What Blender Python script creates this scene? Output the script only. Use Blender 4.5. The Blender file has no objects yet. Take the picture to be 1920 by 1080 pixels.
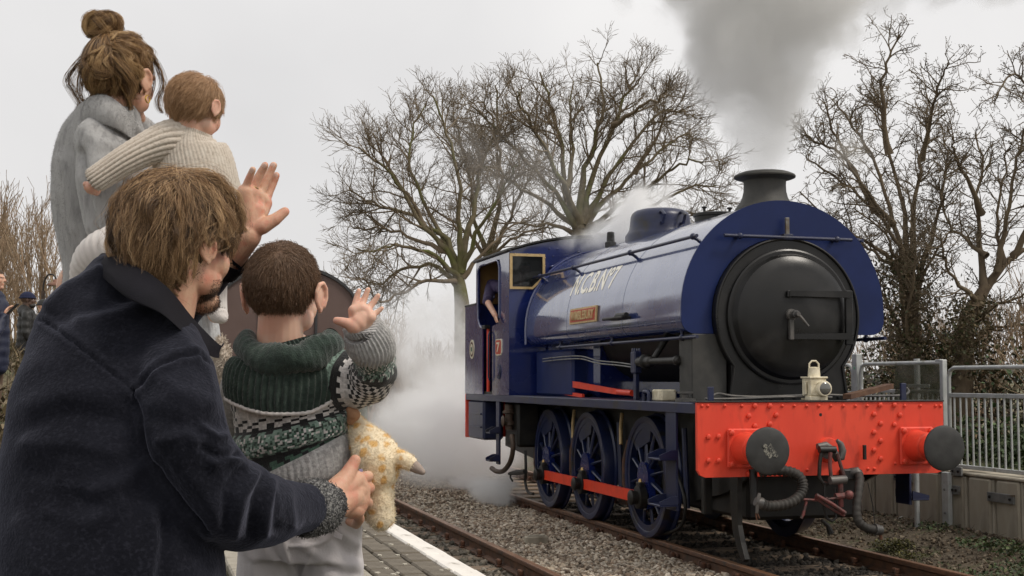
import bpy, math, random
import numpy as np
from mathutils import Vector, Matrix
import mathutils
R = math.radians
rnd = random.Random(7)
nrg = np.random.default_rng(11)
scn = bpy.context.scene
col = scn.collection

# ------------------------------------------------------------------ camera
FPX, CAMZ = 2550.0, 1.56
PITCH, YAW = 3.8588, 15.2127
cd = bpy.data.cameras.new('camera')
cam = bpy.data.objects.new('camera', cd)
col.objects.link(cam)
cam.location = (0, 0, CAMZ)
cam.rotation_euler = (R(90 + PITCH), 0, R(-YAW))
cd.sensor_width = 36.0
cd.lens = 36.0 * FPX / 1920
cd.clip_start = 0.05
cd.clip_end = 3000
scn.camera = cam

# ------------------------------------------------------------------ world: overcast sky
SUN_EL, SUN_AZ = 52.0, 128.0      # azimuth clockwise from +Y
world = bpy.data.worlds.new('World')
scn.world = world
world.use_nodes = True
wn, wl = world.node_tree.nodes, world.node_tree.links
wn.clear()
w_out = wn.new('ShaderNodeOutputWorld')
w_bg = wn.new('ShaderNodeBackground')
w_bg.inputs['Strength'].default_value = 0.1
w_sky = wn.new('ShaderNodeTexSky')
w_sky.sky_type = 'NISHITA'
w_sky.sun_disc = False
w_sky.sun_elevation = R(SUN_EL)
w_sky.sun_rotation = R(SUN_AZ)
w_sky.dust_density = 4.0
w_sky.ozone_density = 1.0
w_tc = wn.new('ShaderNodeTexCoord')
w_nz = wn.new('ShaderNodeTexNoise')
w_nz.inputs['Scale'].default_value = 2.2
w_nz.inputs['Detail'].default_value = 5
w_nz.inputs['Distortion'].default_value = 0.3
w_cr = wn.new('ShaderNodeValToRGB')
w_cr.color_ramp.elements[0].position = 0.3
w_cr.color_ramp.elements[0].color = (5.9, 5.82, 5.82, 1)
w_cr.color_ramp.elements[1].position = 0.72
w_cr.color_ramp.elements[1].color = (7.75, 7.6, 7.48, 1)
w_mix = wn.new('ShaderNodeMixRGB')
w_mix.inputs['Fac'].default_value = 0.96
wl.new(w_tc.outputs['Generated'], w_nz.inputs['Vector'])
wl.new(w_nz.outputs['Fac'], w_cr.inputs['Fac'])
wl.new(w_sky.outputs['Color'], w_mix.inputs['Color1'])
wl.new(w_cr.outputs['Color'], w_mix.inputs['Color2'])
wl.new(w_mix.outputs['Color'], w_bg.inputs['Color'])
wl.new(w_bg.outputs['Background'], w_out.inputs['Surface'])

sd = bpy.data.lights.new('sun', 'SUN')
sd.energy = 1.5
sd.angle = R(14)
sd.color = (1.0, 0.93, 0.83)
sun = bpy.data.objects.new('sun', sd)
col.objects.link(sun)
_d = Vector((math.sin(R(SUN_AZ)) * math.cos(R(SUN_EL)), math.cos(R(SUN_AZ)) * math.cos(R(SUN_EL)), math.sin(R(SUN_EL))))
sun.rotation_euler = _d.to_track_quat('Z', 'Y').to_euler()

scn.view_settings.view_transform = 'Standard'
scn.view_settings.look = 'None'
scn.view_settings.exposure = 0.34
scn.view_settings.gamma = 1.0
scn.view_settings.use_curve_mapping = False
scn.render.engine = 'CYCLES'
cy = scn.cycles
cy.use_denoising = True
cy.max_bounces = 28
cy.diffuse_bounces = 3
cy.glossy_bounces = 3
cy.transparent_max_bounces = 12
cy.volume_bounces = 24
cy.volume_step_rate = 1.0
cy.volume_max_steps = 96
cy.use_adaptive_sampling = True
cy.adaptive_threshold = 0.02
cy.sample_clamp_indirect = 6

# ------------------------------------------------------------------ measuring helpers (photo pixel -> world point at a true distance)
_p, _y = R(PITCH), R(YAW)
FW = Vector((math.sin(_y) * math.cos(_p), math.cos(_y) * math.cos(_p), math.sin(_p)))
RT = Vector((math.cos(_y), -math.sin(_y), 0))
UP = RT.cross(FW)
CAM = Vector((0, 0, CAMZ))
def ray(px, py): return FW + RT * ((px - 960) / FPX) - UP * ((py - 540) / FPX)
def at(px, py, D): return CAM + ray(px, py) * D
def onx(px, py, X):
    d = ray(px, py); return CAM + d * (X / d.x)
def ony(px, py, Y):
    d = ray(px, py); return CAM + d * (Y / d.y)
def onz(px, py, Z):
    d = ray(px, py); return CAM + d * ((Z - CAMZ) / d.z)
FWn, RTn, UPn, CAMn = (np.array(v) for v in (FW, RT, UP, CAM))
def topx(co):
    v = np.asarray(co) - CAMn
    d = v @ FWn
    return 960 + FPX * (v @ RTn) / d, 540 - FPX * (v @ UPn) / d, d

# ------------------------------------------------------------------ numpy value noise
def _hash(i, j, k, s):
    n = (i * 374761393 + j * 668265263 + k * 1274126177 + s * 974634777) & 0xFFFFFFFF
    n = ((n ^ (n >> 13)) * 1274126177) & 0xFFFFFFFF
    return ((n ^ (n >> 16)) & 0xFFFF) / 65535.0
def vnoise(P, scale, seed=0):
    p = np.asarray(P, dtype=np.float64) * scale
    i = np.floor(p).astype(np.int64)
    f = p - i
    f = f * f * (3 - 2 * f)
    out = 0
    for a in (0, 1):
        for b in (0, 1):
            for c in (0, 1):
                w = (f[:, 0] if a else 1 - f[:, 0]) * (f[:, 1] if b else 1 - f[:, 1]) * (f[:, 2] if c else 1 - f[:, 2])
                out = out + w * _hash(i[:, 0] + a, i[:, 1] + b, i[:, 2] + c, seed)
    return out * 2 - 1

# ------------------------------------------------------------------ objects
LOC = {}
def link(o, parent=None):
    col.objects.link(o)
    if parent is not None:
        o.parent = parent
    return o
def tag(o, label=None, cat=None, group=None, kind=None):
    if label: o['label'] = label
    if cat: o['category'] = cat
    if group: o['group'] = group
    if kind: o['kind'] = kind
    return o
def thing(name, loc, label, cat, group=None):
    o = bpy.data.objects.new(name, None)
    o.empty_display_size = 0.2
    o.location = loc
    LOC[o.name] = Vector(loc)
    link(o)
    return tag(o, label, cat, group)
def origin_of(o):
    return LOC.get(o.name, Vector((0, 0, 0)))
def copy_tree(o, parent=None):
    c = o.copy()
    link(c, parent)
    for ch in list(o.children):
        copy_tree(ch, c)
    return c

class MB:
    def __init__(s):
        s.v = []; s.f = []; s.uv = None; s.colr = None
    def add(s, vs, fs):
        b = len(s.v)
        s.v.extend(tuple(x) for x in vs)
        s.f.extend(tuple(i + b for i in f) for f in fs)
        return s
    def box(s, x0, x1, y0, y1, z0, z1, bev=0.0):
        if bev > 0:
            b = min(bev, abs(x1 - x0) * .45, abs(y1 - y0) * .45, abs(z1 - z0) * .45)
            vs = []
            idx = {}
            for ix, X in enumerate((x0, x1)):
                for iy, Y in enumerate((y0, y1)):
                    for iz, Z in enumerate((z0, z1)):
                        sx, sy, sz = (1, -1)[ix], (1, -1)[iy], (1, -1)[iz]
                        idx[(ix, iy, iz)] = len(vs)
                        vs += [(X, Y + sy * b, Z + sz * b), (X + sx * b, Y, Z + sz * b), (X + sx * b, Y + sy * b, Z)]
            g = lambda i, j, k, a: idx[(i, j, k)] + a
            fs = []
            for i in (0, 1):
                q = [g(i, 0, 0, 0), g(i, 1, 0, 0), g(i, 1, 1, 0), g(i, 0, 1, 0)]; fs.append(q if i else q[::-1])
                q = [g(0, i, 0, 1), g(0, i, 1, 1), g(1, i, 1, 1), g(1, i, 0, 1)]; fs.append(q if i else q[::-1])
                q = [g(0, 0, i, 2), g(1, 0, i, 2), g(1, 1, i, 2), g(0, 1, i, 2)]; fs.append(q if i else q[::-1])
            for i in (0, 1):
                for j in (0, 1):
                    q = [g(0, i, j, 1), g(0, i, j, 2), g(1, i, j, 2), g(1, i, j, 1)]; fs.append(q)
                    q = [g(i, 0, j, 0), g(i, 0, j, 2), g(i, 1, j, 2), g(i, 1, j, 0)]; fs.append(q)
                    q = [g(i, j, 0, 0), g(i, j, 0, 1), g(i, j, 1, 1), g(i, j, 1, 0)]; fs.append(q)
            for k, o in idx.items():
                fs.append([o, o + 1, o + 2])
            return s.add(vs, fs)
        vs = [(x, y, z) for x in (x0, x1) for y in (y0, y1) for z in (z0, z1)]
        return s.add(vs, [(0, 1, 3, 2), (4, 6, 7, 5), (0, 4, 5, 1), (2, 3, 7, 6), (0, 2, 6, 4), (1, 5, 7, 3)])
    def tube(s, pts, rad, n=8, cap=True, flat=None):
        pts = [Vector(p) for p in pts]
        if not isinstance(rad, (list, tuple)):
            rad = [rad] * len(pts)
        b = len(s.v)
        up = None
        for i, p in enumerate(pts):
            t = (pts[min(i + 1, len(pts) - 1)] - pts[max(i - 1, 0)])
            if t.length < 1e-9: t = Vector((0, 0, 1))
            t.normalize()
            if up is None:
                up = Vector((0, 0, 1)) if abs(t.z) < .9 else Vector((1, 0, 0))
            a = t.cross(up)
            if a.length < 1e-6:
                up = Vector((1, .3, 0)); a = t.cross(up)
            a.normalize()
            c = a.cross(t)
            up = c
            for k in range(n):
                an = 2 * math.pi * k / n
                kx, ky = math.cos(an), math.sin(an)
                if flat: ky *= flat
                s.v.append(tuple(p + (a * kx + c * ky) * rad[i]))
        for i in range(len(pts) - 1):
            for k in range(n):
                k2 = (k + 1) % n
                s.f.append((b + i * n + k, b + i * n + k2, b + (i + 1) * n + k2, b + (i + 1) * n + k))
        if cap:
            s.f.append(tuple(b + k for k in range(n))[::-1])
            s.f.append(tuple(b + (len(pts) - 1) * n + k for k in range(n)))
        return s
    def cyl(s, p0, p1, r0, r1=None, n=16, cap=True):
        return s.tube([p0, p1], [r0, r0 if r1 is None else r1], n, cap)
    def lathe(s, c, axis, prof, n=32, a0=0, closed=True):
        """prof: list of (distance along axis, radius); axis 'x','y','z' or Vector"""
        ax = {'x': Vector((1, 0, 0)), 'y': Vector((0, 1, 0)), 'z': Vector((0, 0, 1))}.get(axis, axis) if isinstance(axis, str) else Vector(axis).normalized()
        t = Vector((0, 0, 1)) if abs(ax.z) < .9 else Vector((1, 0, 0))
        e1 = ax.cross(t).normalized(); e2 = ax.cross(e1)
        c = Vector(c); b = len(s.v)
        for h, r in prof:
            for k in range(n):
                an = a0 + 2 * math.pi * k / n
                s.v.append(tuple(c + ax * h + (e1 * math.cos(an) + e2 * math.sin(an)) * max(r, 1e-5)))
        m = len(prof)
        for i in range(m - 1):
            for k in range(n):
                k2 = (k + 1) % n
                s.f.append((b + i * n + k, b + i * n + k2, b + (i + 1) * n + k2, b + (i + 1) * n + k))
        if closed:
            s.f.append(tuple(b + k for k in range(n))[::-1])
            s.f.append(tuple(b + (m - 1) * n + k for k in range(n)))
        return s
    def prism(s, poly, axis, a, b_):
        """poly 2D list; axis: 'x' -> (y,z), 'y' -> (x,z), 'z' -> (x,y); extruded a..b"""
        def mk(u, v, w):
            return {'x': (w, u, v), 'y': (u, w, v), 'z': (u, v, w)}[axis]
        n = len(poly); b = len(s.v)
        for w in (a, b_):
            s.v.extend(mk(u, v, w) for u, v in poly)
        s.f.append(tuple(b + i for i in range(n))[::-1])
        s.f.append(tuple(b + n + i for i in range(n)))
        for i in range(n):
            j = (i + 1) % n
            s.f.append((b + i, b + j, b + n + j, b + n + i))
        return s
    def ell(s, c, rx, ry, rz, n=12, m=8, M=None):
        c = Vector(c); b = len(s.v)
        for i in range(m + 1):
            th = math.pi * i / m
            for k in range(n):
                an = 2 * math.pi * k / n
                v = Vector((rx * math.sin(th) * math.cos(an), ry * math.sin(th) * math.sin(an), rz * math.cos(th)))
                if M: v = M @ v
                s.v.append(tuple(c + v))
        for i in range(m):
            for k in range(n):
                k2 = (k + 1) % n
                s.f.append((b + i * n + k, b + (i + 1) * n + k, b + (i + 1) * n + k2, b + i * n + k2))
        return s
    def hexbolt(s, c, axis, r=.012, h=.01, n=6):
        c = Vector(c); a = Vector(axis).normalized()
        return s.tube([c, c + a * h * .75, c + a * h], [r, r * .95, r * .55], n)
    def build(s, name, mat, parent=None, smooth=35, label=None, cat=None, group=None, kind=None, own_origin=False, fix=True, subsurf=0):
        me = bpy.data.meshes.new(name)
        off = origin_of(parent) if parent is not None else Vector((0, 0, 0))
        V = np.array(s.v, dtype=np.float32).reshape(-1, 3)
        if parent is None and own_origin and len(V):
            mn, mx = V.min(0), V.max(0)
            off = Vector(((mn[0] + mx[0]) / 2, (mn[1] + mx[1]) / 2, mn[2]))
        V = V - np.array(off, dtype=np.float32)
        me.from_pydata([tuple(x) for x in V.tolist()], [], s.f)
        if fix:
            import bmesh
            bm = bmesh.new(); bm.from_mesh(me)
            bmesh.ops.recalc_face_normals(bm, faces=bm.faces)
            bm.to_mesh(me); bm.free()
        if s.uv is not None:
            uvl = me.uv_layers.new(name='UVMap')
            li = np.empty(len(me.loops), dtype=np.int32)
            me.loops.foreach_get('vertex_index', li)
            uvl.data.foreach_set('uv', np.asarray(s.uv, dtype=np.float32)[li].ravel())
        if mat is not None:
            me.materials.append(mat)
        if smooth:
            me.polygons.foreach_set('use_smooth', [True] * len(me.polygons))
            if smooth < 180:
                me.set_sharp_from_angle(angle=R(smooth))
        me.update()
        o = bpy.data.objects.new(name, me)
        link(o, parent)
        if parent is None:
            o.location = off
            LOC[o.name] = Vector(off)
        else:
            LOC[o.name] = Vector(off)
        if subsurf:
            md = o.modifiers.new('s', 'SUBSURF'); md.levels = md.render_levels = subsurf
        return tag(o, label, cat, group, kind)

def mesh_np(name, V, F, mat, parent=None, smooth=True, corner_cols=None):
    """fast mesh from numpy: V (n,3), F (m,k) all the same k"""
    me = bpy.data.meshes.new(name)
    V = np.asarray(V, dtype=np.float32)
    if parent is not None:
        V = V - np.array(origin_of(parent), dtype=np.float32)
    F = np.asarray(F, dtype=np.int32)
    m, k = F.shape
    me.vertices.add(len(V)); me.vertices.foreach_set('co', V.ravel())
    me.loops.add(m * k); me.loops.foreach_set('vertex_index', F.ravel())
    me.polygons.add(m)
    me.polygons.foreach_set('loop_start', np.arange(0, m * k, k, dtype=np.int32))
    try: me.polygons.foreach_set('loop_total', np.full(m, k, dtype=np.int32))
    except Exception: pass
    me.update(calc_edges=True)
    me.polygons.foreach_set('use_smooth', np.full(m, smooth, dtype=bool))
    if mat: me.materials.append(mat)
    if corner_cols is not None:
        ca = me.color_attributes.new('Col', 'FLOAT_COLOR', 'CORNER')
        ca.data.foreach_set('color', np.asarray(corner_cols, dtype=np.float32).ravel())
    me.validate()
    o = bpy.data.objects.new(name, me)
    link(o, parent)
    LOC[o.name] = Vector(origin_of(parent)) if parent is not None else Vector((0, 0, 0))
    return o

# ------------------------------------------------------------------ materials
MATS = {}
def mat(name, c, rough=.6, metal=0., c2=None, ns=6., nlo=.4, nhi=.62, nd=5., c3=None, s3=2., lo3=.55, hi3=.68,
        bump=0., bs=60., coat=0., coat_ior=1.5, spec=.5, spec_t=None, sheen=0., sheen_t=None, rough2=None, alpha=None, trans=0., sub=0., attr=None,
        stretch=None, bdist=.004, subr=(1, .4, .25)):
    m = bpy.data.materials.new(name)
    m.use_nodes = True
    nt = m.node_tree; N, L = nt.nodes, nt.links
    b = N['Principled BSDF']
    b.inputs['Roughness'].default_value = rough
    b.inputs['Metallic'].default_value = metal
    b.inputs['Coat Weight'].default_value = coat
    b.inputs['Coat Roughness'].default_value = .06
    b.inputs['Coat IOR'].default_value = coat_ior
    b.inputs['Specular IOR Level'].default_value = spec
    b.inputs['Sheen Weight'].default_value = sheen
    b.inputs['Sheen Roughness'].default_value = .5
    if spec_t: b.inputs['Specular Tint'].default_value = (*spec_t, 1)
    if sheen_t: b.inputs['Sheen Tint'].default_value = (*sheen_t, 1)
    b.inputs['Transmission Weight'].default_value = trans
    if sub:
        b.inputs['Subsurface Weight'].default_value = sub
        b.inputs['Subsurface Radius'].default_value = subr
        b.inputs['Subsurface Scale'].default_value = .008
    if alpha is not None: b.inputs['Alpha'].default_value = alpha
    tc = N.new('ShaderNodeTexCoord')
    src = tc.outputs['Object']
    if stretch:
        mp = N.new('ShaderNodeMapping'); mp.inputs['Scale'].default_value = stretch
        L.new(src, mp.inputs['Vector']); src = mp.outputs['Vector']
    cur = None
    if attr:
        a = N.new('ShaderNodeAttribute'); a.attribute_name = attr; cur = a.outputs['Color']
    def noise(sc, d=5.):
        n = N.new('ShaderNodeTexNoise'); n.inputs['Scale'].default_value = sc; n.inputs['Detail'].default_value = d
        L.new(src, n.inputs['Vector']); return n.outputs['Fac']
    def ramp(f, lo, hi):
        r = N.new('ShaderNodeMapRange'); r.inputs['From Min'].default_value = lo; r.inputs['From Max'].default_value = hi
        L.new(f, r.inputs['Value']); return r.outputs['Result']
    def mixc(f, A, B):
        x = N.new('ShaderNodeMixRGB'); L.new(f, x.inputs['Fac'])
        for s_, v in (('Color1', A), ('Color2', B)):
            if hasattr(v, 'default_value') or isinstance(v, bpy.types.NodeSocket): L.new(v, x.inputs[s_])
            else: x.inputs[s_].default_value = (*v, 1)
        return x.outputs['Color']
    f = None
    if c2 is not None:
        f = ramp(noise(ns, nd), nlo, nhi)
        if cur is None: cur = mixc(f, c, c2)
        else:
            x = N.new('ShaderNodeMixRGB'); x.blend_type = 'MULTIPLY'; x.inputs['Fac'].default_value = 1
            L.new(cur, x.inputs['Color1']); L.new(mixc(f, c, c2), x.inputs['Color2']); cur = x.outputs['Color']
    if c3 is not None:
        f3 = ramp(noise(s3, 7.), lo3, hi3)
        cur = mixc(f3, cur if cur is not None else c, c3)
    if cur is not None: L.new(cur, b.inputs['Base Color'])
    else: b.inputs['Base Color'].default_value = (*c, 1)
    if rough2 is not None:
        ff = ramp(noise(ns * .7 + 1.3, 4.), .35, .65)
        r = N.new('ShaderNodeMapRange'); r.inputs['To Min'].default_value = rough; r.inputs['To Max'].default_value = rough2
        L.new(ff, r.inputs['Value']); L.new(r.outputs['Result'], b.inputs['Roughness'])
    if bump:
        bn = N.new('ShaderNodeBump'); bn.inputs['Strength'].default_value = bump; bn.inputs['Distance'].default_value = bdist
        L.new(noise(bs, 6.), bn.inputs['Height']); L.new(bn.outputs['Normal'], b.inputs['Normal'])
    MATS[name] = m
    return m

M = {}
# locomotive
M['blue'] = mat('blue_gloss_paint', (.007, .016, .105), .2, c2=(.009, .020, .125), ns=2.5, coat=1., coat_ior=1.6, rough2=.32, bump=.03, bs=7, bdist=.006)
M['tank'] = mat('blue_tank_paint', (.006, .019, .115), .2, c2=(.009, .024, .135), ns=2.5, coat=1., coat_ior=2.5, spec=1., spec_t=(.35, .55, 1.), rough2=.32, bump=.03, bs=6, bdist=.006)
M['blue_front'] = mat('blue_flat_paint', (.0045, .0140, .076), .42, c2=(.0065, .0180, .094), ns=3, spec=.3, c3=(.012, .024, .085), s3=1.6, lo3=.58, hi3=.75, bump=.06, bs=30)
M['blue_dull'] = mat('blue_dull_paint', (.011, .017, .060), .36, c2=(.022, .026, .058), ns=5, c3=(.024, .021, .020), s3=4, lo3=.56, hi3=.72, bump=.2, bs=60)
M['red'] = mat('red_paint', (.72, .060, .030), .46, c2=(.80, .078, .038), ns=2.2, c3=(.34, .036, .022), s3=4.5, lo3=.53, hi3=.80, bump=.14, bs=40, spec=.4, stretch=(1.6, 1, .55))
M['wheelblue'] = mat('wheel_blue', (.009, .016, .058), .3, c2=(.017, .023, .060), ns=6, c3=(.02, .018, .017), s3=7, lo3=.56, hi3=.7, bump=.2, bs=60)
M['rodred'] = mat('rod_red_paint', (.78, .055, .018), .42, c2=(.66, .05, .02), ns=6, bump=.1, bs=50)
M['black'] = mat('smokebox_black', (.0042, .0040, .0038), .27, c2=(.0085, .008, .0078), ns=3, c3=(.030, .028, .026), s3=2.6, lo3=.55, hi3=.80, rough2=.5, spec=.42, bump=.1, bs=90)
M['chimblack'] = mat('chimney_black', (.032, .031, .028), .62, c2=(.045, .043, .038), ns=9, bump=.5, bs=160)
M['grime'] = mat('oily_black', (.006, .0056, .0052), .5, c2=(.016, .014, .011), ns=8, bump=.3, bs=60)
M['steelgrey'] = mat('worn_steel', (.07, .068, .065), .5, .3, c2=(.13, .12, .11), ns=7, bump=.15, bs=80)
M['bufferface'] = mat('buffer_face', (.024, .024, .023), .6, c2=(.036, .036, .034), ns=9, bump=.2, bs=70)
M['chip'] = mat('worn_paint_patch', (.24, .23, .19), .6, c2=(.035, .035, .033), ns=75, nlo=.42, nhi=.60)
M['brass'] = mat('brass', (.60, .40, .16), .34, .85, c2=(.45, .30, .14), ns=20)
M['brasspaint'] = mat('dull_brass', (.60, .43, .21), .5, .2, c2=(.48, .34, .16), ns=18)
M['plate_red'] = mat('plate_red', (.42, .045, .02), .5)
M['cream_letter'] = mat('cream_letter', (.93, .86, .66), .5, coat=1., coat_ior=2.2)
M['cream'] = mat('cream_paint', (.78, .71, .54), .5, c2=(.56, .49, .34), ns=12, c3=(.25, .2, .13), s3=14, lo3=.62, hi3=.75, bump=.15)
M['glass'] = mat('dark_glass', (.02, .022, .022), .06, spec=.6, alpha=.62)
M['rust'] = mat('rust', (.11, .045, .022), .8, c2=(.055, .03, .02), ns=18, bump=.5, bs=90)
M['brownpipe'] = mat('brown_pipe', (.07, .05, .036), .55, .2, c2=(.10, .065, .045), ns=14, bump=.3)
M['rubber'] = mat('hose_rubber', (.020, .018, .015), .7, c2=(.036, .031, .026), ns=10, bump=.3, bs=120)
M['couplered'] = mat('faded_red_steel', (.17, .05, .045), .55, .2, c2=(.08, .05, .045), ns=20, bump=.3)
M['buffcab'] = mat('cab_interior', (.30, .17, .05), .6, c2=(.22, .12, .04), ns=4)
M['lens'] = mat('lamp_lens', (.10, .10, .09), .08, spec=.8, coat=.5)
# ground and setting
M['rail_side'] = mat('rail_rust', (.085, .042, .024), .75, c2=(.13, .062, .032), ns=14, c3=(.045, .032, .024), s3=9, lo3=.5, hi3=.7, bump=.4, bs=70)
M['rail_top'] = mat('rail_head', (.30, .17, .10), .42, .55, c2=(.22, .11, .06), ns=10, stretch=(1, .2, 1))
M['sleeper'] = mat('sleeper_wood', (.065, .05, .038), .85, c2=(.12, .095, .072), ns=7, c3=(.10, .065, .04), s3=5, stretch=(.25, 1, 1), bump=.7, bs=40)
M['sleeperb'] = mat('sleeper_wood_pale', (.15, .105, .07), .85, c2=(.20, .15, .105), ns=7, stretch=(.25, 1, 1), bump=.7, bs=40)
M['ballast'] = mat('ballast_bed', (.20, .17, .13), .9, c2=(.32, .275, .215), ns=22, c3=(.07, .058, .045), s3=14, lo3=.5, hi3=.66, bump=1.0, bs=38, bdist=.03)
M['stone'] = mat('ballast_stone', (.75, .75, .75), .85, attr='Col', c2=(1, 1, 1), ns=30, bump=.4, bs=60)
M['soil'] = mat('soil', (.080, .060, .038), .95, c2=(.135, .105, .070), ns=16, c3=(.06, .085, .022), s3=2.2, lo3=.55, hi3=.7, bump=1., bs=30, bdist=.03)
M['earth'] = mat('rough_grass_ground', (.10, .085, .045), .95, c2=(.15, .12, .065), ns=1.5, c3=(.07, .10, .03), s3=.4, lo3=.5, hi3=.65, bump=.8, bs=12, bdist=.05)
M['paver'] = mat('brown_paver', (.125, .105, .078), .9, c2=(.175, .150, .115), ns=14, c3=(.09, .075, .052), s3=26, lo3=.5, hi3=.68, bump=.8, bs=140)
M['slab'] = mat('pale_slab', (.30, .27, .215), .88, c2=(.36, .33, .27), ns=11, c3=(.21, .185, .14), s3=20, lo3=.55, hi3=.7, bump=.6, bs=150)
M['joint'] = mat('mossy_joint', (.055, .048, .030), .95, c2=(.085, .085, .025), ns=26, nlo=.5, nhi=.66, bump=1, bs=70)
M['white_edge'] = mat('white_edge_paint', (.80, .76, .70), .75, c2=(.72, .68, .62), ns=12, c3=(.30, .26, .21), s3=17, lo3=.58, hi3=.68, bump=.5, bs=90, stretch=(1, .5, 1))
M['unseen_dark_paving'] = mat('unseen_platform_dark', (.045, .044, .042), .92, c2=(.065, .063, .06), ns=20, bump=.5, bs=120)  # dark tone chosen so hidden paving mirrors little light in the tank
M['chippaint'] = mat('chipped_paint', (.42, .39, .32), .8, c2=(.5, .46, .38), ns=30)
M['concrete'] = mat('concrete', (.38, .335, .26), .9, c2=(.46, .42, .34), ns=4, c3=(.13, .105, .072), s3=2.6, lo3=.5, hi3=.7, bump=.5, bs=60, stretch=(1, 1, .35))
M['galv'] = mat('galvanised_steel', (.46, .475, .46), .5, .3, c2=(.55, .56, .55), ns=9, c3=(.26, .24, .19), s3=7, lo3=.6, hi3=.75, bump=.1)
M['galvdark'] = mat('weathered_plate', (.17, .175, .17), .55, .3, c2=(.24, .24, .23), ns=10, c3=(.12, .09, .06), s3=8, bump=.2)
M['perspex'] = mat('mossy_perspex', (.10, .105, .055), .3, c2=(.18, .17, .12), ns=5, alpha=.55)
M['carriage'] = mat('carriage_brown', (.105, .066, .055), .6, c2=(.115, .074, .062), ns=3, bump=.1)
M['carriage_roof'] = mat('carriage_roof', (.03, .03, .032), .7, c2=(.04, .04, .04), ns=3)
# plants
M['bark'] = mat('bark', (.12, .094, .054), .9, c2=(.17, .138, .082), ns=6, c3=(.12, .125, .035), s3=1.3, lo3=.48, hi3=.66, bump=.8, bs=30)
M['twig'] = mat('twig', (.145, .108, .068), .9, c2=(.195, .150, .098), ns=2)
M['bark2'] = mat('hawthorn_bark', (.115, .082, .052), .9, c2=(.165, .122, .075), ns=8, bump=.8, bs=40)
M['twig2'] = mat('hawthorn_twig', (.12, .088, .055), .9, c2=(.17, .13, .08), ns=3)
M['sapling'] = mat('sapling_bark', (.27, .185, .115), .9, c2=(.34, .25, .16), ns=4)
M['leaf'] = mat('leaf_green', (.7, .7, .7), .6, attr='Col', c2=(1, 1, 1), ns=3)
# ================================================================== SETTING
XC = 5.655                    # centre line of the locomotive's track
RAILS_L = (XC - .7525, XC + .7525)
RAILS_N = (2.485 - .7525, 2.485 + .7525)
PLAT_Z, EDGE_X = .915, 1.115

def sstep(a, b, x):
    t = min(1, max(0, (x - a) / (b - a))); return t * t * (3 - 2 * t)
def ground_z(x, y):
    z = -.20
    if x > 6.9: z += .22 * sstep(6.9, 8.1, x)
    if x > 8.3: z = .575 + .05 * sstep(9.3, 12, x) + .5 * sstep(30, 120, x)
    if x < -.9:
        z = .80 + (1.1 * sstep(11, 23, y)) * sstep(-.9, -1.7, x)
    if y > 60: z = z * (1 - sstep(60, 120, y)) + .3 * sstep(60, 120, y)
    return z
xs = sorted(set([-600, -300, -120, -60, -30, -15, -8, -5, -3.5, -2.6, -2.1, -1.7, -1.5, -1.3, -1.1, -.9, -.88, 0, 1, 2.5, 4, 5.6, 6.9, 7.2, 7.5, 7.8, 8.1, 8.29, 8.31, 9.3, 10, 11, 12, 15, 20, 30, 50, 80, 120, 300, 600]))
ys = [-40, -10, 0, 3, 5] + list(range(6, 30)) + [32, 35, 40, 50, 60, 70, 80, 100, 120, 180, 300, 600, 1500]
V = [(x, y, ground_z(x, y) + (rnd.uniform(-.02, .03) if (x > 8.4 or x < -.95) else 0)) for y in ys for x in xs]
n = len(xs)
F = [(j * n + i, j * n + i + 1, (j + 1) * n + i + 1, (j + 1) * n + i) for j in range(len(ys) - 1) for i in range(n - 1)]
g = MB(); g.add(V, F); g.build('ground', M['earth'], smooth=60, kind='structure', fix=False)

# trackbed sheets
def sheet(name, x0, x1, y0, y1, z, m, nx=6, ny=120, amp=.012, seed=1):
    X, Y = np.meshgrid(np.linspace(x0, x1, nx), np.linspace(y0, y1, ny))
    P = np.stack([X.ravel(), Y.ravel(), np.full(X.size, z)], 1)
    P[:, 2] += amp * vnoise(P, 3.1, seed) + (np.vectorize(lambda a: .20 * sstep(6.9, 8.1, a))(P[:, 0]) if x1 > 7 else 0)
    F = [(j * nx + i, j * nx + i + 1, (j + 1) * nx + i + 1, (j + 1) * nx + i) for j in range(ny - 1) for i in range(nx - 1)]
    o = mesh_np(name, P, F, m, None); return tag(o, kind='structure')
sheet('ballast', 1.2, 4.93, 4, 70, -.165, M['ballast'], 24, 160, .012)
sheet('darkest_ballast', 4.93, 6.45, 4, 70, -.165, mat('darkest_bed', (.05, .042, .032), .9, c2=(.085, .07, .053), ns=22, bump=1., bs=38, bdist=.03), 10, 160, .012, 3)  # darkest strip of the bed, along the engine's track
M['soil'].name = 'soil'
sheet('trackside_soil', 6.45, 8.19, 4, 70, -.155, M['soil'], 16, 160, .03, 5)

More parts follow.
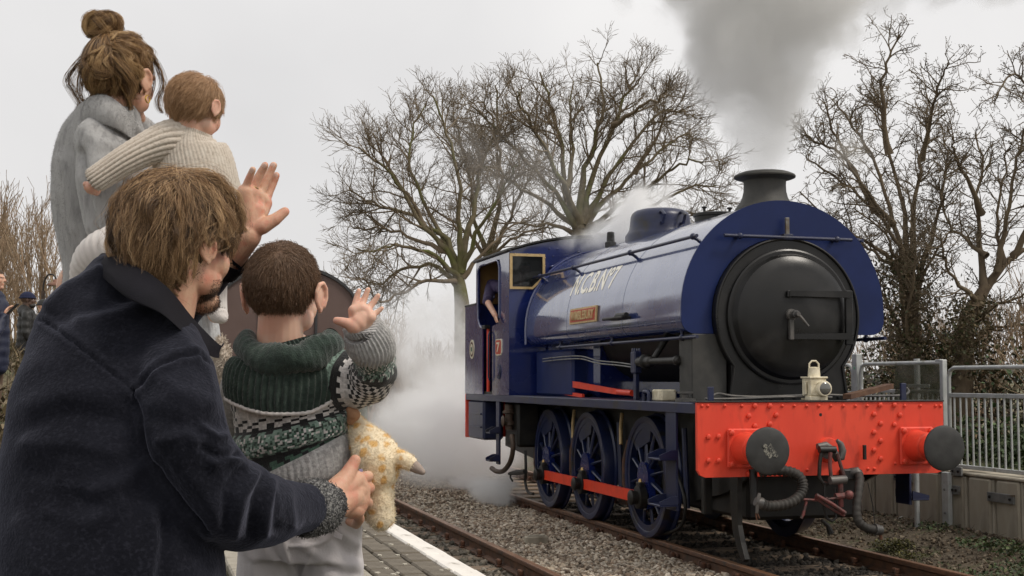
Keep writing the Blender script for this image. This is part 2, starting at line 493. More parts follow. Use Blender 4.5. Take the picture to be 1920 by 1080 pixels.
# ---- railway tracks
def rail_track(xl, xr, label):
    t = thing('railway_track', ((xl + xr) / 2, 0, -.15), None, None); t['kind'] = 'structure'
    for xx in (xl, xr):
        prof = [(-.03, 0), (.03, 0), (.034, -.012), (.034, -.036), (.010, -.052), (.010, -.115), (.062, -.128), (.062, -.142), (-.062, -.142), (-.062, -.128), (-.010, -.115), (-.010, -.052), (-.034, -.036), (-.034, -.012)]
        m = MB().prism([(xx + a, b) for a, b in prof], 'y', -3, 75)
        r = m.build('rail', M['rail_side'], t, smooth=0)
        MB().box(xx - .031, xx + .031, -3, 75, -.008, .0025, .004).build('rail_head', M['rail_top'], r, smooth=30)
    sl = MB().box(-1.3, 1.3, -.125, .125, -.13, 0, .012)
    first = None
    k = 0; yy = 4.1
    while yy < 44:
        if first is None:
            o = sl.build('sleeper', M['sleeper'] if k % 3 else M['sleeperb'], None, smooth=30)
            o.parent = t; first = o; mesh2 = o.data.copy(); mesh2.materials.clear(); mesh2.materials.append(M['sleeperb'])
            ch = MB()
            ch.box(-.10, .10, -.055, .055, 0, .022, .006)
            ch.box(-.095, -.045, -.05, .05, .02, .085, .012); ch.box(.05, .09, -.045, .045, .02, .07, .01)
            ch.box(-.045, -.02, -.075, .075, .03, .075, .008)
            ch.hexbolt((-.085, .0, .02), (0, 0, 1), .018, .075); ch.hexbolt((.085, .02, .02), (0, 0, 1), .016, .05)
            cme = None
        else:
            o = first.copy(); 
            if k % 3 == 0: o.data = mesh2
            link(o, t)
        o.location = (rnd.uniform(-.03, .03), yy, .012)
        o.rotation_euler = (0, 0, rnd.uniform(-.012, .012))
        for sx, xx in ((1, xl - (xl + xr) / 2), (-1, xr - (xl + xr) / 2)):
            if cme is None:
                c = ch.build('rail_chair', M['rust'], None, smooth=30); cme = c.data; c.parent = o
            else:
                c = bpy.data.objects.new('rail_chair', cme); link(c, o)
            c.location = (xx - o.location.x, 0, .001)
            c.rotation_euler = (0, 0, 0 if sx > 0 else math.pi)
        yy += .725 + rnd.uniform(-.02, .02); k += 1
    return t
rail_track(*RAILS_N, 'near')
rail_track(*RAILS_L, 'loco')

# ---- ballast stones (nobody could count them)
_ic = None
def ico():
    import bmesh
    bm = bmesh.new(); bmesh.ops.create_icosphere(bm, subdivisions=1, radius=1)
    v = np.array([x.co[:] for x in bm.verts]); f = np.array([[a.index for a in q.verts] for q in bm.faces]); bm.free()
    return v, f
IV, IF = ico()
def stones(name, regions, pal, seed):
    g = np.random.default_rng(seed)
    vs, fs, cs = [], [], []
    base = 0
    variants = []
    for _ in range(10):
        variants.append(IV * g.uniform(.6, 1.15, (12, 1)) * g.uniform(.65, 1.2, (1, 3)))
    for (x0, x1, y0, y1, z, n, s0, s1) in regions:
        u = g.random(n)
        ypos = y0 + (y1 - y0) * u ** 1.6
        P = np.stack([g.uniform(x0, x1, n), ypos, np.full(n, z)], 1)
        if x1 > 7: P[:, 2] += np.array([.20 * sstep(6.9, 8.1, a) for a in P[:, 0]])
        P[:, 2] += .014 * vnoise(P, 2.3, seed) + g.uniform(-.012, .014, n)
        sz = g.uniform(s0, s1, n) * (1 + .5 * g.random(n) ** 4)
        vi = g.integers(0, 10, n); an = g.uniform(0, 6.28, n); tl = g.uniform(-1.2, 1.2, n)
        ca, sa, ct, st = np.cos(an), np.sin(an), np.cos(tl), np.sin(tl)
        Vv = np.stack(variants)[vi]
        x = Vv[:, :, 0] * ca[:, None] - Vv[:, :, 1] * sa[:, None]
        y = Vv[:, :, 0] * sa[:, None] + Vv[:, :, 1] * ca[:, None]
        zz = Vv[:, :, 2] * .8
        y2 = y * ct[:, None] - zz * st[:, None]; z2 = y * st[:, None] + zz * ct[:, None]
        W = np.stack([x, y2, z2], 2) * sz[:, None, None] + P[:, None, :]
        vs.append(W.reshape(-1, 3))
        fs.append((IF[None] + (base + 12 * np.arange(n))[:, None, None]).reshape(-1, 3))
        base += 12 * n
        pa = np.array(pal)[g.integers(0, len(pal), n)] * g.uniform(.55, 1.2, (n, 1))
        cs.append(np.repeat(np.concatenate([pa, np.ones((n, 1))], 1), 60, axis=0))
    o = mesh_np(name, np.concatenate(vs), np.concatenate(fs), M['stone'], None, smooth=False, corner_cols=np.concatenate(cs))
    return tag(o, kind='stuff')
PALE = [(.58, .49, .38), (.48, .39, .29), (.66, .58, .47), (.40, .31, .225), (.27, .195, .135), (.54, .46, .37), (.20, .15, .11)]
DARK = [(.15, .13, .10), (.20, .17, .13), (.11, .10, .075), (.23, .20, .16)]
stones('gravel', [(3.30, 4.86, 9.2, 17, -.115, 15500, .013, .030), (3.30, 4.86, 15, 32, -.115, 8000, .016, .032)], PALE, 3)
stones('dark_gravel', [(1.25, 3.15, 6.5, 22, -.15, 9500, .014, .034)], DARK, 4)
stones('darkest_gravel', [(5.0, 6.32, 8, 18, -.15, 6500, .014, .032)], [(.045, .038, .030), (.07, .058, .045), (.035, .03, .024), (.10, .08, .06)], 5)  # darkest stones, between the rails of the engine's track
stones('trackside_stones', [(6.46, 8.1, 8.5, 20, -.15, 6500, .009, .024)], [(.13, .095, .062), (.17, .125, .08), (.095, .07, .046), (.21, .16, .105), (.30, .245, .175)], 6)
# clods / bits lying along the six-foot: half buried sleeper ends seen left of the puff of steam
cl = MB()
bl = thing('cable_block', onz(1002, 1016, -.10), 'pale concrete cable block half buried in gravel between the tracks', 'concrete block')
p = onz(1002, 1018, -.10)
MB().box(p.x - .10, p.x + .14, p.y - .05, p.y + .05, -.14, -.03, .012).build('block', M['concrete'], bl)
MB().box(p.x - .07, p.x + .11, p.y - .02, p.y + .02, -.031, -.018, .006).build('lid', M['slab'], bl)

# ---- platform
pf = MB()
pf.box(-1.0, EDGE_X - .095, -4, 48, -.2, PLAT_Z - .03)
pf.box(EDGE_X - .22, EDGE_X - .02, -4, 48, -.2, PLAT_Z - .06)
plat = thing('platform', (0, 0, PLAT_Z), None, None); plat['kind'] = 'structure'
pf.build('platform_base', M['joint'], plat, smooth=0)
def pieces(name, x0, x1, y0, y1, ln, gap, m, z=PLAT_Z, stagger=0., jit=.004, th=.06):
    me = None; y = y0 + stagger
    while y < y1:
        if me is None:
            o = MB().box(x0 + gap / 2 - (x0 + x1) / 2, x1 - gap / 2 - (x0 + x1) / 2, -ln / 2 + gap / 2, ln / 2 - gap / 2, -th, 0, .006).build(name, m, None, smooth=30)
            o.parent = plat; me = o.data
        else:
            o = bpy.data.objects.new(name, me); link(o, plat)
        o.location = ((x0 + x1) / 2, y + ln / 2, z - PLAT_Z + rnd.uniform(-jit, jit))
        o.rotation_euler = (rnd.uniform(-.006, .006), rnd.uniform(-.012, .012), rnd.uniform(-.008, .008))
        y += ln
pieces('coping_stone', 1.025, EDGE_X, 3.2, 30, .45, .003, M['white_edge'], jit=.0015, th=.07)
for k, (a, b) in enumerate(((.936, 1.024), (.847, .935), (.759, .846))):
    pieces('paver', a, b, 3.4, 18, .205, .006, M['paver'], stagger=(0, .1, .03)[k])
pieces('slab', .30, .755, 3.1, 22, .61, .010, M['slab'])
MB().box(-.98, .255, -3, 22, PLAT_Z - .03, PLAT_Z - .003).build('unseen_dark_paving', M['unseen_dark_paving'], plat, smooth=0)  # out of view, made dark to keep the tank's lower reflection dark
MB().box(-1, 1.02, 22, 48, PLAT_Z - .03, PLAT_Z - .004).build('far_paving', M['unseen_dark_paving'], plat, smooth=0)
# flakes of white paint worn onto the pavers
fl = MB()
for (px, py) in [(673, 995), (683, 995), (688, 1006), (703, 1003), (729, 1004), (733, 1021), (695, 1028), (712, 1041), (745, 1041), (763, 1041), (765, 1020), (715, 1054), (682, 1060), (724, 1066), (745, 1074), (738, 1077), (690, 1079), (828, 1070), (838, 1067), (760, 1058), (707, 1074)]:
    c = onz(px, py, PLAT_Z)
    n = 13; r = rnd.uniform(.004, .0105)
    ring = [(c.x + r * rnd.uniform(.6, 1.3) * math.cos(i * 6.283 / n), c.y + r * 1.6 * rnd.uniform(.6, 1.3) * math.sin(i * 6.283 / n), PLAT_Z + .0022) for i in range(n)]
    ring2 = [(a, b, PLAT_Z - .002) for a, b, _ in ring]
    fl.add(ring + ring2, [tuple(range(n))] + [(i, (i + 1) % n, n + (i + 1) % n, n + i) for i in range(n)])
o = fl.build('paint_flake', M['chippaint'], plat, smooth=0); o['kind'] = 'stuff'

# ---- right hand platform: concrete wall with railings
WX = 8.20
w = thing('platform_wall', (WX, 12, 0), 'low stained concrete retaining wall below the grey railings', 'retaining wall')
MB().box(WX + .05, WX + .24, 6, 40, -.3, .60).build('wall_core', M['concrete'], w, smooth=0)
y = 8.2; pm = None
while y < 24:
    ln = .46
    if pm is None:
        m = MB()
        m.box(-.05, .06, -.22, .14, -.32, .575, .02)
        m.box(-.012, .06, .14, .20, -.32, .575, .008)
        m.box(-.04, .06, .20, .235, -.32, .575, .012)
        o = m.build('concrete_panel', M['concrete'], None, smooth=30); o.parent = w; pm = o.data
    else:
        o = bpy.data.objects.new('concrete_panel', pm); link(o, w)
    o.location = (rnd.uniform(-.008, .008), y + ln / 2 - 12, 0)
    o.rotation_euler = (0, 0, rnd.uniform(-.012, .012))
    y += ln
MB().box(WX - .05, WX + .45, 6, 40, .578, .612, .01).build('coping', M['concrete'], w, smooth=30)
for (pa, pb) in [((1852, 922), (1902, 946)), ((1783, 876), (1804, 891)), ((1783, 911), (1800, 927)), ((1676, 888), (1711, 902))]:
    a, b = onx(pa[0], pa[1], WX - .06), onx(pb[0], pb[1], WX - .06)
    zc = (a.z + b.z) / 2
    m = MB().box(WX - .072, WX - .05, b.y, a.y, zc - .045, zc + .045, .003)
    pl = m.build('joint_plate', M['galvdark'], w, smooth=30)
    for yy in (a.y - .05, b.y + .05): MB().hexbolt((WX - .072, yy, zc), (-1, 0, 0), .016, .016).build('bolt', M['grime'], pl)
FX = 8.30
def rail_panel(y0, y1, label, zt=1.685, zm=1.40, zb=.655, bars=True, roundend=True, gapbars=.108, cat='railing', name='platform_railing', group='grey railings on the right platform'):
    t = thing(name, (FX, (y0 + y1) / 2, .61), label, cat, group)
    r = .022
    if roundend:
        pts = [(FX, y0, .61), (FX, y0, zt - .10), (FX, y0 + .03, zt - .03), (FX, y0 + .10, zt), (FX, y1 - .10, zt), (FX, y1 - .03, zt - .03), (FX, y1, zt - .10), (FX, y1, .61)]
        MB().tube(pts, r, 10).build('hoop_frame', M['galv'], t)
    MB().box(FX - .02, FX + .02, y0 + .02, y1 - .02, zm - .025, zm + .02, .004).build('middle_rail', M['galv'], t, smooth=30)
    MB().box(FX - .02, FX + .02, y0 + .02, y1 - .02, zb - .02, zb + .02, .004).build('bottom_rail', M['galv'], t, smooth=30)
    if bars:
        y = y0 + .1; bm = None
        while y < y1 - .05:
            if bm is None:
                o = MB().tube([(0, 0, 0), (0, 0, zm - zb - .03)], .011, 8).build('bar', M['galv'], None); o.parent = t; bm = o.data
            else:
                o = bpy.data.objects.new('bar', bm); link(o, t)
            o.location = (0, y - (y0 + y1) / 2, zb + .015 - .61)
            y += gapbars
    return t
ya = onx(1781, 800, FX).y
rail_panel(ya - 3.0, ya, 'grey hooped railing panel right of the clear mossy panel, nearest the camera')
yb = onx(1615, 730, FX).y
yp = onx(1770, 760, FX).y
t = thing('gate_frame', (FX, yp, 0), 'tall grey gate frame holding a mossy clear panel behind the red buffer beam', 'gate')
MB().box(FX - .03, FX + .03, yp - .03, yp + .03, .0, 1.775, .006).build('post', M['galv'], t, smooth=30)
MB().tube([(FX, yp, 1.745), (FX, yb - .10, 1.745), (FX, yb - .03, 1.72), (FX, yb, 1.65), (FX, yb, .62)], .024, 10).build('hoop_frame', M['galv'], t)
MB().box(FX - .022, FX + .022, yp + .03, yp + .12, 1.735, 1.78, .003).build('end_cap', M['galv'], t, smooth=30)
MB().box(FX - .02, FX + .02, yp + .035, yb - .02, 1.41, 1.45, .004).build('middle_rail', M['galv'], t, smooth=30)
MB().box(FX - .02, FX + .02, yp + .035, yb - .02, .64, .68, .004).build('bottom_rail', M['galv'], t, smooth=30)
y = yp + .12; bm = None
while y < yb - .05:
    if bm is None:
        o = MB().tube([(0, 0, 0), (0, 0, .74)], .012, 8).build('bar', M['galv'], None); o.parent = t; bm = o.data
    else:
        o = bpy.data.objects.new('bar', bm); link(o, t)
    o.location = (0, y - yp, .675); y += .10
ypa, ypb = yp + .034, onx(1683, 720, FX).y
pl = MB().box(FX - .036, FX - .028, ypa, ypb, 1.02, 1.728, .001).build('clear_panel', M['perspex'], t, smooth=0)
yq = onx(1720, 720, FX + .25).y
t = thing('sign_post', (FX + .25, yq, .6), 'pale weathered pole with a crossbar behind the mossy clear panel', 'post')
MB().tube([(FX + .25, yq, .6), (FX + .25, yq, 1.80)], .035, 12).build('pole', M['galv'], t)
MB().box(FX + .20, FX + .215, yq - .32, yq + .15, 1.47, 1.51, .003).build('crossbar', M['galv'], t, smooth=30)
yw = onx(1607, 700, FX).y
t = thing('steel_post', (FX, yw, .6), 'wide galvanised post with a green paint spot beside the smokebox', 'post')
MB().box(FX - .04, FX + .04, yw - .055, yw + .055, .6, 1.87, .006).build('column', M['galv'], t, smooth=30)
MB().lathe((FX - .0405, yw - .01, 1.70), (-1, 0, 0), [(0, .018), (.002, .017)], 12).build('paint_spot', mat('green_spot', (.18, .48, .30), .6), t)
rail_panel(yw + .10, yw + 2.0, 'grey railing panel partly hidden behind the smokebox', zt=1.74)
rail_panel(yw + 2.1, yw + 4.1, 'grey railing panel hidden behind the boiler', zt=1.74)
yg = onx(1720, 980, 7.85).y
t = thing('marker_post', (7.85, yg, 0), 'slim grey tube post standing in the soil before the concrete wall', 'post')
MB().tube([(7.85, yg, -.1), (7.85, yg, .62)], .028, 12).build('tube', M['galv'], t)
MB().lathe((7.85, yg, .62), 'z', [(0, .03), (.012, .03), (.02, .018)], 12).build('cap', M['galv'], t)
yg = onx(1773, 960, WX - .11).y
t = thing('wall_stanchion', (WX - .11, yg, 0), 'broad grey steel stanchion bolted to the concrete wall', 'stanchion')
MB().box(WX - .115, WX - .065, yg - .06, yg + .06, -.05, .60, .005).build('plate', M['galv'], t, smooth=30)
for zz in (.18, .42): MB().hexbolt((WX - .115, yg, zz), (-1, 0, 0), .014, .014).build('bolt', M['galvdark'], t)
a, b = onz(1682, 974, .03), onz(1716, 963, .05)
t = MB().tube([a, b], .018, 8).build('white_rod', mat('white_plastic', (.62, .60, .58), .5), None, label='short white rod lying in the grass below the concrete wall', cat='rod', own_origin=True)

# ---- leaf masses (stuff)
def leaf_mass(name, centers, n, size, pal, seed, kind='stuff', flat=.5, hang=0., m=None):
    """centers: list of (x,y,z, rx,ry,rz, weight)"""
    g = np.random.default_rng(seed)
    w = np.array([c[6] for c in centers], float); w /= w.sum()
    ci = g.choice(len(centers), n, p=w)
    C = np.array([c[:3] for c in centers])[ci]; Rr = np.array([c[3:6] for c in centers])[ci]
    d = g.normal(size=(n, 3)); d /= np.linalg.norm(d, axis=1)[:, None]
    P = C + d * Rr * (g.random((n, 1)) ** .5)
    keep = vnoise(P, 2.2, seed) > -.35
    P = P[keep]; n = len(P)
    nn = g.normal(size=(n, 3)); nn[:, 2] = np.abs(nn[:, 2]) + flat; nn /= np.linalg.norm(nn, axis=1)[:, None]
    t = np.cross(nn, g.normal(size=(n, 3))); t /= np.linalg.norm(t, axis=1)[:, None]
    b = np.cross(nn, t)
    s = (size * g.uniform(.5, 1.3, n))[:, None]
    q = np.stack([P - t * s, P + b * s * .55 + nn * s * .12, P + t * s, P - b * s * .55 + nn * s * .12], 1).reshape(-1, 3)
    F = np.arange(4 * n).reshape(n, 4)
    pa = np.array(pal)[g.integers(0, len(pal), n)] * g.uniform(.55, 1.25, (n, 1))
    cc = np.repeat(np.concatenate([pa, np.ones((n, 1))], 1), 4, axis=0)
    o = mesh_np(name, q, F, m or M['leaf'], None, smooth=False, corner_cols=cc)
    return tag(o, kind=kind)
def blades(name, rects, n, h0, h1, pal, seed, lean=.5, wd=.006):
    g = np.random.default_rng(seed)
    Ps = []
    for (x0, x1, y0, y1, wt) in rects:
        k = int(n * wt)
        Ps.append(np.stack([g.uniform(x0, x1, k), g.uniform(y0, y1, k)], 1))
    P2 = np.concatenate(Ps); n = len(P2)
    kk = vnoise(np.c_[P2, np.zeros(n)], 1.7, seed) > -.2
    P2 = P2[kk]; n = len(P2)
    z = np.array([ground_z(a, b) for a, b in P2]) - .01
    P = np.c_[P2, z]
    h = g.uniform(h0, h1, n)[:, None]
    d = np.c_[g.normal(size=(n, 2)) * lean, np.ones(n)]; d /= np.linalg.norm(d, axis=1)[:, None]
    side = np.cross(d, g.normal(size=(n, 3))); side /= np.linalg.norm(side, axis=1)[:, None]
    droop = np.c_[d[:, :2], np.zeros(n)] * h * .5
    w = side * wd
    q = np.stack([P - w, P + w, P + d * h * .55 + w * .7, P + d * h * .55 - w * .7, P + d * h + droop - [0, 0, .0]], 1).reshape(-1, 3)
    i = (5 * np.arange(n))[:, None]
    F = np.concatenate([i + [[0, 1, 2]], i + [[0, 2, 3]], i + [[3, 2, 4]]])
    pa = np.array(pal)[g.integers(0, len(pal), n)] * g.uniform(.6, 1.3, (n, 1))
    cc = np.repeat(np.concatenate([pa, np.ones((n, 1))], 1), 3, axis=0); cc = np.concatenate([cc, cc, cc])
    o = mesh_np(name, q, F, M['leaf'], None, smooth=False, corner_cols=cc)
    return tag(o, kind='stuff')
GRN = [(.045, .085, .020), (.065, .11, .028), (.035, .06, .016), (.09, .12, .035)]
OLV = [(.075, .070, .022), (.055, .058, .020), (.10, .075, .035), (.085, .055, .028), (.13, .10, .05)]
DRY = [(.20, .145, .075), (.16, .11, .055), (.25, .19, .10), (.12, .085, .045), (.10, .10, .04)]
# weeds on the trackside soil, ivy behind the railings, tangle under the hawthorns
leaf_mass('trackside_weeds', [(7.75, 10.9, .02, .35, .9, .06, 3), (7.0, 9.8, -.10, .5, .7, .05, 2), (7.9, 12.4, .03, .18, .5, .08, 1), (7.7, 15.2, .05, .3, 1., .09, 1.5), (6.9, 11.0, -.12, .3, .8, .04, 1.0), (7.45, 10.0, -.03, .5, .6, .06, 3)], 5200, .020, GRN + [(.10, .10, .03)], 21)
leaf_mass('moss_clump', [(7.15, 12.05, -.06, .26, .17, .07, 1), (7.05, 11.6, -.1, .2, .2, .04, .4)], 1600, .014, [(.12, .11, .015), (.09, .085, .018), (.05, .05, .015)], 22)
leaf_mass('ivy_bank', [(9.9, y, .72, .7, 1.1, .42, 1) for y in np.arange(10, 26, 1.3)], 34000, .042, GRN, 23)
leaf_mass('hedge_undergrowth', [(11.2 + .6 * math.sin(y * 1.7), y, 1.25 + .25 * math.sin(y * 2.3), .8, 1.2, .90, 1) for y in np.arange(11, 34, 1.2)], 52000, .046, OLV + GRN[:2] + [(.045, .035, .02), (.06, .045, .025)], 24)
blades('trackside_grass', [(6.6, 8.1, 9, 13, .5), (7.2, 8.15, 13, 18, .5)], 1500, .04, .16, DRY + GRN, 25, 1.0, .004)
blades('dry_grass', [(-3.2, -.9, 8, 26, .85), (-6, -1.5, 22, 32, .3)], 20000, .12, .42, DRY, 26, .6, .009)
leaf_mass('bank_scrub', [(-2.0 + .5 * math.sin(y), y, 1.0 + .075 * (y - 11), .9, .9, .25, 1) for y in np.arange(11, 28, 1.1)], 6000, .05, DRY + OLV, 27)

# ---- distant hills
hv, hf = [], []
K = 90
for i in range(K):
    a = R(-40 + 130 * i / (K - 1)); d = 900
    h = 8 + 7 * math.sin(i * .21 + 1.) + 5 * math.sin(i * .53) + 14 * sstep(45, 80, i)
    for (dd, hh) in ((d - 160, .2), (d - 80, h * .6), (d, h), (d + 120, h * .7)):
        hv.append((math.sin(a) * dd, math.cos(a) * dd, hh))
for i in range(K - 1):
    for j in range(3):
        hf.append((i * 4 + j, (i + 1) * 4 + j, (i + 1) * 4 + j + 1, i * 4 + j + 1))
MB().add(hv, hf).build('hills', mat('winter_hills', (.10, .115, .10), .95, c2=(.15, .155, .13), ns=.01), smooth=60, kind='structure')

# ---- carriage standing behind the people on the near track
cx, cy_, ch = 2.62, 25.6, .0
c = thing('railway_carriage', (cx, cy_, 0), 'brown arched-roof railway carriage end standing beyond the boy', 'carriage')
hw = 1.28
def arc_prof(hw, zs, zt, n=20):
    out = []
    for i in range(n + 1):
        u = -1 + 2 * i / n
        out.append((cx + hw * u, zs + (zt - zs) * (1 - abs(u) ** 2.3) ** .72))
    return out
body = [(cx - hw, .95), (cx + hw, .95)] + arc_prof(hw, 3.02, 3.62)[::-1]
MB().prism(body, 'y', cy_, cy_ + 15).build('body', M['carriage'], c, smooth=25)
roof = arc_prof(hw + .05, 3.0, 3.70); inn = arc_prof(hw + .01, 2.98, 3.64)
MB().prism(roof + inn[::-1], 'y', cy_ - .05, cy_ + 15.05).build('roof', M['carriage_roof'], c, smooth=25)
MB().box(cx - .55, cx - .50, cy_ - .03, cy_ + .0, 1.0, 3.1, .005).build('end_pillar', M['carriage_roof'], c, smooth=30)
MB().box(cx + .50, cx + .55, cy_ - .03, cy_ + .0, 1.0, 3.1, .005).build('end_pillar', M['carriage_roof'], c, smooth=30)
MB().box(cx - .30, cx - .22, cy_ - .02, cy_ + .0, 1.0, 2.5, .005).build('gangway_strip', M['cream'], c, smooth=30)
MB().box(cx - 1.2, cx + 1.2, cy_ - .05, cy_ + .1, .80, .98, .01).build('headstock', M['grime'], c, smooth=30)
for s in (-1, 1):
    m = MB().lathe((cx + s * .87, cy_ - .05, 1.03), (0, -1, 0), [(0, .10), (.25, .09), (.26, .06), (.45, .06), (.46, .21), (.49, .20)], 20)
    m.build('buffer', M['grime'], c)
MB().box(cx - 1.15, cx + 1.15, cy_ + .2, cy_ + 14.8, .55, .95).build('underframe', M['grime'], c, smooth=0)
for yy in (cy_ + 2, cy_ + 4.4, cy_ + 10.6, cy_ + 13):
    for s in (-1, 1):
        MB().lathe((cx + s * .75, yy, .46), 'x', [(-.06, .42), (-.06, .46), (.05, .46), (.05, .40), (.03, .12), (.04, .10)], 24).build('wheel', M['grime'], c)
# ================================================================== LOCOMOTIVE
YB, YR = 10.60, 19.08          # front buffer beam, rear of bunker
XS, XO = 4.49, 6.82            # near / far edge of the running plate
loco = thing('steam_locomotive', (XC, 14.8, 0), 'blue saddle tank steam locomotive with a bright red front buffer beam', 'steam locomotive')
def hexes(pts, axis, r, h, m, parent, name='bolt', n=6):
    me = None
    for p in pts:
        p = Vector(p)
        if me is None:
            o = MB().hexbolt((0, 0, 0), axis, r, h, n).build(name, m, None, smooth=40); me = o.data; o.parent = parent
        else:
            o = bpy.data.objects.new(name, me); link(o, parent)
        o.location = p - origin_of(parent)
def dome_rivets(pts, axis, r, h, m, parent, name='rivet'):
    me = None
    for p in pts:
        p = Vector(p)
        if me is None:
            o = MB().lathe((0, 0, 0), axis, [(0, r), (h * .45, r * .92), (h * .8, r * .62), (h, r * .2)], 10).build(name, m, None, smooth=80); me = o.data; o.parent = parent
        else:
            o = bpy.data.objects.new(name, me); link(o, parent)
        o.location = p - origin_of(parent)

# ---- frames and running plate
for s in (-1, 1):
    x = XC + s * .60
    MB().prism([(10.62, 1.30), (18.9, 1.30), (18.9, .62), (17.2, .50), (16.9, .42), (12.0, .42), (11.3, .55), (10.62, .78)], 'x', x - .015, x + .015).build('frame_plate', M['grime'], loco, smooth=0)
MB().box(XC - .58, XC + .58, 11.0, 18.6, .95, 1.28).build('frame_stretcher', M['grime'], loco, smooth=0)
MB().box(XC - .55, XC + .55, 14.9, 16.9, .35, .95, .03).build('ash_pan', M['grime'], loco, smooth=30)
MB().box(XC - .56, XC + .56, 10.95, 12.5, .34, .98, .03).build('cylinder_and_shade_block', M['grime'], loco, smooth=30)  # cylinders, carried low as an added dark mass blocking light under the beam
MB().box(XS + .012, XO - .012, YB + .045, YR - .02, 1.332, 1.362, .004).build('running_plate', M['blue_dull'], loco, smooth=30)
for x0, x1 in ((XS, XS + .03), (XO - .03, XO)):
    MB().box(x0, x1, YB + .045, YR - .02, 1.275, 1.358, .003).build('valance', M['blue_dull'], loco, smooth=30)

# ---- front buffer beam
bx0, bx1 = ony(1307, 755, YB).x, ony(1768, 752, YB).x
XO = max(XO, bx1)
bz0, bz1 = .745, 1.368
beam = MB().prism([(bx0, bz1), (bx0, bz0 + .06), (bx0 + .025, bz0 + .018), (bx0 + .07, bz0), (bx1 - .07, bz0), (bx1 - .025, bz0 + .018), (bx1, bz0 + .06), (bx1, bz1)], 'y', YB, YB + .04).build('buffer_beam', M['red'], loco, smooth=0)
MB().box(bx0 - .005, bx1 + .005, YB - .012, YB + .16, bz1 + .001, bz1 + .014, .003).build('beam_top_angle', M['grime'], beam, smooth=30)
def zp(X, Y): return ony(1260 + X / 3.31, 560 + Y / 3.31, YB)
pts = []
for x in (185, 222, 327, 433, 683, 758, 835, 910, 985, 1062, 1137, 1210, 1443, 1540, 1635, 1665): pts.append(zp(x, 665))
for x, y in ((685, 1063), (762, 1063), (838, 1063), (1215, 1056), (1255, 1056), (1383, 1022)): pts.append(zp(x, y))
dome_rivets(pts, (0, -1, 0), .0155, .016, M['red'], beam)
pts = [zp(x, y) for x, y in ((512, 665), (605, 665), (1290, 660), (1378, 660), (475, 728), (645, 722), (513, 790), (605, 778), (225, 858), (287, 855), (225, 1005), (287, 1005), (1252, 718), (1412, 722), (1293, 775), (1378, 782), (1252, 830), (1293, 882), (1252, 940), (1293, 993), (475, 1085))]
hexes(pts, (0, -1, 0), .024, .022, M['red'], beam)
MB().lathe(zp(922, 720), (0, -1, 0), [(-.01, .014), (.0015, .014)], 14).build('beam_hole', M['grime'], beam)
# ---- buffers
for s in (-1, 1):
    cp = ony(1396 if s < 0 else 1717, 845, YB); c = Vector((cp.x, YB, .985))
    b = MB().lathe(c, (0, -1, 0), [(.02, .140), (.03, .138), (.06, .132), (.17, .122), (.21, .120), (.215, .105), (.29, .105), (.295, .09)], 36).build('buffer', M['red'], loco, smooth=35)
    MB().box(c.x - .165, c.x + .165, YB - .03, YB - .002, c.z - .165, c.z + .165, .012).build('buffer_base', M['red'], b, smooth=30)
    hexes([(c.x + i * .132, YB - .03, c.z + j * .132) for i in (-1, 1) for j in (-1, 1)], (0, -1, 0), .027, .03, M['red'], b)
    MB().lathe(c, (0, -1, 0), [(.28, .075), (.37, .075), (.39, .10), (.415, .14), (.42, .182), (.435, .192), (.45, .189), (.46, .17), (.467, .1), (.468, .0)], 48).build('buffer_head', M['bufferface'], b, smooth=40)
    if s < 0:
        rg = random.Random(3)
        for k in range(9):
            fx, fz, fr_ = rg.gauss(.012, .024), rg.gauss(-.01, .038), rg.uniform(.008, .024); n = 12
            ring = [(c.x + fx + fr_ * rg.uniform(.6, 1.3) * math.cos(i * 6.283 / n), YB - .4685 - .0006 * k, c.z + fz + fr_ * 1.3 * rg.uniform(.6, 1.3) * math.sin(i * 6.283 / n)) for i in range(n)]
            MB().add(ring + [(x, YB - .4635, z) for x, _, z in ring], [tuple(range(n))] + [(i, (i + 1) % n, n + (i + 1) % n, n + i) for i in range(n)]).build('worn_patch', M['chip'], b, smooth=0)
# ---- draw hook and screw coupling
hk = MB()
hy = YB - .05
def H(px, py, Y): return ony(px, py, Y)
hp = [(1533, 838), (1548, 835), (1562, 846), (1570, 860), (1577, 858), (1580, 845), (1576, 832), (1569, 825)]
hk.tube([H(*p, YB - .16) for p in hp], [.03, .034, .036, .034, .033, .032, .026, .014], 12)
hk.cyl(H(1550, 850, YB - .16), H(1552, 848, YB), .045, .06, 12)
hk.build('draw_hook', M['steelgrey'], loco)
MB().lathe((H(1552, 850, YB).x, YB, .96), (0, -1, 0), [(0, .11), (.03, .10), (.035, .06)], 20).build('hook_plate', M['red'], loco)
MB().cyl(H(1536, 843, YB - .20), H(1566, 843, YB - .20), .03, .03, 12).build('shackle_pin', M['grime'], loco)
MB().tube([H(*p, YB - .2) for p in ((1541, 842), (1537, 868), (1536, 895), (1542, 905), (1552, 908))], .017, 8).build('coupling_link', M['grime'], loco)
MB().tube([H(*p, YB - .22) for p in ((1570, 850), (1576, 872), (1582, 890), (1580, 900))], .016, 8).build('coupling_link', M['couplered'], loco)
MB().tube([H(*p, YB - .23) for p in ((1557, 848), (1556, 872), (1558, 893), (1562, 900))], .017, 8).build('coupling_link', M['couplered'], loco)
sc = MB().cyl(H(1556, 901, YB - .24), H(1586, 899, YB - .24), .036, .036, 12)
sc.build('trunnion', M['steelgrey'], loco)
MB().tube([H(1576, 905, YB - .24), H(1577, 950, YB - .22)], .022, 10).build('coupling_screw', M['couplered'], loco)
MB().cyl(H(1566, 931, YB - .24), H(1586, 929, YB - .24), .028, .028, 10).build('trunnion', M['couplered'], loco)
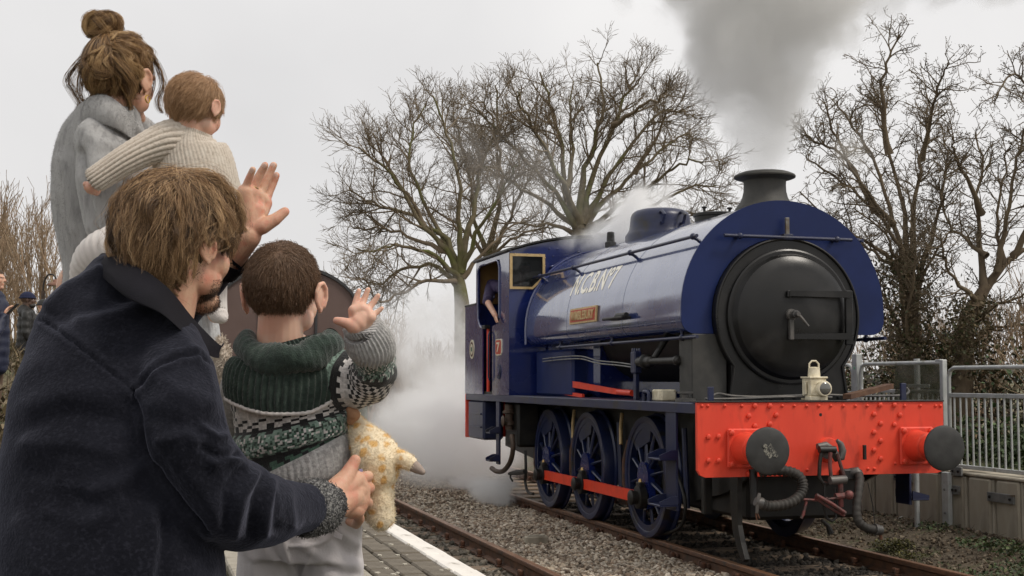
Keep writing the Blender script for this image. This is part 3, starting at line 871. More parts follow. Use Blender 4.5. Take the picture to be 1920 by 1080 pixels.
tm = MB().tube([H(1553, 936, YB - .24), H(1585, 931, YB - .26)], .010, 8).build('tommy_bar', M['couplered'], loco)
MB().ell(H(1592, 928, YB - .26), .04, .04, .04, 14, 10).build('ball_weight', M['couplered'], tm)
MB().tube([H(*p, YB - .2) for p in ((1546, 908), (1545, 950), (1550, 972), (1560, 977), (1568, 970), (1566, 940), (1566, 915))], .014, 8).build('coupling_shackle', M['grime'], loco)
MB().tube([H(*p, YB - .25) for p in ((1530, 928), (1560, 945), (1585, 962))], .017, 8).build('coupling_lever', M['couplered'], loco)
MB().tube([H(*p, YB - .23) for p in ((1528, 934), (1560, 955), (1583, 967))], .012, 8).build('coupling_lever', M['couplered'], loco)
MB().tube([H(*p, YB - .2) for p in ((1512, 940), (1506, 965), (1502, 972))], .013, 8).build('hanging_link', M['couplered'], loco)
MB().tube([H(*p, YB - .2) for p in ((1503, 936), (1530, 938), (1552, 934))], .011, 8).build('hanging_link', M['couplered'], loco)
MB().tube([H(*p, YB - .1) for p in ((1540, 975), (1552, 985), (1558, 1000))], [.014, .02, .03], 8).build('hanging_hook', M['grime'], loco)
# ---- vacuum hose (ribbed) left, steam heat hose right
hp = [(1425, 885, .1), (1450, 882, .12), (1478, 884, .14), (1497, 892, .16), (1505, 908, .18), (1502, 925, .2), (1487, 940, .22), (1465, 947, .22), (1440, 949, .22), (1428, 944, .22)]
ctr = [H(x, y, YB - d) for x, y, d in hp]
def spline(pts, k):
    out = []
    P_ = [Vector(p) for p in pts]
    for i in range(len(P_) - 1):
        p0, p1, p2, p3 = P_[max(i - 1, 0)], P_[i], P_[i + 1], P_[min(i + 2, len(P_) - 1)]
        for j in range(k):
            t = j / k
            out.append(.5 * ((2 * p1) + (p2 - p0) * t + (2 * p0 - 5 * p1 + 4 * p2 - p3) * t * t + (3 * p1 - p0 - 3 * p2 + p3) * t ** 3))
    out.append(P_[-1]); return out
sp = spline(ctr, 9)
MB().tube(sp, [.043 + .0055 * math.sin(i * 2.1) for i in range(len(sp))], 14).build('vacuum_hose', M['rubber'], loco, smooth=80)
MB().cyl(H(1428, 944, YB - .22), H(1416, 940, YB - .22), .05, .035, 12).build('hose_coupling', M['steelgrey'], loco)
MB().tube([H(1424, 925, YB - .23), H(1421, 940, YB - .24), H(1419, 962, YB - .23)], [.014, .02, .012], 8).build('hose_coupling', M['steelgrey'], loco)
MB().tube([H(1420, 962, YB - .23), H(1424, 972, YB - .23), H(1419, 975, YB - .23), H(1417, 962, YB - .23)], .006, 6).build('hose_chain', M['rust'], loco)
MB().cyl(H(1412, 880, YB - .02), H(1414, 945, YB - .04), .035, .03, 12).build('hose_pipe', M['grime'], loco)
sp = spline([H(x, y, YB - d) for x, y, d in ((1608, 885, .08), (1612, 900, .14), (1609, 925, .2), (1606, 955, .24), (1610, 978, .26), (1625, 990, .26), (1642, 993, .26))], 8)
MB().tube(sp, [.038 + .003 * math.sin(i * 1.9) for i in range(len(sp))], 14).build('brake_hose', M['rubber'], loco, smooth=80)
MB().cyl(H(1640, 993, YB - .26), H(1653, 994, YB - .26), .05, .04, 12).build('hose_coupling', M['steelgrey'], loco)
MB().cyl(H(1650, 996, YB - .26), H(1652, 1012, YB - .26), .018, .012, 8).build('hose_coupling', M['rust'], loco)
tp = MB().tube([H(x, y, YB - d) for x, y, d in ((1585, 893, .02), (1596, 886, .06), (1606, 884, .08), (1611, 892, .1))], .042, 12)
tp.build('brake_pipe', M['steelgrey'], loco)
cb = H(1598, 890, YB - .04)
MB().box(cb.x - .11, cb.x + .06, YB - .09, YB, cb.z - .045, cb.z + .05, .012).build('pipe_bracket', M['grime'], loco, smooth=30)
MB().box(H(1622, 868, YB - .05).x - .012, H(1622, 868, YB - .05).x + .012, YB - .06, YB - .03, .875, 1.0, .003).build('pipe_handle', M['grime'], loco, smooth=30)
MB().tube([H(1627, 905, YB - .1), H(1637, 950, YB - .12), H(1640, 985, YB - .15)], .004, 5).build('wire', M['grime'], loco)

# ---- guard irons, steps
for s in (-1,):
    x = XC + s * .70
    MB().prism([(10.78, .95), (10.95, .95), (10.95, .45), (10.90, .25), (10.80, .10), (10.72, .02), (10.66, .05), (10.74, .18), (10.80, .32), (10.80, .6)], 'x', x - .022, x + .022).build('guard_iron', M['grime'], loco, smooth=0)
def step_unit(y0, y1, sidex, s, ztop, zlist, depth=.17):
    m = MB().box(sidex - .008 if s < 0 else sidex - .016, sidex + .016 if s < 0 else sidex + .008, y0, y1, zlist[0] - .04, ztop, .004)
    st = m.build('step_plate', M['blue_dull'], loco, smooth=30)
    for z in zlist:
        x0, x1 = (sidex - depth, sidex) if s < 0 else (sidex, sidex + depth)
        t = MB().box(x0, x1, y0 - .03, y1 + .03, z, z + .018, .005)
        t.build('tread', M['blue_dull'], st, smooth=30)
        xo = x0 if s < 0 else x1
        e = MB()
        for yy in (y0 - .03, y1 + .012):
            e.prism([(x0, z + .018), (x1, z + .018), (x1, z + .09), ((x0 + x1) / 2 + (.02 * -s), z + .088), (x0 + (0 if s < 0 else .0), z + .045)] if s < 0 else [(x0, z + .018), (x1, z + .018), (x1, z + .045), (x0, z + .09)], 'y', yy, yy + .018)
        e.build('tread_side', M['blue_dull'], st, smooth=0)['kind'] = 'stuff'
for s, sx in ((-1, XS + .02), (1, XO - .02)):
    step_unit(11.12, 11.36, sx, s, 1.275, (.46, .86))
    step_unit(17.20, 17.36, sx, s, 1.275, (.50, .86), .14)

# ---- wheels
WY = (12.77, 14.60, 16.12)
def spoked_wheel(xc, yc, s, ang):
    zc, r = .600, .600
    xo = xc
    w = MB().lathe((xo, yc, zc), 'x', [(-.055 * 1, r - .065), (-.06, r - .055), (-.06, r - .005), (-.05, r), (.055, r + .004), (.07, r + .028), (.085, r + .03), (.085, r - .06), (-.055, r - .065)] if s < 0 else [(.055, r - .065), (.06, r - .055), (.06, r - .005), (.05, r), (-.055, r + .004), (-.07, r + .028), (-.085, r + .03), (-.085, r - .06), (.055, r - .065)], 56, closed=False).build('wheel', M['wheelblue'], loco, smooth=40)
    d = -1 if s < 0 else 1
    MB().lathe((xo, yc, zc), 'x', [(-.050, r - .125), (-.050, r - .062), (.03, r - .062), (.03, r - .125), (-.05, r - .125)], 56, closed=False).build('rim', M['wheelblue'], w, smooth=40)
    MB().lathe((xo, yc, zc), (d, 0, 0), [(-.07, .135), (.055, .13), (.075, .10), (.078, .06), (.078, .01)], 28).build('hub', M['wheelblue'], w)
    for k in range(12):
        a = ang + k * math.pi / 6 + .12
        ca, sa = math.cos(a), math.sin(a)
        p0 = (xo + d * .035, yc + ca * .11, zc + sa * .11); p1 = (xo + d * .012, yc + ca * (r - .11), zc + sa * (r - .11))
        MB().tube([p0, p1], [.036, .026], 8, flat=.55).build('spoke', M['wheelblue'], w)
    # balance weight opposite the crank: segment between spokes
    aw = ang + math.pi
    poly = []
    for i in range(13):
        a = aw - .55 + 1.1 * i / 12; poly.append((yc + (r - .115) * math.cos(a), zc + (r - .115) * math.sin(a)))
    for i in range(13):
        a = aw + .55 - 1.1 * i / 12; rr = (r - .115) - .17 * math.cos((a - aw) * 1.43); poly.append((yc + rr * math.cos(a), zc + rr * math.sin(a)))
    MB().prism(poly, 'x', xo - .045, xo + .045).build('balance_weight', M['wheelblue'], w, smooth=30)
    # crank boss
    py, pz = yc + .205 * math.cos(ang), zc + .205 * math.sin(ang)
    bp = []
    for i in range(11):
        a = ang + math.pi / 2 + math.pi * i / 10; bp.append((yc + .15 * math.cos(a), zc + .15 * math.sin(a)))
    for i in range(11):
        a = ang - math.pi / 2 + math.pi * i / 10; bp.append((py + .125 * math.cos(a), pz + .125 * math.sin(a)))
    x0, x1 = sorted((xo + d * .02, xo + d * .088))
    MB().prism(bp, 'x', x0, x1).build('crank_boss', M['blue'], w, smooth=30)
    MB().lathe((xo + d * .085, py, pz), (d, 0, 0), [(0, .065), (.13, .065), (.135, .075), (.155, .075), (.165, .06), (.17, .03)], 20).build('crank_pin', M['grime'], w)
    return py, pz
ANG = R(-107)
pins = []
for y in WY:
    pins.append(spoked_wheel(XC - .753, y, -1, ANG))
    spoked_wheel(XC + .753, y, 1, ANG + math.pi / 2)
    MB().cyl((XC - .7, y, .6), (XC + .7, y, .6), .085, None, 20).build('axle', M['grime'], loco)
    for s in (-1, 1):
        MB().box(XC + s * .60 - .09, XC + s * .60 + .09, y - .17, y + .17, .38, .82, .02).build('axle_box', M['grime'], loco, smooth=30)
        # leaf spring, brake block
        MB().tube([(XC + s * .72, y + .80 * math.cos(a), .58 + .70 * math.sin(a)) for a in (R(-28), R(-8), R(12), R(30))], [.03, .05, .05, .03], 6).build('brake_block', M['rust'], loco, smooth=30)
        MB().tube([(XC + s * .68, y - .70, 1.1), (XC + s * .68, y - .76, .35)], .028, 8).build('brake_hanger', M['blue_dull'], loco)
# side rods
for s in (-1, 1):
    xr = XC + s * (.753 + .135)
    if s < 0: pp = pins
    else: pp = [(y + .205 * math.cos(ANG + math.pi / 2), .6 + .205 * math.sin(ANG + math.pi / 2)) for y in WY]
    for (ya, za), (yb_, zb) in ((pp[0], pp[1]), (pp[1], pp[2])):
        m = MB().prism([(ya + .10, za - .055), (yb_ - .10, zb - .055), (yb_ - .10, zb + .055), (ya + .10, za + .055)], 'x', xr - .022, xr + .022)
        m.build('coupling_rod', M['rodred'], loco, smooth=0)
    for (ya, za) in pp:
        d = s
        bb = MB().lathe((xr - d * .035, ya, za), (d, 0, 0), [(0, .115), (.07, .115), (.075, .10)], 24).build('rod_bearing', M['grime'], loco)
        MB().box(xr - .03, xr + .03, ya - .055, ya + .055, za + .09, za + .15, .01).build('oil_cup', M['grime'], bb, smooth=30)
        MB().cyl((xr, ya, za + .15), (xr, ya, za + .18), .02, .015, 8).build('oil_cap', M['brass'], bb)

# ---- boiler, firebox, smokebox
ZT, RTK = 2.19, 1.0
ZS, RS = 2.135, .715
MB().lathe((XC, 11.4, ZS), 'y', [(0, .60), (5.3, .60)], 48).build('boiler', M['grime'], loco)
MB().box(XC - .66, XC + .66, 14.75, 16.66, 1.363, 2.2, .06).build('firebox', M['blue'], loco, smooth=30)
# smokebox: wrapper with flared saddle
def smoke_outline(r, wb, zb, n=40):
    o = []
    for i in range(n + 1):
        a = R(-38) + (math.pi + 2 * R(38)) * i / n
        o.append((XC + r * math.cos(a), ZS + r * math.sin(a)))
    o.append((XC - wb, zb)); o.append((XC + wb, zb))
    return o
MB().prism(smoke_outline(RS, .575, 1.364), 'y', 11.245, 12.25).build('smokebox', M['black'], loco, smooth=30)
# ring bead round the smokebox front
pts = [(XC + (RS - .012) * math.cos(R(-40) + (math.pi + R(80)) * i / 60), 11.24, ZS + (RS - .012) * math.sin(R(-40) + (math.pi + R(80)) * i / 60)) for i in range(61)]
MB().tube([(XC + .58, 11.24, 1.38)] + pts + [(XC - .58, 11.24, 1.38)], .014, 8).build('front_bead', M['black'], loco)
hexes([(XC - .5 + i * .11, 11.245, 1.40) for i in range(10)], (0, -1, 0), .016, .016, M['black'], loco, 'bolt')
# side saddle plate (cylinder cover) below the tank
for s in (-1,):
    x0, x1 = sorted((XC + s * .58, XC + s * .92))
    MB().box(x0, x1, 11.30, 11.60, 1.363, 1.97, .01).build('saddle_plate', M['chimblack'], loco, smooth=30)
# door
dr = MB().lathe((XC + .01, 11.245, ZS - .005), (0, -1, 0), [(0, .615), (.028, .615), (.036, .60), (.036, .572), (.05, .562), (.085, .545), (.112, .50), (.128, .44), (.150, .33), (.165, .2), (.172, .1), (.174, .01)], 72).build('smokebox_door', M['black'], loco, smooth=28)
dc = Vector((XC + .01, 11.245, ZS - .005))
def D(px, py, off): return ony(px, py, 11.245 - off)
# hinge frame on the door: two straps and the vertical hinge post
a0, a1 = D(1480, 551, .19), D(1590, 553, .14)
MB().prism([(a0.x, a0.z - .02), (a1.x, a1.z - .03), (a1.x, a1.z + .03), (a0.x, a0.z + .028)], 'y', 11.04, 11.075).build('hinge_strap', M['black'], dr, smooth=0)
b0, b1 = D(1484, 631, .19), D(1590, 631, .14)
MB().prism([(b0.x, b0.z - .022), (b1.x, b1.z - .03), (b1.x, b1.z + .03), (b0.x, b0.z + .022)], 'y', 11.04, 11.075).build('hinge_strap', M['black'], dr, smooth=0)
c0, c1 = D(1590, 545, .15), D(1592, 647, .15)
MB().box(c0.x - .035, c0.x + .035, 11.07, 11.11, c1.z, c0.z, .006).build('hinge_post', M['black'], dr, smooth=30)
MB().box(a0.x - .02, a0.x + .02, 11.045, 11.08, a0.z - .03, a0.z + .03, .006).build('strap_end', M['black'], dr, smooth=30)
MB().box(b0.x - .02, b0.x + .02, 11.035, 11.08, b0.z - .03, b0.z + .15, .006).build('handle_bar', M['steelgrey'], dr, smooth=30)
q = D(1484, 590, .18)
MB().lathe(q, (0, -1, 0), [(-.02, .055), (.02, .05), (.022, .032), (.07, .03), (.072, .038), (.10, .036), (.102, .024), (.14, .02)], 18).build('dart_nut', M['steelgrey'], dr)
MB().tube([q + Vector((0, -.12, 0)), D(1503, 596, .31), D(1516, 612, .33)], [.016, .014, .012], 8).build('door_handle', M['steelgrey'], dr)
# ---- saddle tank
def tank_outline(r, zb, n=44, inner=True):
    o = []
    cr = .13
    for i in range(n + 1):
        a = math.pi * i / n
        o.append((XC + r * math.cos(a), ZT + r * math.sin(a)))
    for i in range(7):
        a = math.pi + (math.pi / 2) * i / 6
        o.append((XC - r + cr + cr * math.cos(a), zb + cr + cr * math.sin(a)))
    # inner arc round the smokebox
    x_in = math.sqrt(max(0, .72 ** 2 - (zb - ZS) ** 2))
    a0 = math.atan2(zb - ZS, -x_in)
    if a0 < 0: a0 += 2 * math.pi
    a1 = math.atan2(zb - ZS, x_in)
    for i in range(31):
        a = a0 + (a1 - a0) * i / 30
        o.append((XC + .72 * math.cos(a), ZS + .72 * math.sin(a)))
    for i in range(7):
        a = -math.pi / 2 + (math.pi / 2) * i / 6
        o.append((XC + r - cr + cr * math.cos(a), zb + cr + cr * math.sin(a)))
    return o
ZB = 1.985
TY0, TY1 = 11.32, 16.44
tk = MB().prism(tank_outline(RTK, ZB), 'y', TY0 + .012, TY1).build('saddle_tank', M['tank'], loco, smooth=30)
MB().prism(tank_outline(RTK + .012, ZB - .012), 'y', TY0 - .006, TY0 + .011).build('front_plate', M['blue_front'], tk, smooth=0)
# very low lap strips round the tank (plate joints)
for yy in (12.9, 14.75):
    o_ = tank_outline(RTK + .0025, ZB - .002); i_ = tank_outline(RTK - .01, ZB + .01)
    MB().prism(tank_outline(RTK + .0022, ZB - .002), 'y', yy, yy + .012).build('lap_joint', M['tank'], tk, smooth=30)
# angle where the tank meets the cab
pts = [(XC - (RTK + .004), 16.43, 2.0), (XC - (RTK + .006), 16.43, ZT)] + [(XC + (RTK + .006) * math.cos(math.pi - math.pi * i / 24), 16.43, ZT + (RTK + .012) * math.sin(math.pi * i / 24)) for i in range(1, 25)]
MB().tube(pts, .018, 8).build('rear_angle', M['blue'], tk)
# handrails
def handrail(pts, r, m, parent, name='handrail', posts=(), pd=None):
    h = MB().tube(pts, r, 10).build(name, m, parent)
    for p in posts:
        p = Vector(p)
        e = p + Vector(pd)
        MB().tube([p, p.lerp(e, .5), e], [r * 1.5, r * .9, r * 1.5], 8).build('pillar', m, h)
        MB().ell(p, r * 1.9, r * 1.9, r * 1.9, 10, 6).build('knob', m, h)
hz = 2.86; hx = XC - .80
for s in (-1, 1):
    x = XC + s * .835
    handrail([(x, 11.36, hz), (x, 17.0, hz)], .0165, M['blue_dull'], tk, 'side_handrail', [(x, y, hz) for y in (11.45, 13.1, 15.0, 16.38)], (-s * .085, 0, -.055))
fa, fb = ony(1358, 441, 11.23), ony(1597, 450, 11.23)
handrail([fa, fb], .0165, M['blue_dull'], tk, 'front_handrail', [fa.lerp(fb, .12), fa.lerp(fb, .88)], (0, .085, -.0))
lb = ony(1476, 440, 11.25)
br = MB().box(lb.x - .018, lb.x + .018, 11.235, 11.26, lb.z, ony(1476, 408, 11.25).z, .003)
br.build('lamp_iron', M['galvdark'], tk, smooth=30)
MB().box(lb.x - .05, lb.x + .05, 11.22, 11.32, lb.z - .05, lb.z + .005, .006).build('iron_foot', M['blue_dull'], tk, smooth=30)
# lower pipe rail
for s in (-1, 1):
    x = XC + s * .93
    handrail([(x, 11.15, 1.94), (x, 15.35, 1.94)], .0165, M['blue_dull'], tk, 'lower_rail', [(x, y, 1.94) for y in (11.5, 13.4, 15.2)], (0, 0, .07))
# step bracket on the flank
p0, p1 = onx(1140, 597, XC - 1.03), onx(1178, 590, XC - 1.03)
st = MB().box(XC - 1.10, XC - 1.0, p1.y, p0.y, p0.z - .025, p0.z + .0, .006).build('tank_step', M['grime'], tk, smooth=30)
MB().cyl((XC - 1.05, p1.y, p0.z + .01), (XC - 1.05, p1.y + .28, p0.z + .01), .026, None, 10).build('step_tube', M['grime'], tk)
# nameplate
n0, n1 = onx(1072, 608, XC - 1.03), onx(1123, 574, XC - 1.03)
NZ0, NZ1, NY0, NY1 = 2.178, 2.348, 13.66, 14.58
def on_tank(y, s_arc, off):
    """point on the near flank: s_arc = distance up the wrapper from the spring line"""
    if s_arc <= 0: return Vector((XC - RTK - off, y, ZT + s_arc))
    a = s_arc / RTK
    return Vector((XC - (RTK + off) * math.cos(a), y, ZT + (RTK + off) * math.sin(a)))
def text_mesh(body, size, extrude=.0, offset=0., spacing=1., res=3):
    cu = bpy.data.curves.new('lettering', 'FONT'); cu.body = body; cu.size = size; cu.extrude = extrude; cu.offset = offset
    cu.space_character = spacing; cu.resolution_u = res
    ob = bpy.data.objects.new('lettering_tmp', cu); col.objects.link(ob)
    dg = bpy.context.evaluated_depsgraph_get()
    me = bpy.data.meshes.new_from_object(ob.evaluated_get(dg))
    bpy.data.objects.remove(ob); bpy.data.curves.remove(cu)
    return me
def lettering(body, size, place, m, parent, extrude=.001, offset=0., name='lettering', width=None, spacing=1., slant=0.):
    me = text_mesh(body, size, extrude, offset, spacing)
    import bmesh
    bm = bmesh.new(); bm.from_mesh(me)
    bmesh.ops.triangulate(bm, faces=bm.faces); bmesh.ops.subdivide_edges(bm, edges=[e for e in bm.edges if e.calc_length() > size * .25], cuts=2)
    bm.to_mesh(me); bm.free()
    xs_ = [v.co.x for v in me.vertices]; ys_ = [v.co.y for v in me.vertices]
    w = max(xs_) - min(xs_); h = max(ys_) - min(ys_)
    off = Vector(origin_of(parent))
    for v in me.vertices:
        u = (v.co.x - min(xs_)) / w; t = (v.co.y - min(ys_)) / h
        v.co = place(u + slant * t, t, v.co.z + extrude) - off
    me.materials.clear(); me.materials.append(m); me.update()
    o = bpy.data.objects.new(name, me); link(o, parent); LOC[o.name] = off
    return o
npl = MB()
def plate_curved(y0, y1, s0, s1, o0, o1, k=4):
    vs, fs = [], []
    for o_ in (o0, o1):
        for i in range(k + 1):
            s_ = s0 + (s1 - s0) * i / k
            for y in (y0, y1): vs.append(on_tank(y, s_, o_))
    m = 2 * (k + 1)
    for i in range(k):
        a = 2 * i
        fs += [(a, a + 1, a + 3, a + 2), (m + a, m + a + 2, m + a + 3, m + a + 1), (a, a + 2, m + a + 2, m + a), (a + 1, m + a + 1, m + a + 3, a + 3)]
    fs += [(0, m, m + 1, 1), (2 * k, 2 * k + 1, m + 2 * k + 1, m + 2 * k)]
    return vs, fs
s0, s1 = NZ0 - ZT, NZ1 - ZT
nb = MB().add(*plate_curved(NY0, NY1, s0, s1, .004, .022)).build('nameplate', M['brasspaint'], tk, smooth=30)
MB().add(*plate_curved(NY0 + .035, NY1 - .035, s0 + .02, s1 - .02, .018, .0245)).build('plate_field', M['plate_red'], nb, smooth=30)
lettering('WIMBLEBURY', .2, lambda u, t, z: on_tank(NY1 - .06 - u * (NY1 - NY0 - .12), s0 + .036 + t * (s1 - s0 - .072), .0245 + z * 3), M['brasspaint'], nb, .0015, .004)
# N.C.B. No 7
LY0, LY1 = onx(1070, 557, XC - .93).y, onx(1168, 502, XC - .86).y
LS0, LS1 = .325, .60
lettering('N.C.B.Nº7', .3, lambda u, t, z: on_tank(LY0 - .02 - u * (LY0 - LY1 - .10), LS0 + t * (LS1 - LS0), .0018 + z), M['cream_letter'], tk, .0005, .006, spacing=1.02, slant=.0)
# dome cover and fillers on the tank top
def top_z(x): return ZT + math.sqrt(max(0, RTK ** 2 - (x - XC) ** 2))
dy = 14.38
dome = MB().lathe((XC, dy, 2.98), 'z', [(0, .40), (.20, .40), (.24, .372), (.28, .352), (.36, .342), (.42, .335), (.46, .318), (.49, .28), (.507, .22), (.514, .12), (.516, .01)], 48).build('dome_cover', M['blue_dull'], loco, smooth=50)
for v in dome.data.vertices:      # skirt follows the tank
    w = v.co + Vector(origin_of(dome))
    if w.z < 3.2 - 1e-3: v.co.z += max(0, top_z(w.x) - .02 - w.z) * 0
MB().tube([(XC - .12, dy - .335, 3.30), (XC - .12, dy - .40, 3.30), (XC - .12, dy - .45, 3.40 - .02), (XC - .12, dy - .36, 3.43), (XC - .12, dy - .31, 3.42)], .018, 8).build('dome_handle', M['blue_dull'], dome)
MB().tube([(XC + .12, dy - .335, 3.30), (XC + .12, dy - .40, 3.30), (XC + .12, dy - .45, 3.40 - .02), (XC + .12, dy - .36, 3.43), (XC + .12, dy - .31, 3.42)], .018, 8).build('dome_handle', M['blue_dull'], dome)
fy = 12.85
fl_ = MB().lathe((XC, fy, 3.13), 'z', [(0, .21), (.095, .21), (.10, .225), (.125, .225), (.135, .20), (.14, .05), (.14, .01)], 32).build('filler_lid', M['grime'], loco)
for s in (-1, 1):
    MB().tube([(XC + s * .14, fy - .05, 3.26), (XC + s * .14, fy - .05, 3.31)], .014, 8).build('lid_clamp', M['grime'], fl_)
    MB().ell((XC + s * .14, fy - .05, 3.315), .03, .03, .014, 10, 6).build('clamp_knob', M['grime'], fl_)
for k, yy in enumerate((15.35, 15.62)):
    MB().lathe((XC + (-.16 if k else .1), yy, 3.15), 'z', [(0, .07), (.08, .07), (.09, .05), (.20, .045), (.21, .03)], 14).build('safety_valve', M['grime'], loco)
# ---- chimney
cyy = 11.69
chm = MB().lathe((XC, cyy, 3.06), 'z', [(0, .30), (.10, .285), (.135, .262), (.17, .235), (.21, .215), (.27, .200), (.33, .197), (.37, .200), (.385, .215), (.392, .262), (.402, .286), (.415, .290), (.428, .282), (.437, .262), (.447, .240), (.455, .215), (.458, .19), (.44, .165), (.2, .16)], 56, closed=False).build('chimney', M['chimblack'], loco, smooth=40)

# ---- cab
CX0, CX1 = XS, XC + (XC - XS)
CY0, CY1 = 16.66, 18.42
def roof_z(x):
    u = abs(x - XC) / (XC - CX0)
    return 3.20 + .20 * (1 - u ** 2.0)
cab = MB()
# spectacle plate with two window openings: strips around the openings
w0 = [ony(957, 480, CY0), ony(1020, 475, CY0), ony(1018, 520, CY0), ony(998, 541, CY0), ony(960, 540, CY0)]
wx0, wx1, wz0, wz1 = w0[0].x, w0[1].x, w0[3].z, (w0[0].z + w0[1].z) / 2
sp_ = thing  # alias kept simple
def front_strip(x0, x1, z0, z1=None, top=False):
    n = 10; poly = [(x0, z0), (x1, z0)]
    if top:
        poly += [(x1 + (x0 - x1) * i / n, roof_z(x1 + (x0 - x1) * i / n) - .012) for i in range(n + 1)]
    else:
        poly += [(x1, z1), (x0, z1)]
    cab.prism(poly, 'y', CY0, CY0 + .02)
front_strip(CX0 + .021, CX1 - .021, 1.363, wz0)
front_strip(CX0 + .021, CX1 - .021, wz1 + .0005, top=True)
mx0, mx1 = 2 * XC - wx1, 2 * XC - wx0
front_strip(CX0 + .021, wx0, wz0 + .0005, wz1); front_strip(wx1, mx0, wz0 + .0005, wz1); front_strip(mx1, CX1 - .021, wz0 + .0005, wz1)
# clipped corner
cz = ony(1018, 520, CY0).z; cxk = w0[3].x
for sgn in (1, -1):
    f = (lambda x: x) if sgn > 0 else (lambda x: 2 * XC - x)
    cab.prism([(f(wx1), wz0 + .001), (f(wx1), cz), (f(cxk), wz0 + .001)], 'y', CY0 + .001, CY0 + .019)
cabp = cab.build('cab_front', M['blue'], loco, smooth=0)
for sgn in (1, -1):
    f = (lambda x: x) if sgn > 0 else (lambda x: 2 * XC - x)
    out = [(wx0, wz0), (cxk, wz0), (wx1, cz), (wx1, wz1), (wx0, wz1)]
    cxm = sum(p[0] for p in out) / 5; czm = sum(p[1] for p in out) / 5
    inn = [(cxm + (x - cxm) * .90, czm + (z - czm) * .90) for x, z in out]
    ou2 = [(cxm + (x - cxm) * 1.05, czm + (z - czm) * 1.05) for x, z in out]
    fr = MB()
    for i in range(5):
        j = (i + 1) % 5
        fr.prism([(f(ou2[i][0]), ou2[i][1]), (f(ou2[j][0]), ou2[j][1]), (f(inn[j][0]), inn[j][1]), (f(inn[i][0]), inn[i][1])], 'y', CY0 - .016, CY0 + .004)
    wf = fr.build('cab_window', M['brasspaint'], loco, smooth=0)
    MB().prism([(f(x), z) for x, z in inn], 'y', CY0 + .004, CY0 + .009).build('pane', M['glass'], wf, smooth=0)
    dome_rivets([(f(ou2[i][0] * (1 - t) + ou2[(i + 1) % 5][0] * t) * 1.0, CY0 - .016, (ou2[i][1] * (1 - t) + ou2[(i + 1) % 5][1] * t) * .985 + czm * .015) for i in range(5) for t in (.15, .5, .85)], (0, -1, 0), .008, .007, M['brasspaint'], wf)
# grab rail over the window and rivets on the spectacle plate
ga, gb = ony(1035, 500, CY0 - .05), ony(1085, 473, CY0 - .05)
handrail([ga, ga.lerp(gb, .5) + Vector((0, 0, .012)), gb], .013, M['blue'], loco, 'cab_grab_rail', [ga, gb], (0, .05, 0))
hexes([ony(1030, 466, CY0), ony(1045, 467, CY0), ony(1037, 480, CY0), ony(1085, 468, CY0)], (0, -1, 0), .014, .012, M['blue'], loco, 'bolt')
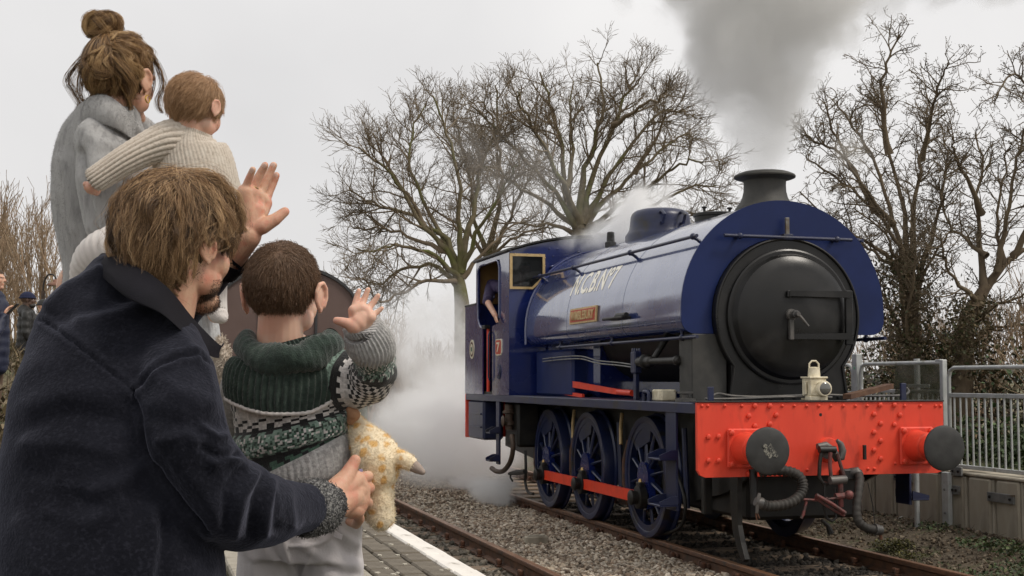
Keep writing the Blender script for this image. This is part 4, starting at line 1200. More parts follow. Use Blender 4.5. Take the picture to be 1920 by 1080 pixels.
# near and far side sheets with the door opening
for s in (-1, 1):
    x0, x1 = (CX0, CX0 + .02) if s < 0 else (CX1 - .02, CX1)
    o0, o1 = 17.12, 18.27      # upper opening
    l0, l1 = 17.52, 18.05      # lower doorway
    m = MB()
    zt = roof_z(CX0) - .01
    m.prism([(CY0 - .005, 1.363), (l0, 1.363), (l0, 2.27), (o0 + .06, 2.30), (o0, 2.36), (o0, zt), (CY0 - .005, zt)], 'x', x0, x1)
    m.prism([(l1, 1.363), (18.42, 1.363), (18.42, zt), (o1, zt), (o1, 2.36), (l1 + .05, 2.29), (l1, 2.27)], 'x', x0, x1)
    m.prism([(o0 + .0005, 3.13), (o1 - .0005, 3.13), (o1 - .0005, zt), (o0 + .0005, zt)], 'x', x0, x1)
    cs = m.build('cab_side', M['blue'], loco, smooth=0)
    xe = x0 - .006 if s < 0 else x1 + .006
    MB().tube([(xe, o0, 2.36), (xe, o0, 3.02), (xe, o0 + .05, 3.10), (xe, o0 + .12, 3.125), (xe, o1 - .12, 3.125), (xe, o1 - .04, 3.09), (xe, o1, 3.0), (xe, o1, 2.40), (xe, o1 - .10, 2.30), (xe, l1, 2.27)], .014, 8).build('opening_bead', M['blue'], cs)
    # curved cantrail up to the roof
    xc_ = CX0 if s < 0 else CX1
    MB().box(xc_ - .035 if s < 0 else xc_ - .02, xc_ + .02 if s < 0 else xc_ + .035, CY0 - .05, CY1 + .05, zt + .001, zt + .03, .008).build('rain_strip', M['grime'], cs, smooth=30)
    if s < 0:
        # red pillar of the gate inside the doorway
        MB().cyl((CX0 + .05, 17.92, 1.37), (CX0 + .05, 17.92, 2.27), .022, None, 10).build('door_pillar', M['red'], loco)
        MB().box(CX0 - .02, CX0 + .06, 17.86, 18.02, 2.25, 2.30, .006).build('pillar_bracket', M['grime'], loco, smooth=30)
        MB().tube([(CX0 - .02, 17.56, 1.55), (CX0 - .04, 17.56, 1.6), (CX0 - .04, 17.56, 2.15), (CX0 - .02, 17.56, 2.2)], .012, 8).build('door_handrail', M['blue_dull'], loco)
        # plates
        pc = onx(935, 651, CX0 - .006)
        oct_ = lambda hy, hz, cc: [(pc.y - hy, pc.z - hz + cc), (pc.y - hy + cc, pc.z - hz), (pc.y + hy - cc, pc.z - hz), (pc.y + hy, pc.z - hz + cc), (pc.y + hy, pc.z + hz - cc), (pc.y + hy - cc, pc.z + hz), (pc.y - hy + cc, pc.z + hz), (pc.y - hy, pc.z + hz - cc)]
        npb = MB().prism(oct_(.155, .105, .03), 'x', CX0 - .012, CX0 - .001).build('number_plate', M['cream_letter'], loco, smooth=0)
        MB().prism(oct_(.140, .092, .027), 'x', CX0 - .0145, CX0 - .011).build('plate_field', M['plate_red'], npb, smooth=0)
        lettering('7', .15, lambda u, t, z: Vector((CX0 - .0155 - z, pc.y + .075 - u * .15, pc.z - .065 + t * .13)), M['cream_letter'], npb, .001, .004)
        pr = onx(935, 697, CX0 - .006)
        mk = MB().lathe(pr, (-1, 0, 0), [(-.005, .10), (.004, .10), (.006, .092)], 28).build('works_plate', M['blue_dull'], loco)
        lettering('1956', .04, lambda u, t, z: Vector((CX0 - .0135 - z, pr.y + .055 - u * .11, pr.z - .02 + t * .035)), M['blue'], mk, .001, 0) if False else None
        MB().lathe(pr + Vector((-.012, 0, 0)), (-1, 0, 0), [(0, .06), (.004, .058)], 24).build('plate_boss', M['blue'], mk)
        hexes([onx(945, 600, CX0), onx(927, 557, CX0), onx(950, 556, CX0), onx(945, 620, CX0)], (-1, 0, 0), .012, .01, M['blue'], loco, 'bolt')
# roof, rear sheet, floor
n = 24
rt = [(CX0 - .03 + (CX1 - CX0 + .06) * i / n, 0) for i in range(n + 1)]
roof_o = [(x, roof_z(min(max(x, CX0), CX1)) + .026) for x, _ in rt]
roof_i = [(x, roof_z(min(max(x, CX0), CX1)) + .002) for x, _ in rt]
MB().prism(roof_o + roof_i[::-1], 'y', CY0 - .04, CY1 + .06).build('cab_roof', M['grime'], loco, smooth=25)
MB().prism([(CX0 + .021, 2.62), (CX1 - .021, 2.62)] + [(x, roof_z(x) - .002) for x in [CX1 - .021 + (CX0 - CX1 + .042) * i / 12 for i in range(13)]], 'y', CY1 - .02, CY1).build('cab_back', M['buffcab'], loco, smooth=0)
MB().box(CX0 + .025, CX1 - .025, CY0 + .03, CY1 - .03, 1.364, 1.40).build('cab_floor', M['grime'], loco, smooth=0)
MB().box(XC - .6, XC + .6, CY0 + .03, CY0 + .35, 1.40, 2.5, .05).build('backhead', M['grime'], loco, smooth=30)
MB().prism([(CX0 + .03, 2.0), (CX1 - .03, 2.0)] + [(x, roof_z(x) - .02) for x in [CX1 - .03 + (CX0 - CX1 + .06) * i / 12 for i in range(13)]], 'y', CY0 + .021, CY0 + .024).build('front_lining', M['grime'], loco, smooth=0) if False else None
# bunker
bk = MB().prism([(18.43, 1.363), (YR, 1.363), (YR, 2.60), (18.43, 2.60)], 'x', CX0, CX1).build('bunker', M['blue'], loco, smooth=0)
MB().box(CX0 - .01, CX1 + .01, 18.42, YR + .01, 2.601, 2.63, .01).build('coping', M['grime'], bk, smooth=30)
pe = onx(885, 655, CX0 - .004)
em = MB().lathe(pe, (-1, 0, 0), [(-.002, .135), (.004, .135)], 30).build('emblem', M['cream_letter'], bk)
MB().lathe(pe + Vector((-.004, 0, 0)), (-1, 0, 0), [(0, .105), (.0015, .105)], 30).build('emblem_ring', M['rust'], em)
MB().lathe(pe + Vector((-.0055, 0, 0)), (-1, 0, 0), [(0, .075), (.0015, .075)], 24).build('emblem_field', M['cream_letter'], em)
MB().box(pe.x - .0075, pe.x - .0068, pe.y - .05, pe.y + .05, pe.z - .03, pe.z + .03).build('emblem_mark', mat('emblem_green', (.06, .12, .08), .5), em, smooth=0)
# box under the bunker with two ribs, rear beam
bb = MB().box(CX0 + .01, CX0 + .30, 18.05, 18.93, .74, 1.274, .03).build('under_box', M['blue_dull'], loco, smooth=30)
for z in (.90, 1.08):
    MB().box(CX0 - .012, CX0 + .012, 18.12, 18.80, z, z + .022, .004).build('box_rib', M['blue_dull'], bb, smooth=30)
MB().box(bx0, bx1, YR - .06, YR - .02, .74, 1.36, .01).build('rear_beam', M['red'], loco, smooth=30)
# injector, pipes under the cab
ic = onx(955, 770, XS + .10)
inj = MB()
inj.lathe((XS + .10, ic.y, .92), 'z', [(0, .05), (.05, .05), (.06, .075), (.10, .075), (.11, .05), (.2, .055), (.21, .085), (.24, .085), (.25, .06), (.32, .06), (.33, .03)], 16)
inj.build('injector', M['brownpipe'], loco)
wh = MB().lathe((XS + .02, ic.y - .05, 1.03), (-1, 0, 0), [(0, .06), (.02, .075), (.03, .06), (.04, .02)], 12).build('injector_wheel', M['brownpipe'], loco)
sp = spline([onx(x, y, XS + .06) for x, y in ((960, 815), (962, 840), (957, 865), (945, 882), (932, 884), (922, 878))], 6)
MB().tube(sp, .032, 12).build('overflow_pipe', M['brownpipe'], loco)
sp = spline([onx(x, y, XS + .14) for x, y in ((985, 845), (986, 880), (985, 905), (990, 922), (1000, 926))], 6)
MB().tube(sp, .018, 8).build('sand_pipe', M['grime'], loco)
MB().tube([onx(x, y, XS + .1) for x, y in ((955, 888), (970, 886), (985, 884))], [.02, .035, .03], 10).build('drain_cock', M['grime'], loco)
MB().tube([onx(x, y, XS + .1) for x, y in ((958, 885), (957, 895), (961, 902))], .012, 6).build('drain_lever', M['grime'], loco)
a, b = onx(972, 815, XS + .25), onx(985, 850, XS + .25)
MB().box(XS + .15, XS + .45, a.y - .32, a.y + .25, .70, 1.27, .03).build('sand_box', M['grime'], loco, smooth=30)
sp = spline([onx(x, y, XC - .72) for x, y in ((1268, 880), (1283, 930), (1284, 965), (1278, 985), (1262, 996), (1240, 1002))], 6)
MB().tube(sp, .017, 8).build('sand_pipe', M['grime'], loco)
MB().box(XC - .76, XC - .68, 11.42, 11.50, .35, 1.25, .01).build('brake_bracket', M['grime'], loco, smooth=30)
# gold-brown worn strap on splashers seen between the wheels
for y in (13.70, 15.36):
    MB().tube([(XC - .70, y + .05, 1.20), (XC - .74, y - .02, 1.05), (XC - .76, y - .08, .88)], .02, 8).build('hanger_pipe', M['brasspaint'], loco)
# ---- things above the running plate
a, b, c_ = onx(1025, 712, XC - .80), onx(1160, 735, XC - .82), onx(1185, 738, XC - .82)
MB().prism([(a.y, a.z - .04), (b.y, b.z - .028), (b.y, b.z + .028), (a.y, a.z + .045)], 'x', XC - .83, XC - .80).build('reach_rod', M['rodred'], loco, smooth=0)
MB().cyl((XC - .815, b.y + .02, b.z), (XC - .815, c_.y, c_.z + .005), .032, None, 12).build('rod_joint', M['rodred'], loco)
a2, b2 = onx(1028, 733, XC - .80), onx(1096, 742, XC - .80)
MB().prism([(a2.y, a2.z - .015), (b2.y, b2.z - .02), (b2.y, b2.z + .02), (a2.y, a2.z + .025)], 'x', XC - .83, XC - .80).build('reach_rod', M['rodred'], loco, smooth=0)
MB().box(XC - .84, XC - .62, 15.05, 16.55, 1.363, 1.92, .03).build('side_box', M['blue_front'], loco, smooth=30)
v0 = onx(1193, 700, XC - .95)
vb = MB().box(XC - .99, XC - .91, v0.y - .06, v0.y + .06, 1.62, 1.84, .012).build('clack_box', M['blue_dull'], loco, smooth=30)
hexes([(XC - .95 + i * .025, v0.y + j * .03, 1.84) for i in (-1, 1) for j in (-1, 1)], (0, 0, 1), .012, .03, M['blue_dull'], vb)
MB().box(XC - .97, XC - .93, v0.y - .035, v0.y + .035, 1.363, 1.62, .004).build('clack_stand', M['blue_dull'], loco, smooth=30)
MB().lathe((XC - .94, v0.y - .06, 1.735), (0, -1, 0), [(0, .05), (.16, .055), (.17, .075), (.20, .075), (.21, .055), (.33, .05), (.34, .04), (.36, .034), (.95, .034), (.96, .045), (1.0, .045), (1.02, .02)], 18).build('delivery_pipe', M['grime'], loco)
MB().tube([(XC - .90, v0.y - .35, 1.76), (XC - .80, v0.y - .42, 1.95), (XC - .72, v0.y - .42, 2.0)], .03, 10).build('branch_pipe', M['grime'], loco)
for dz in (0, .028):
    sp = spline([onx(x, y + dz * 180, XC - .90) for x, y in ((1018, 673), (1055, 669), (1090, 668), (1120, 676), (1160, 680), (1188, 684))], 5)
    MB().tube(sp, .0075, 6).build('oil_pipe', M['galvdark'], loco)
p = onx(1242, 740, XC - .98)
MB().box(p.x - .06, p.x + .09, p.y - .13, p.y + .12, 1.364, 1.47, .012).build('oil_box', M['cream'], loco, smooth=30)
p = onx(1212, 742, XC - 1.08)
MB().tube([(p.x, p.y - .07, 1.362), (p.x, p.y - .07, 1.43), (p.x, p.y - .05, 1.45), (p.x, p.y + .05, 1.45), (p.x, p.y + .07, 1.43), (p.x, p.y + .07, 1.362)], .02, 8).build('lifting_eye', M['blue_dull'], loco)
p = onx(1285, 743, XC - 1.0)
MB().lathe((p.x, p.y, 1.364), 'z', [(0, .09), (.03, .09), (.035, .03), (.07, .03), (.075, .07), (.09, .07)], 16).build('oil_cap', M['steelgrey'], loco)
for (px, h) in ((1332, 1.50), (1693, 1.53)):
    p = ony(px, 748, 10.70)
    MB().box(p.x - .025, p.x + .025, 10.68, 10.71, 1.38, h, .004).build('lamp_iron', M['blue_dull'], loco, smooth=30)
# ---- loose things on the running plate
L0 = Vector((ony(1527, 748, 10.76).x, 10.76, 1.383))
lamp = thing('railway_lamp', L0, 'cream square railway lamp with a round lens standing above the red beam', 'lamp')
x, y, z = L0
MB().box(x - .085, x + .085, y - .085, y + .085, z, z + .035, .004).build('base', M['cream'], lamp, smooth=30)
MB().box(x - .078, x + .078, y - .078, y + .078, z + .035, z + .19, .008).build('case', M['cream'], lamp, smooth=30)
MB().box(x - .088, x + .088, y - .088, y + .088, z + .188, z + .204, .004).build('lid_flange', M['cream'], lamp, smooth=30)
MB().lathe((x, y, z + .204), 'z', [(0, .055), (.075, .05), (.08, .038), (.085, .02)], 20).build('chimney_top', M['cream'], lamp)
MB().tube([(x - .045, y, z + .24), (x - .045, y, z + .315), (x - .02, y, z + .34), (x + .02, y, z + .34), (x + .045, y, z + .315), (x + .045, y, z + .24)], .0085, 8).build('handle', M['cream'], lamp)
ln = MB().lathe((x + .035, y - .078, z + .10), (0, -1, 0), [(0, .068), (.05, .066), (.055, .06)], 26).build('lens_rim', M['cream'], lamp)
MB().lathe((x + .035, y - .128, z + .10), (0, -1, 0), [(0, .058), (.008, .05), (.014, .03), (.016, .005)], 24).build('lens', M['lens'], ln)
MB().box(x - .10, x - .085, y - .03, y + .03, z + .05, z + .16, .003).build('side_socket', M['cream'], lamp, smooth=30)
a, b = ony(1588, 748, 10.85), ony(1668, 728, 11.0)
pk = MB(); d = (b - a).normalized(); up = Vector((0, 0, 1)); sd = d.cross(up)
vs = []
for p_ in (a, b):
    for i, j in ((-1, -1), (1, -1), (1, 1), (-1, 1)):
        vs.append(p_ + sd * .05 * i + up * (.022 * j + .02))
pk.add(vs, [(0, 1, 2, 3), (4, 5, 6, 7), (0, 1, 5, 4), (1, 2, 6, 5), (2, 3, 7, 6), (3, 0, 4, 7)])
pk.build('wood_wedge', mat('rusty_wood', (.10, .05, .03), .8, c2=(.15, .08, .045), ns=12, bump=.4), None, smooth=0, label='rusty brown wooden board propped up behind the red buffer beam', cat='board', own_origin=True)
sp = spline([ony(x_, y_, 10.9 + .05 * i) for i, (x_, y_) in enumerate(((1328, 748), (1345, 738), (1372, 742), (1420, 744), (1480, 742), (1540, 740), (1600, 742), (1650, 742), (1692, 741), (1704, 735), (1700, 727)))], 5)
MB().tube(sp, .011, 8).build('fire_iron', M['steelgrey'], None, label='long steel fire iron lying along the front running plate', cat='fire iron', own_origin=True)
sp = spline([ony(x_, y_, 10.78) for x_, y_ in ((1322, 747), (1335, 748), (1400, 747), (1480, 744), (1560, 745))], 5)
MB().tube(sp, .010, 8).build('fire_iron', M['steelgrey'], None, label='shorter fire iron lying in front of the long one behind the cream lamp', cat='fire iron', own_origin=True)
# ================================================================== TREES
class Wood:
    def __init__(s): s.parts = {'trunk': ([], []), 'crown': ([], [])}; s.nv = {'trunk': 0, 'crown': 0}; s.tips = []
    def tube(s, which, pts, rads, n):
        P = np.array([tuple(p) for p in pts]); k = len(P)
        T = np.gradient(P, axis=0); T /= np.linalg.norm(T, axis=1)[:, None] + 1e-9
        ref = np.array([.31, .52, .79]); A = np.cross(T, ref); A /= np.linalg.norm(A, axis=1)[:, None] + 1e-9
        B = np.cross(T, A)
        an = 2 * np.pi * np.arange(n) / n
        ring = P[:, None, :] + (A[:, None, :] * np.cos(an)[None, :, None] + B[:, None, :] * np.sin(an)[None, :, None]) * np.array(rads)[:, None, None]
        V, F = s.parts[which]; b = s.nv[which]
        V.append(ring.reshape(-1, 3))
        i = np.arange(k - 1)[:, None] * n; j = np.arange(n)[None]; j2 = (j + 1) % n
        F.append(np.stack([b + i + j, b + i + j2, b + i + n + j2, b + i + n + j], -1).reshape(-1, 4))
        s.nv[which] += k * n
    def walk(s, p, d, L, r0, r1, k, rg, wob, up=0., sag=0.):
        pts = [p]; rads = [r0]; st = L / k
        for i in range(k):
            d = d + Vector((rg.gauss(0, wob), rg.gauss(0, wob), rg.gauss(0, wob) + up - sag * i / k))
            d.normalize(); p = p + d * st
            pts.append(p); rads.append(r0 + (r1 - r0) * ((i + 1) / k) ** .8)
        return pts, rads
    def branch_from(s, pts, rads, level, cfg, rg):
        c = cfg[level]
        L = sum((pts[i + 1] - pts[i]).length for i in range(len(pts) - 1))
        n = max(1, int(L / c['gap'] * rg.uniform(.8, 1.2)))
        for _ in range(n):
            t = c['t0'] + (1 - c['t0']) * rg.random() ** c.get('tp', .8)
            f = t * (len(pts) - 1); i = min(int(f), len(pts) - 2); u = f - i
            p = pts[i].lerp(pts[i + 1], u); r = rads[i] * (1 - u) + rads[i + 1] * u
            tan = (pts[i + 1] - pts[i]).normalized()
            q = Vector((rg.gauss(0, 1), rg.gauss(0, 1), rg.gauss(0, 1))); q = (q - tan * q.dot(tan)).normalized()
            a = R(rg.uniform(*c['ang']))
            d = tan * math.cos(a) + q * math.sin(a)
            Lc = c['len'] * rg.uniform(.45, 1.15) * (1.15 - .55 * t)
            rr = min(r * .7, c['r'] * rg.uniform(.7, 1.15))
            k = c['k']
            pp, rd = s.walk(p, d, Lc, rr, max(rr * c.get('taper', .35), c['rmin']), k, rg, c['wob'], c.get('up', .05), c.get('sag', 0))
            s.tube('crown', pp, rd, c['n'])
            if level + 1 < len(cfg): s.branch_from(pp, rd, level + 1, cfg, rg)
            else: s.tips.extend(pp[1:])
    def build(s, root, bark, twig):
        for which, m in (('trunk', bark), ('crown', twig)):
            V, F = s.parts[which]
            if V: mesh_np(which, np.concatenate(V), np.concatenate(F), m, root)
OAK = [dict(gap=.34, t0=.12, ang=(28, 62), len=1.75, r=.032, rmin=.0085, k=7, wob=.13, n=5, up=.05, taper=.3),
       dict(gap=.135, t0=.10, ang=(25, 58), len=.85, r=.0115, rmin=.0058, k=5, wob=.18, n=4, up=.04),
       dict(gap=.085, t0=.12, ang=(22, 55), len=.42, r=.0065, rmin=.0045, k=3, wob=.2, n=3, up=.05)]
def limb_tree(name, label, cat, base, trunk_px, limbs, D, r_base, cfg, seed, bark, twig, group=None, spread=2.5, r_l=.15, kseg=4):
    rg = random.Random(seed)
    root = thing(name, base, label, cat, group)
    w = Wood()
    tp = spline([base] + [at(x, y, D) for x, y in trunk_px], 5)
    w.tube('trunk', tp, [r_base * (1.25 if i == 0 else 1) * (1 - .60 * i / len(tp)) for i in range(len(tp))], 12)
    for li, lm in enumerate(limbs):
        off = rg.uniform(-spread, spread); n = len(lm)
        rl = r_l
        if isinstance(lm[0], (int, float)): rl = lm[0] * (.46 if D > 30 else .5); lm = lm[1:]; n -= 1
        pts = [at(x, y, D + off * (i / max(1, n - 1)) ** .8) for i, (x, y) in enumerate(lm)]
        pts = spline(pts, kseg)
        pts = [p + Vector((rg.gauss(0, .035), rg.gauss(0, .035), rg.gauss(0, .035))) * (D / 40) if 0 < i < len(pts) - 1 else p for i, p in enumerate(pts)]
        rads = [rl * (1 - .86 * (i / (len(pts) - 1)) ** .75) + .012 * (D / 40) for i in range(len(pts))]
        rads = [r_ * (1 + .8 * (1 - i / (len(rads) - 1)) ** 7) for i, r_ in enumerate(rads)]
        w.tube('trunk' if rl > .055 else 'crown', pts, rads, 8)
        w.branch_from(pts, rads, 0, cfg, rg)
    w.build(root, bark, twig)
    return root, w
b = onz(1085, 690, .2); 
def base_at(px, D, z): 
    p = at(px, 700, D); return Vector((p.x, p.y, z))
limb_tree('oak_tree', 'tallest bare tree with a broad rounded crown behind the cab and dome', 'tree', base_at(1090, 40, .3), [(1088, 560), (1085, 470), (1086, 430)], [
    (.20, (1086, 430), (1062, 350), (1048, 260), (1030, 195), (1012, 135)),
    (.22, (1087, 430), (1092, 340), (1120, 250), (1132, 190), (1120, 118)),
    (.20, (1090, 425), (1105, 350), (1150, 235), (1178, 170), (1195, 142)),
    (.18, (1092, 425), (1118, 370), (1170, 290), (1228, 220), (1262, 203)),
    (.17, (1095, 430), (1140, 370), (1190, 325), (1250, 275), (1292, 250)),
    (.14, (1095, 435), (1160, 390), (1235, 335), (1285, 305), (1318, 305)),
    (.13, (1095, 440), (1180, 400), (1245, 375), (1295, 352), (1342, 348)),
    (.15, (1083, 430), (1040, 360), (985, 300), (930, 240), (885, 200)),
    (.13, (1082, 432), (1030, 385), (960, 345), (905, 310), (870, 300)),
    (.15, (1085, 425), (1045, 320), (1000, 240), (972, 190), (970, 172)),
    (.10, (1095, 445), (1180, 430), (1270, 400), (1310, 400), (1345, 392)),
    (.10, (1080, 440), (1020, 420), (960, 420), (910, 410)),
    (.12, (1062, 350), (1075, 280), (1068, 210), (1075, 152)),
    (.10, (1150, 235), (1200, 200), (1240, 180), (1250, 150)),
    (.10, (1190, 325), (1230, 260), (1250, 215), (1290, 210))], 40, .42, OAK, 5, M['bark'], M['twig'])
limb_tree('oak_tree', 'wide bare tree with mossy arching limbs left of the cab bunker', 'tree', base_at(872, 37, .3), [(870, 640), (866, 570), (860, 520)], [
    (.17, (860, 520), (838, 470), (795, 425), (745, 340), (700, 300), (672, 275)),
    (.15, (861, 515), (840, 450), (790, 415), (715, 385), (680, 372), (655, 350)),
    (.17, (862, 510), (862, 430), (858, 330), (838, 250), (812, 180)),
    (.16, (864, 510), (885, 400), (905, 310), (930, 240), (928, 160)),
    (.12, (866, 505), (905, 420), (945, 350), (970, 310)),
    (.13, (860, 525), (815, 480), (755, 462), (710, 470), (668, 465)),
    (.13, (862, 500), (815, 420), (775, 320), (772, 250), (800, 195)),
    (.13, (862, 540), (820, 500), (750, 505), (715, 535), (685, 525)),
    (.10, (868, 520), (910, 470), (950, 430), (990, 410)),
    (.09, (858, 530), (800, 525), (730, 560), (710, 565), (680, 520)),
    (.10, (838, 470), (780, 450), (720, 430), (690, 430), (660, 425)),
    (.10, (795, 425), (770, 370), (720, 300), (700, 250))], 37, .33, OAK, 9, M['bark'], M['twig'], r_l=.13)
limb_tree('oak_tree', 'slender bare tree rising between the two big ones above the cab roof', 'tree', base_at(925, 43, .3), [(922, 560), (915, 480)], [
    (.15, (915, 480), (935, 390), (940, 310), (925, 230), (905, 190)),
    (.13, (915, 480), (890, 410), (880, 330), (860, 260), (850, 210)),
    (.12, (916, 480), (955, 410), (985, 350), (1010, 300)),
    (.10, (915, 490), (960, 450), (1010, 430), (1050, 425)),
    (.10, (914, 480), (870, 430), (820, 400), (790, 380))], 43, .26, OAK, 13, M['bark'], M['twig'])
HAW = [dict(gap=.10, t0=.08, ang=(25, 70), len=.62, r=.012, rmin=.0055, k=6, wob=.19, n=5, up=.06, sag=.06),
       dict(gap=.07, t0=.08, ang=(30, 80), len=.32, r=.007, rmin=.0036, k=4, wob=.24, n=3, up=.02, sag=.05),
       dict(gap=.06, t0=.1, ang=(30, 80), len=.13, r=.0042, rmin=.003, k=2, wob=.35, n=3, up=.02)]
r1, w1 = limb_tree('hawthorn_tree', 'tangled hawthorn with ivy round its stems right of the chimney', 'tree', base_at(1712, 19, .6), [(1708, 600), (1700, 540)], [
    (.07, (1700, 560), (1690, 470), (1640, 400), (1580, 340), (1515, 300)),
    (.07, (1702, 550), (1675, 420), (1640, 310), (1603, 240), (1570, 192)),
    (.07, (1705, 545), (1695, 400), (1668, 290), (1652, 215), (1645, 178)),
    (.06, (1668, 290), (1655, 170), (1668, 110), (1690, 60)),
    (.07, (1706, 545), (1715, 400), (1728, 300), (1740, 240), (1737, 208)),
    (.05, (1728, 300), (1745, 210), (1765, 150), (1780, 118)),
    (.06, (1708, 560), (1745, 450), (1765, 380), (1775, 300), (1772, 250)),
    (.05, (1690, 500), (1620, 450), (1560, 420), (1500, 360)),
    (.05, (1695, 520), (1640, 470), (1590, 450), (1540, 470)),
    (.05, (1640, 400), (1590, 300), (1540, 270), (1500, 250)),
    (.05, (1675, 420), (1610, 340), (1560, 240), (1545, 190)),
    (.05, (1700, 620), (1680, 500), (1660, 440), (1600, 390)),
    (.05, (1715, 620), (1730, 520), (1770, 450), (1790, 420)),
    (.05, (1690, 640), (1660, 560), (1630, 520), (1610, 470)),
    (.05, (1720, 690), (1700, 600), (1720, 480), (1700, 350))], 19, .16, HAW, 17, M['bark2'], M['twig2'], spread=1.2)
r2, w2 = limb_tree('hawthorn_tree', 'leaning hawthorn with a bent trunk at the right edge of the view', 'tree', base_at(1800, 18.5, .6), [(1808, 640), (1825, 580), (1850, 535)], [
    (.12, (1825, 580), (1870, 510), (1920, 470), (1990, 440), (2040, 380)),
    (.07, (1845, 545), (1835, 450), (1830, 370), (1842, 310), (1830, 250)),
    (.06, (1840, 400), (1810, 330), (1790, 290), (1785, 260)),
    (.06, (1870, 510), (1890, 410), (1900, 320), (1925, 230), (1935, 170)),
    (.06, (1900, 480), (1940, 400), (1960, 300), (1950, 200), (1900, 140), (1868, 180)),
    (.05, (1850, 480), (1800, 440), (1770, 400), (1760, 350)),
    (.05, (1835, 570), (1790, 520), (1770, 480), (1765, 440)),
    (.05, (1830, 600), (1870, 570), (1910, 560), (1950, 520)),
    (.05, (1880, 500), (1870, 420), (1880, 340), (1890, 280)),
    (.05, (1815, 650), (1850, 620), (1890, 610), (1930, 590))], 18.5, .16, HAW, 19, M['bark2'], M['twig2'], spread=1.2)
# buds and clinging dead leaves on the hawthorns, ivy on the stems: parts of the trees
def tree_leaves(root, pts, n, size, pal, seed, name):
    g = np.random.default_rng(seed)
    P = np.array([tuple(p) for p in pts]); P = P[g.integers(0, len(P), n)] + g.normal(size=(n, 3)) * .02
    nn = g.normal(size=(n, 3)); nn /= np.linalg.norm(nn, axis=1)[:, None]
    t = np.cross(nn, g.normal(size=(n, 3))); t /= np.linalg.norm(t, axis=1)[:, None]
    b_ = np.cross(nn, t); s = (size * g.uniform(.5, 1.3, n))[:, None]
    q = np.stack([P - t * s, P + b_ * s * .5, P + t * s, P - b_ * s * .5], 1).reshape(-1, 3)
    pa = np.array(pal)[g.integers(0, len(pal), n)] * g.uniform(.6, 1.2, (n, 1))
    o = mesh_np(name, q, np.arange(4 * n).reshape(n, 4), M['leaf'], root, smooth=False, corner_cols=np.repeat(np.concatenate([pa, np.ones((n, 1))], 1), 4, axis=0))
    o['kind'] = 'stuff'
BUD = [(.10, .08, .045), (.12, .095, .05), (.08, .075, .03), (.14, .10, .05)]
tree_leaves(r1, w1.tips, 6000, .014, BUD, 31, 'leaves')
tree_leaves(r2, w2.tips, 4000, .014, BUD, 32, 'leaves')
def stem_cloud(px0, py0, px1, py1, D, n, wpx, seed):
    g = random.Random(seed)
    return [at(px0 + (px1 - px0) * t + g.gauss(0, wpx), py0 + (py1 - py0) * t + g.gauss(0, 6), D + g.gauss(0, .25)) for t in (g.random() for _ in range(n))]
tree_leaves(r1, stem_cloud(1712, 700, 1695, 480, 19, 3000, 34, 3), 6500, .028, [(.12, .09, .045), (.16, .115, .055), (.08, .09, .03), (.18, .13, .07)], 33, 'ivy')
tree_leaves(r2, stem_cloud(1800, 700, 1835, 560, 18.5, 2000, 26, 4), 4000, .028, [(.11, .085, .04), (.15, .11, .05), (.08, .085, .03)], 34, 'ivy')

# saplings of the thicket on the left, shrubs beyond the line behind the steam
SAP = [dict(gap=.22, t0=.2, ang=(12, 34), len=1.25, r=.014, rmin=.006, k=6, wob=.10, n=4, up=.12),
       dict(gap=.16, t0=.1, ang=(15, 40), len=.5, r=.008, rmin=.005, k=3, wob=.12, n=3, up=.1)]
def sapling_proto(seed, h, stems, spread):
    rg = random.Random(seed); root = thing('sapling', (0, 0, 0), None, None); w = Wood()
    for i in range(stems):
        d = Vector((rg.gauss(0, spread), rg.gauss(0, spread), 1)).normalized()
        p0 = Vector((rg.gauss(0, .12), rg.gauss(0, .12), 0))
        L = h * rg.uniform(.7, 1.05)
        pp, rd = w.walk(p0, d, L, .034 * rg.uniform(.6, 1.2), .007, 10, rg, .055, .03)
        w.tube('trunk', pp, rd, 6); w.branch_from(pp, rd, 0, SAP, rg)
    w.build(root, M['sapling'], M['sapling'])
    return root
protos = [sapling_proto(41 + i, h, s_, sp_) for i, (h, s_, sp_) in enumerate(((3.5, 4, .18), (2.9, 5, .24), (3.9, 3, .13)))]
rg = random.Random(77); used = set()
spots = [(-40 + 17 * i + rg.uniform(-8, 8), rg.uniform(23, 34)) for i in range(13)]
for i, (px, D) in enumerate(spots):
    p = at(px, 660, D); z = ground_z(p.x, p.y) - .05
    o = protos[i % 3] if i < 3 else copy_tree(protos[i % 3])
    o.location = (p.x, p.y, z); o.rotation_euler = (0, 0, rg.uniform(0, 6.28)); s_ = rg.uniform(.8, 1.12); o.scale = (s_, s_, s_)
    tag(o, 'slim bare sapling in the brown thicket behind the man in the beanie', 'sapling', 'saplings of the thicket on the left')
sh = [sapling_proto(61 + i, 2.6, 9, .45) for i in range(2)]
for i in range(13):
    px = 560 + 26 * i + rg.uniform(-8, 8); D = rg.uniform(33, 44)
    p = at(px, 700, D)
    o = sh[i % 2] if i < 2 else copy_tree(sh[i % 2])
    o.name = 'shrub'
    o.location = (p.x, p.y, .1); o.rotation_euler = (0, 0, rg.uniform(0, 6.28)); s_ = rg.uniform(.75, 1.15); o.scale = (s_, s_, s_)
    tag(o, 'low twiggy bare shrub veiled by the steam beside the line', 'shrub', 'bare shrubs behind the steam')

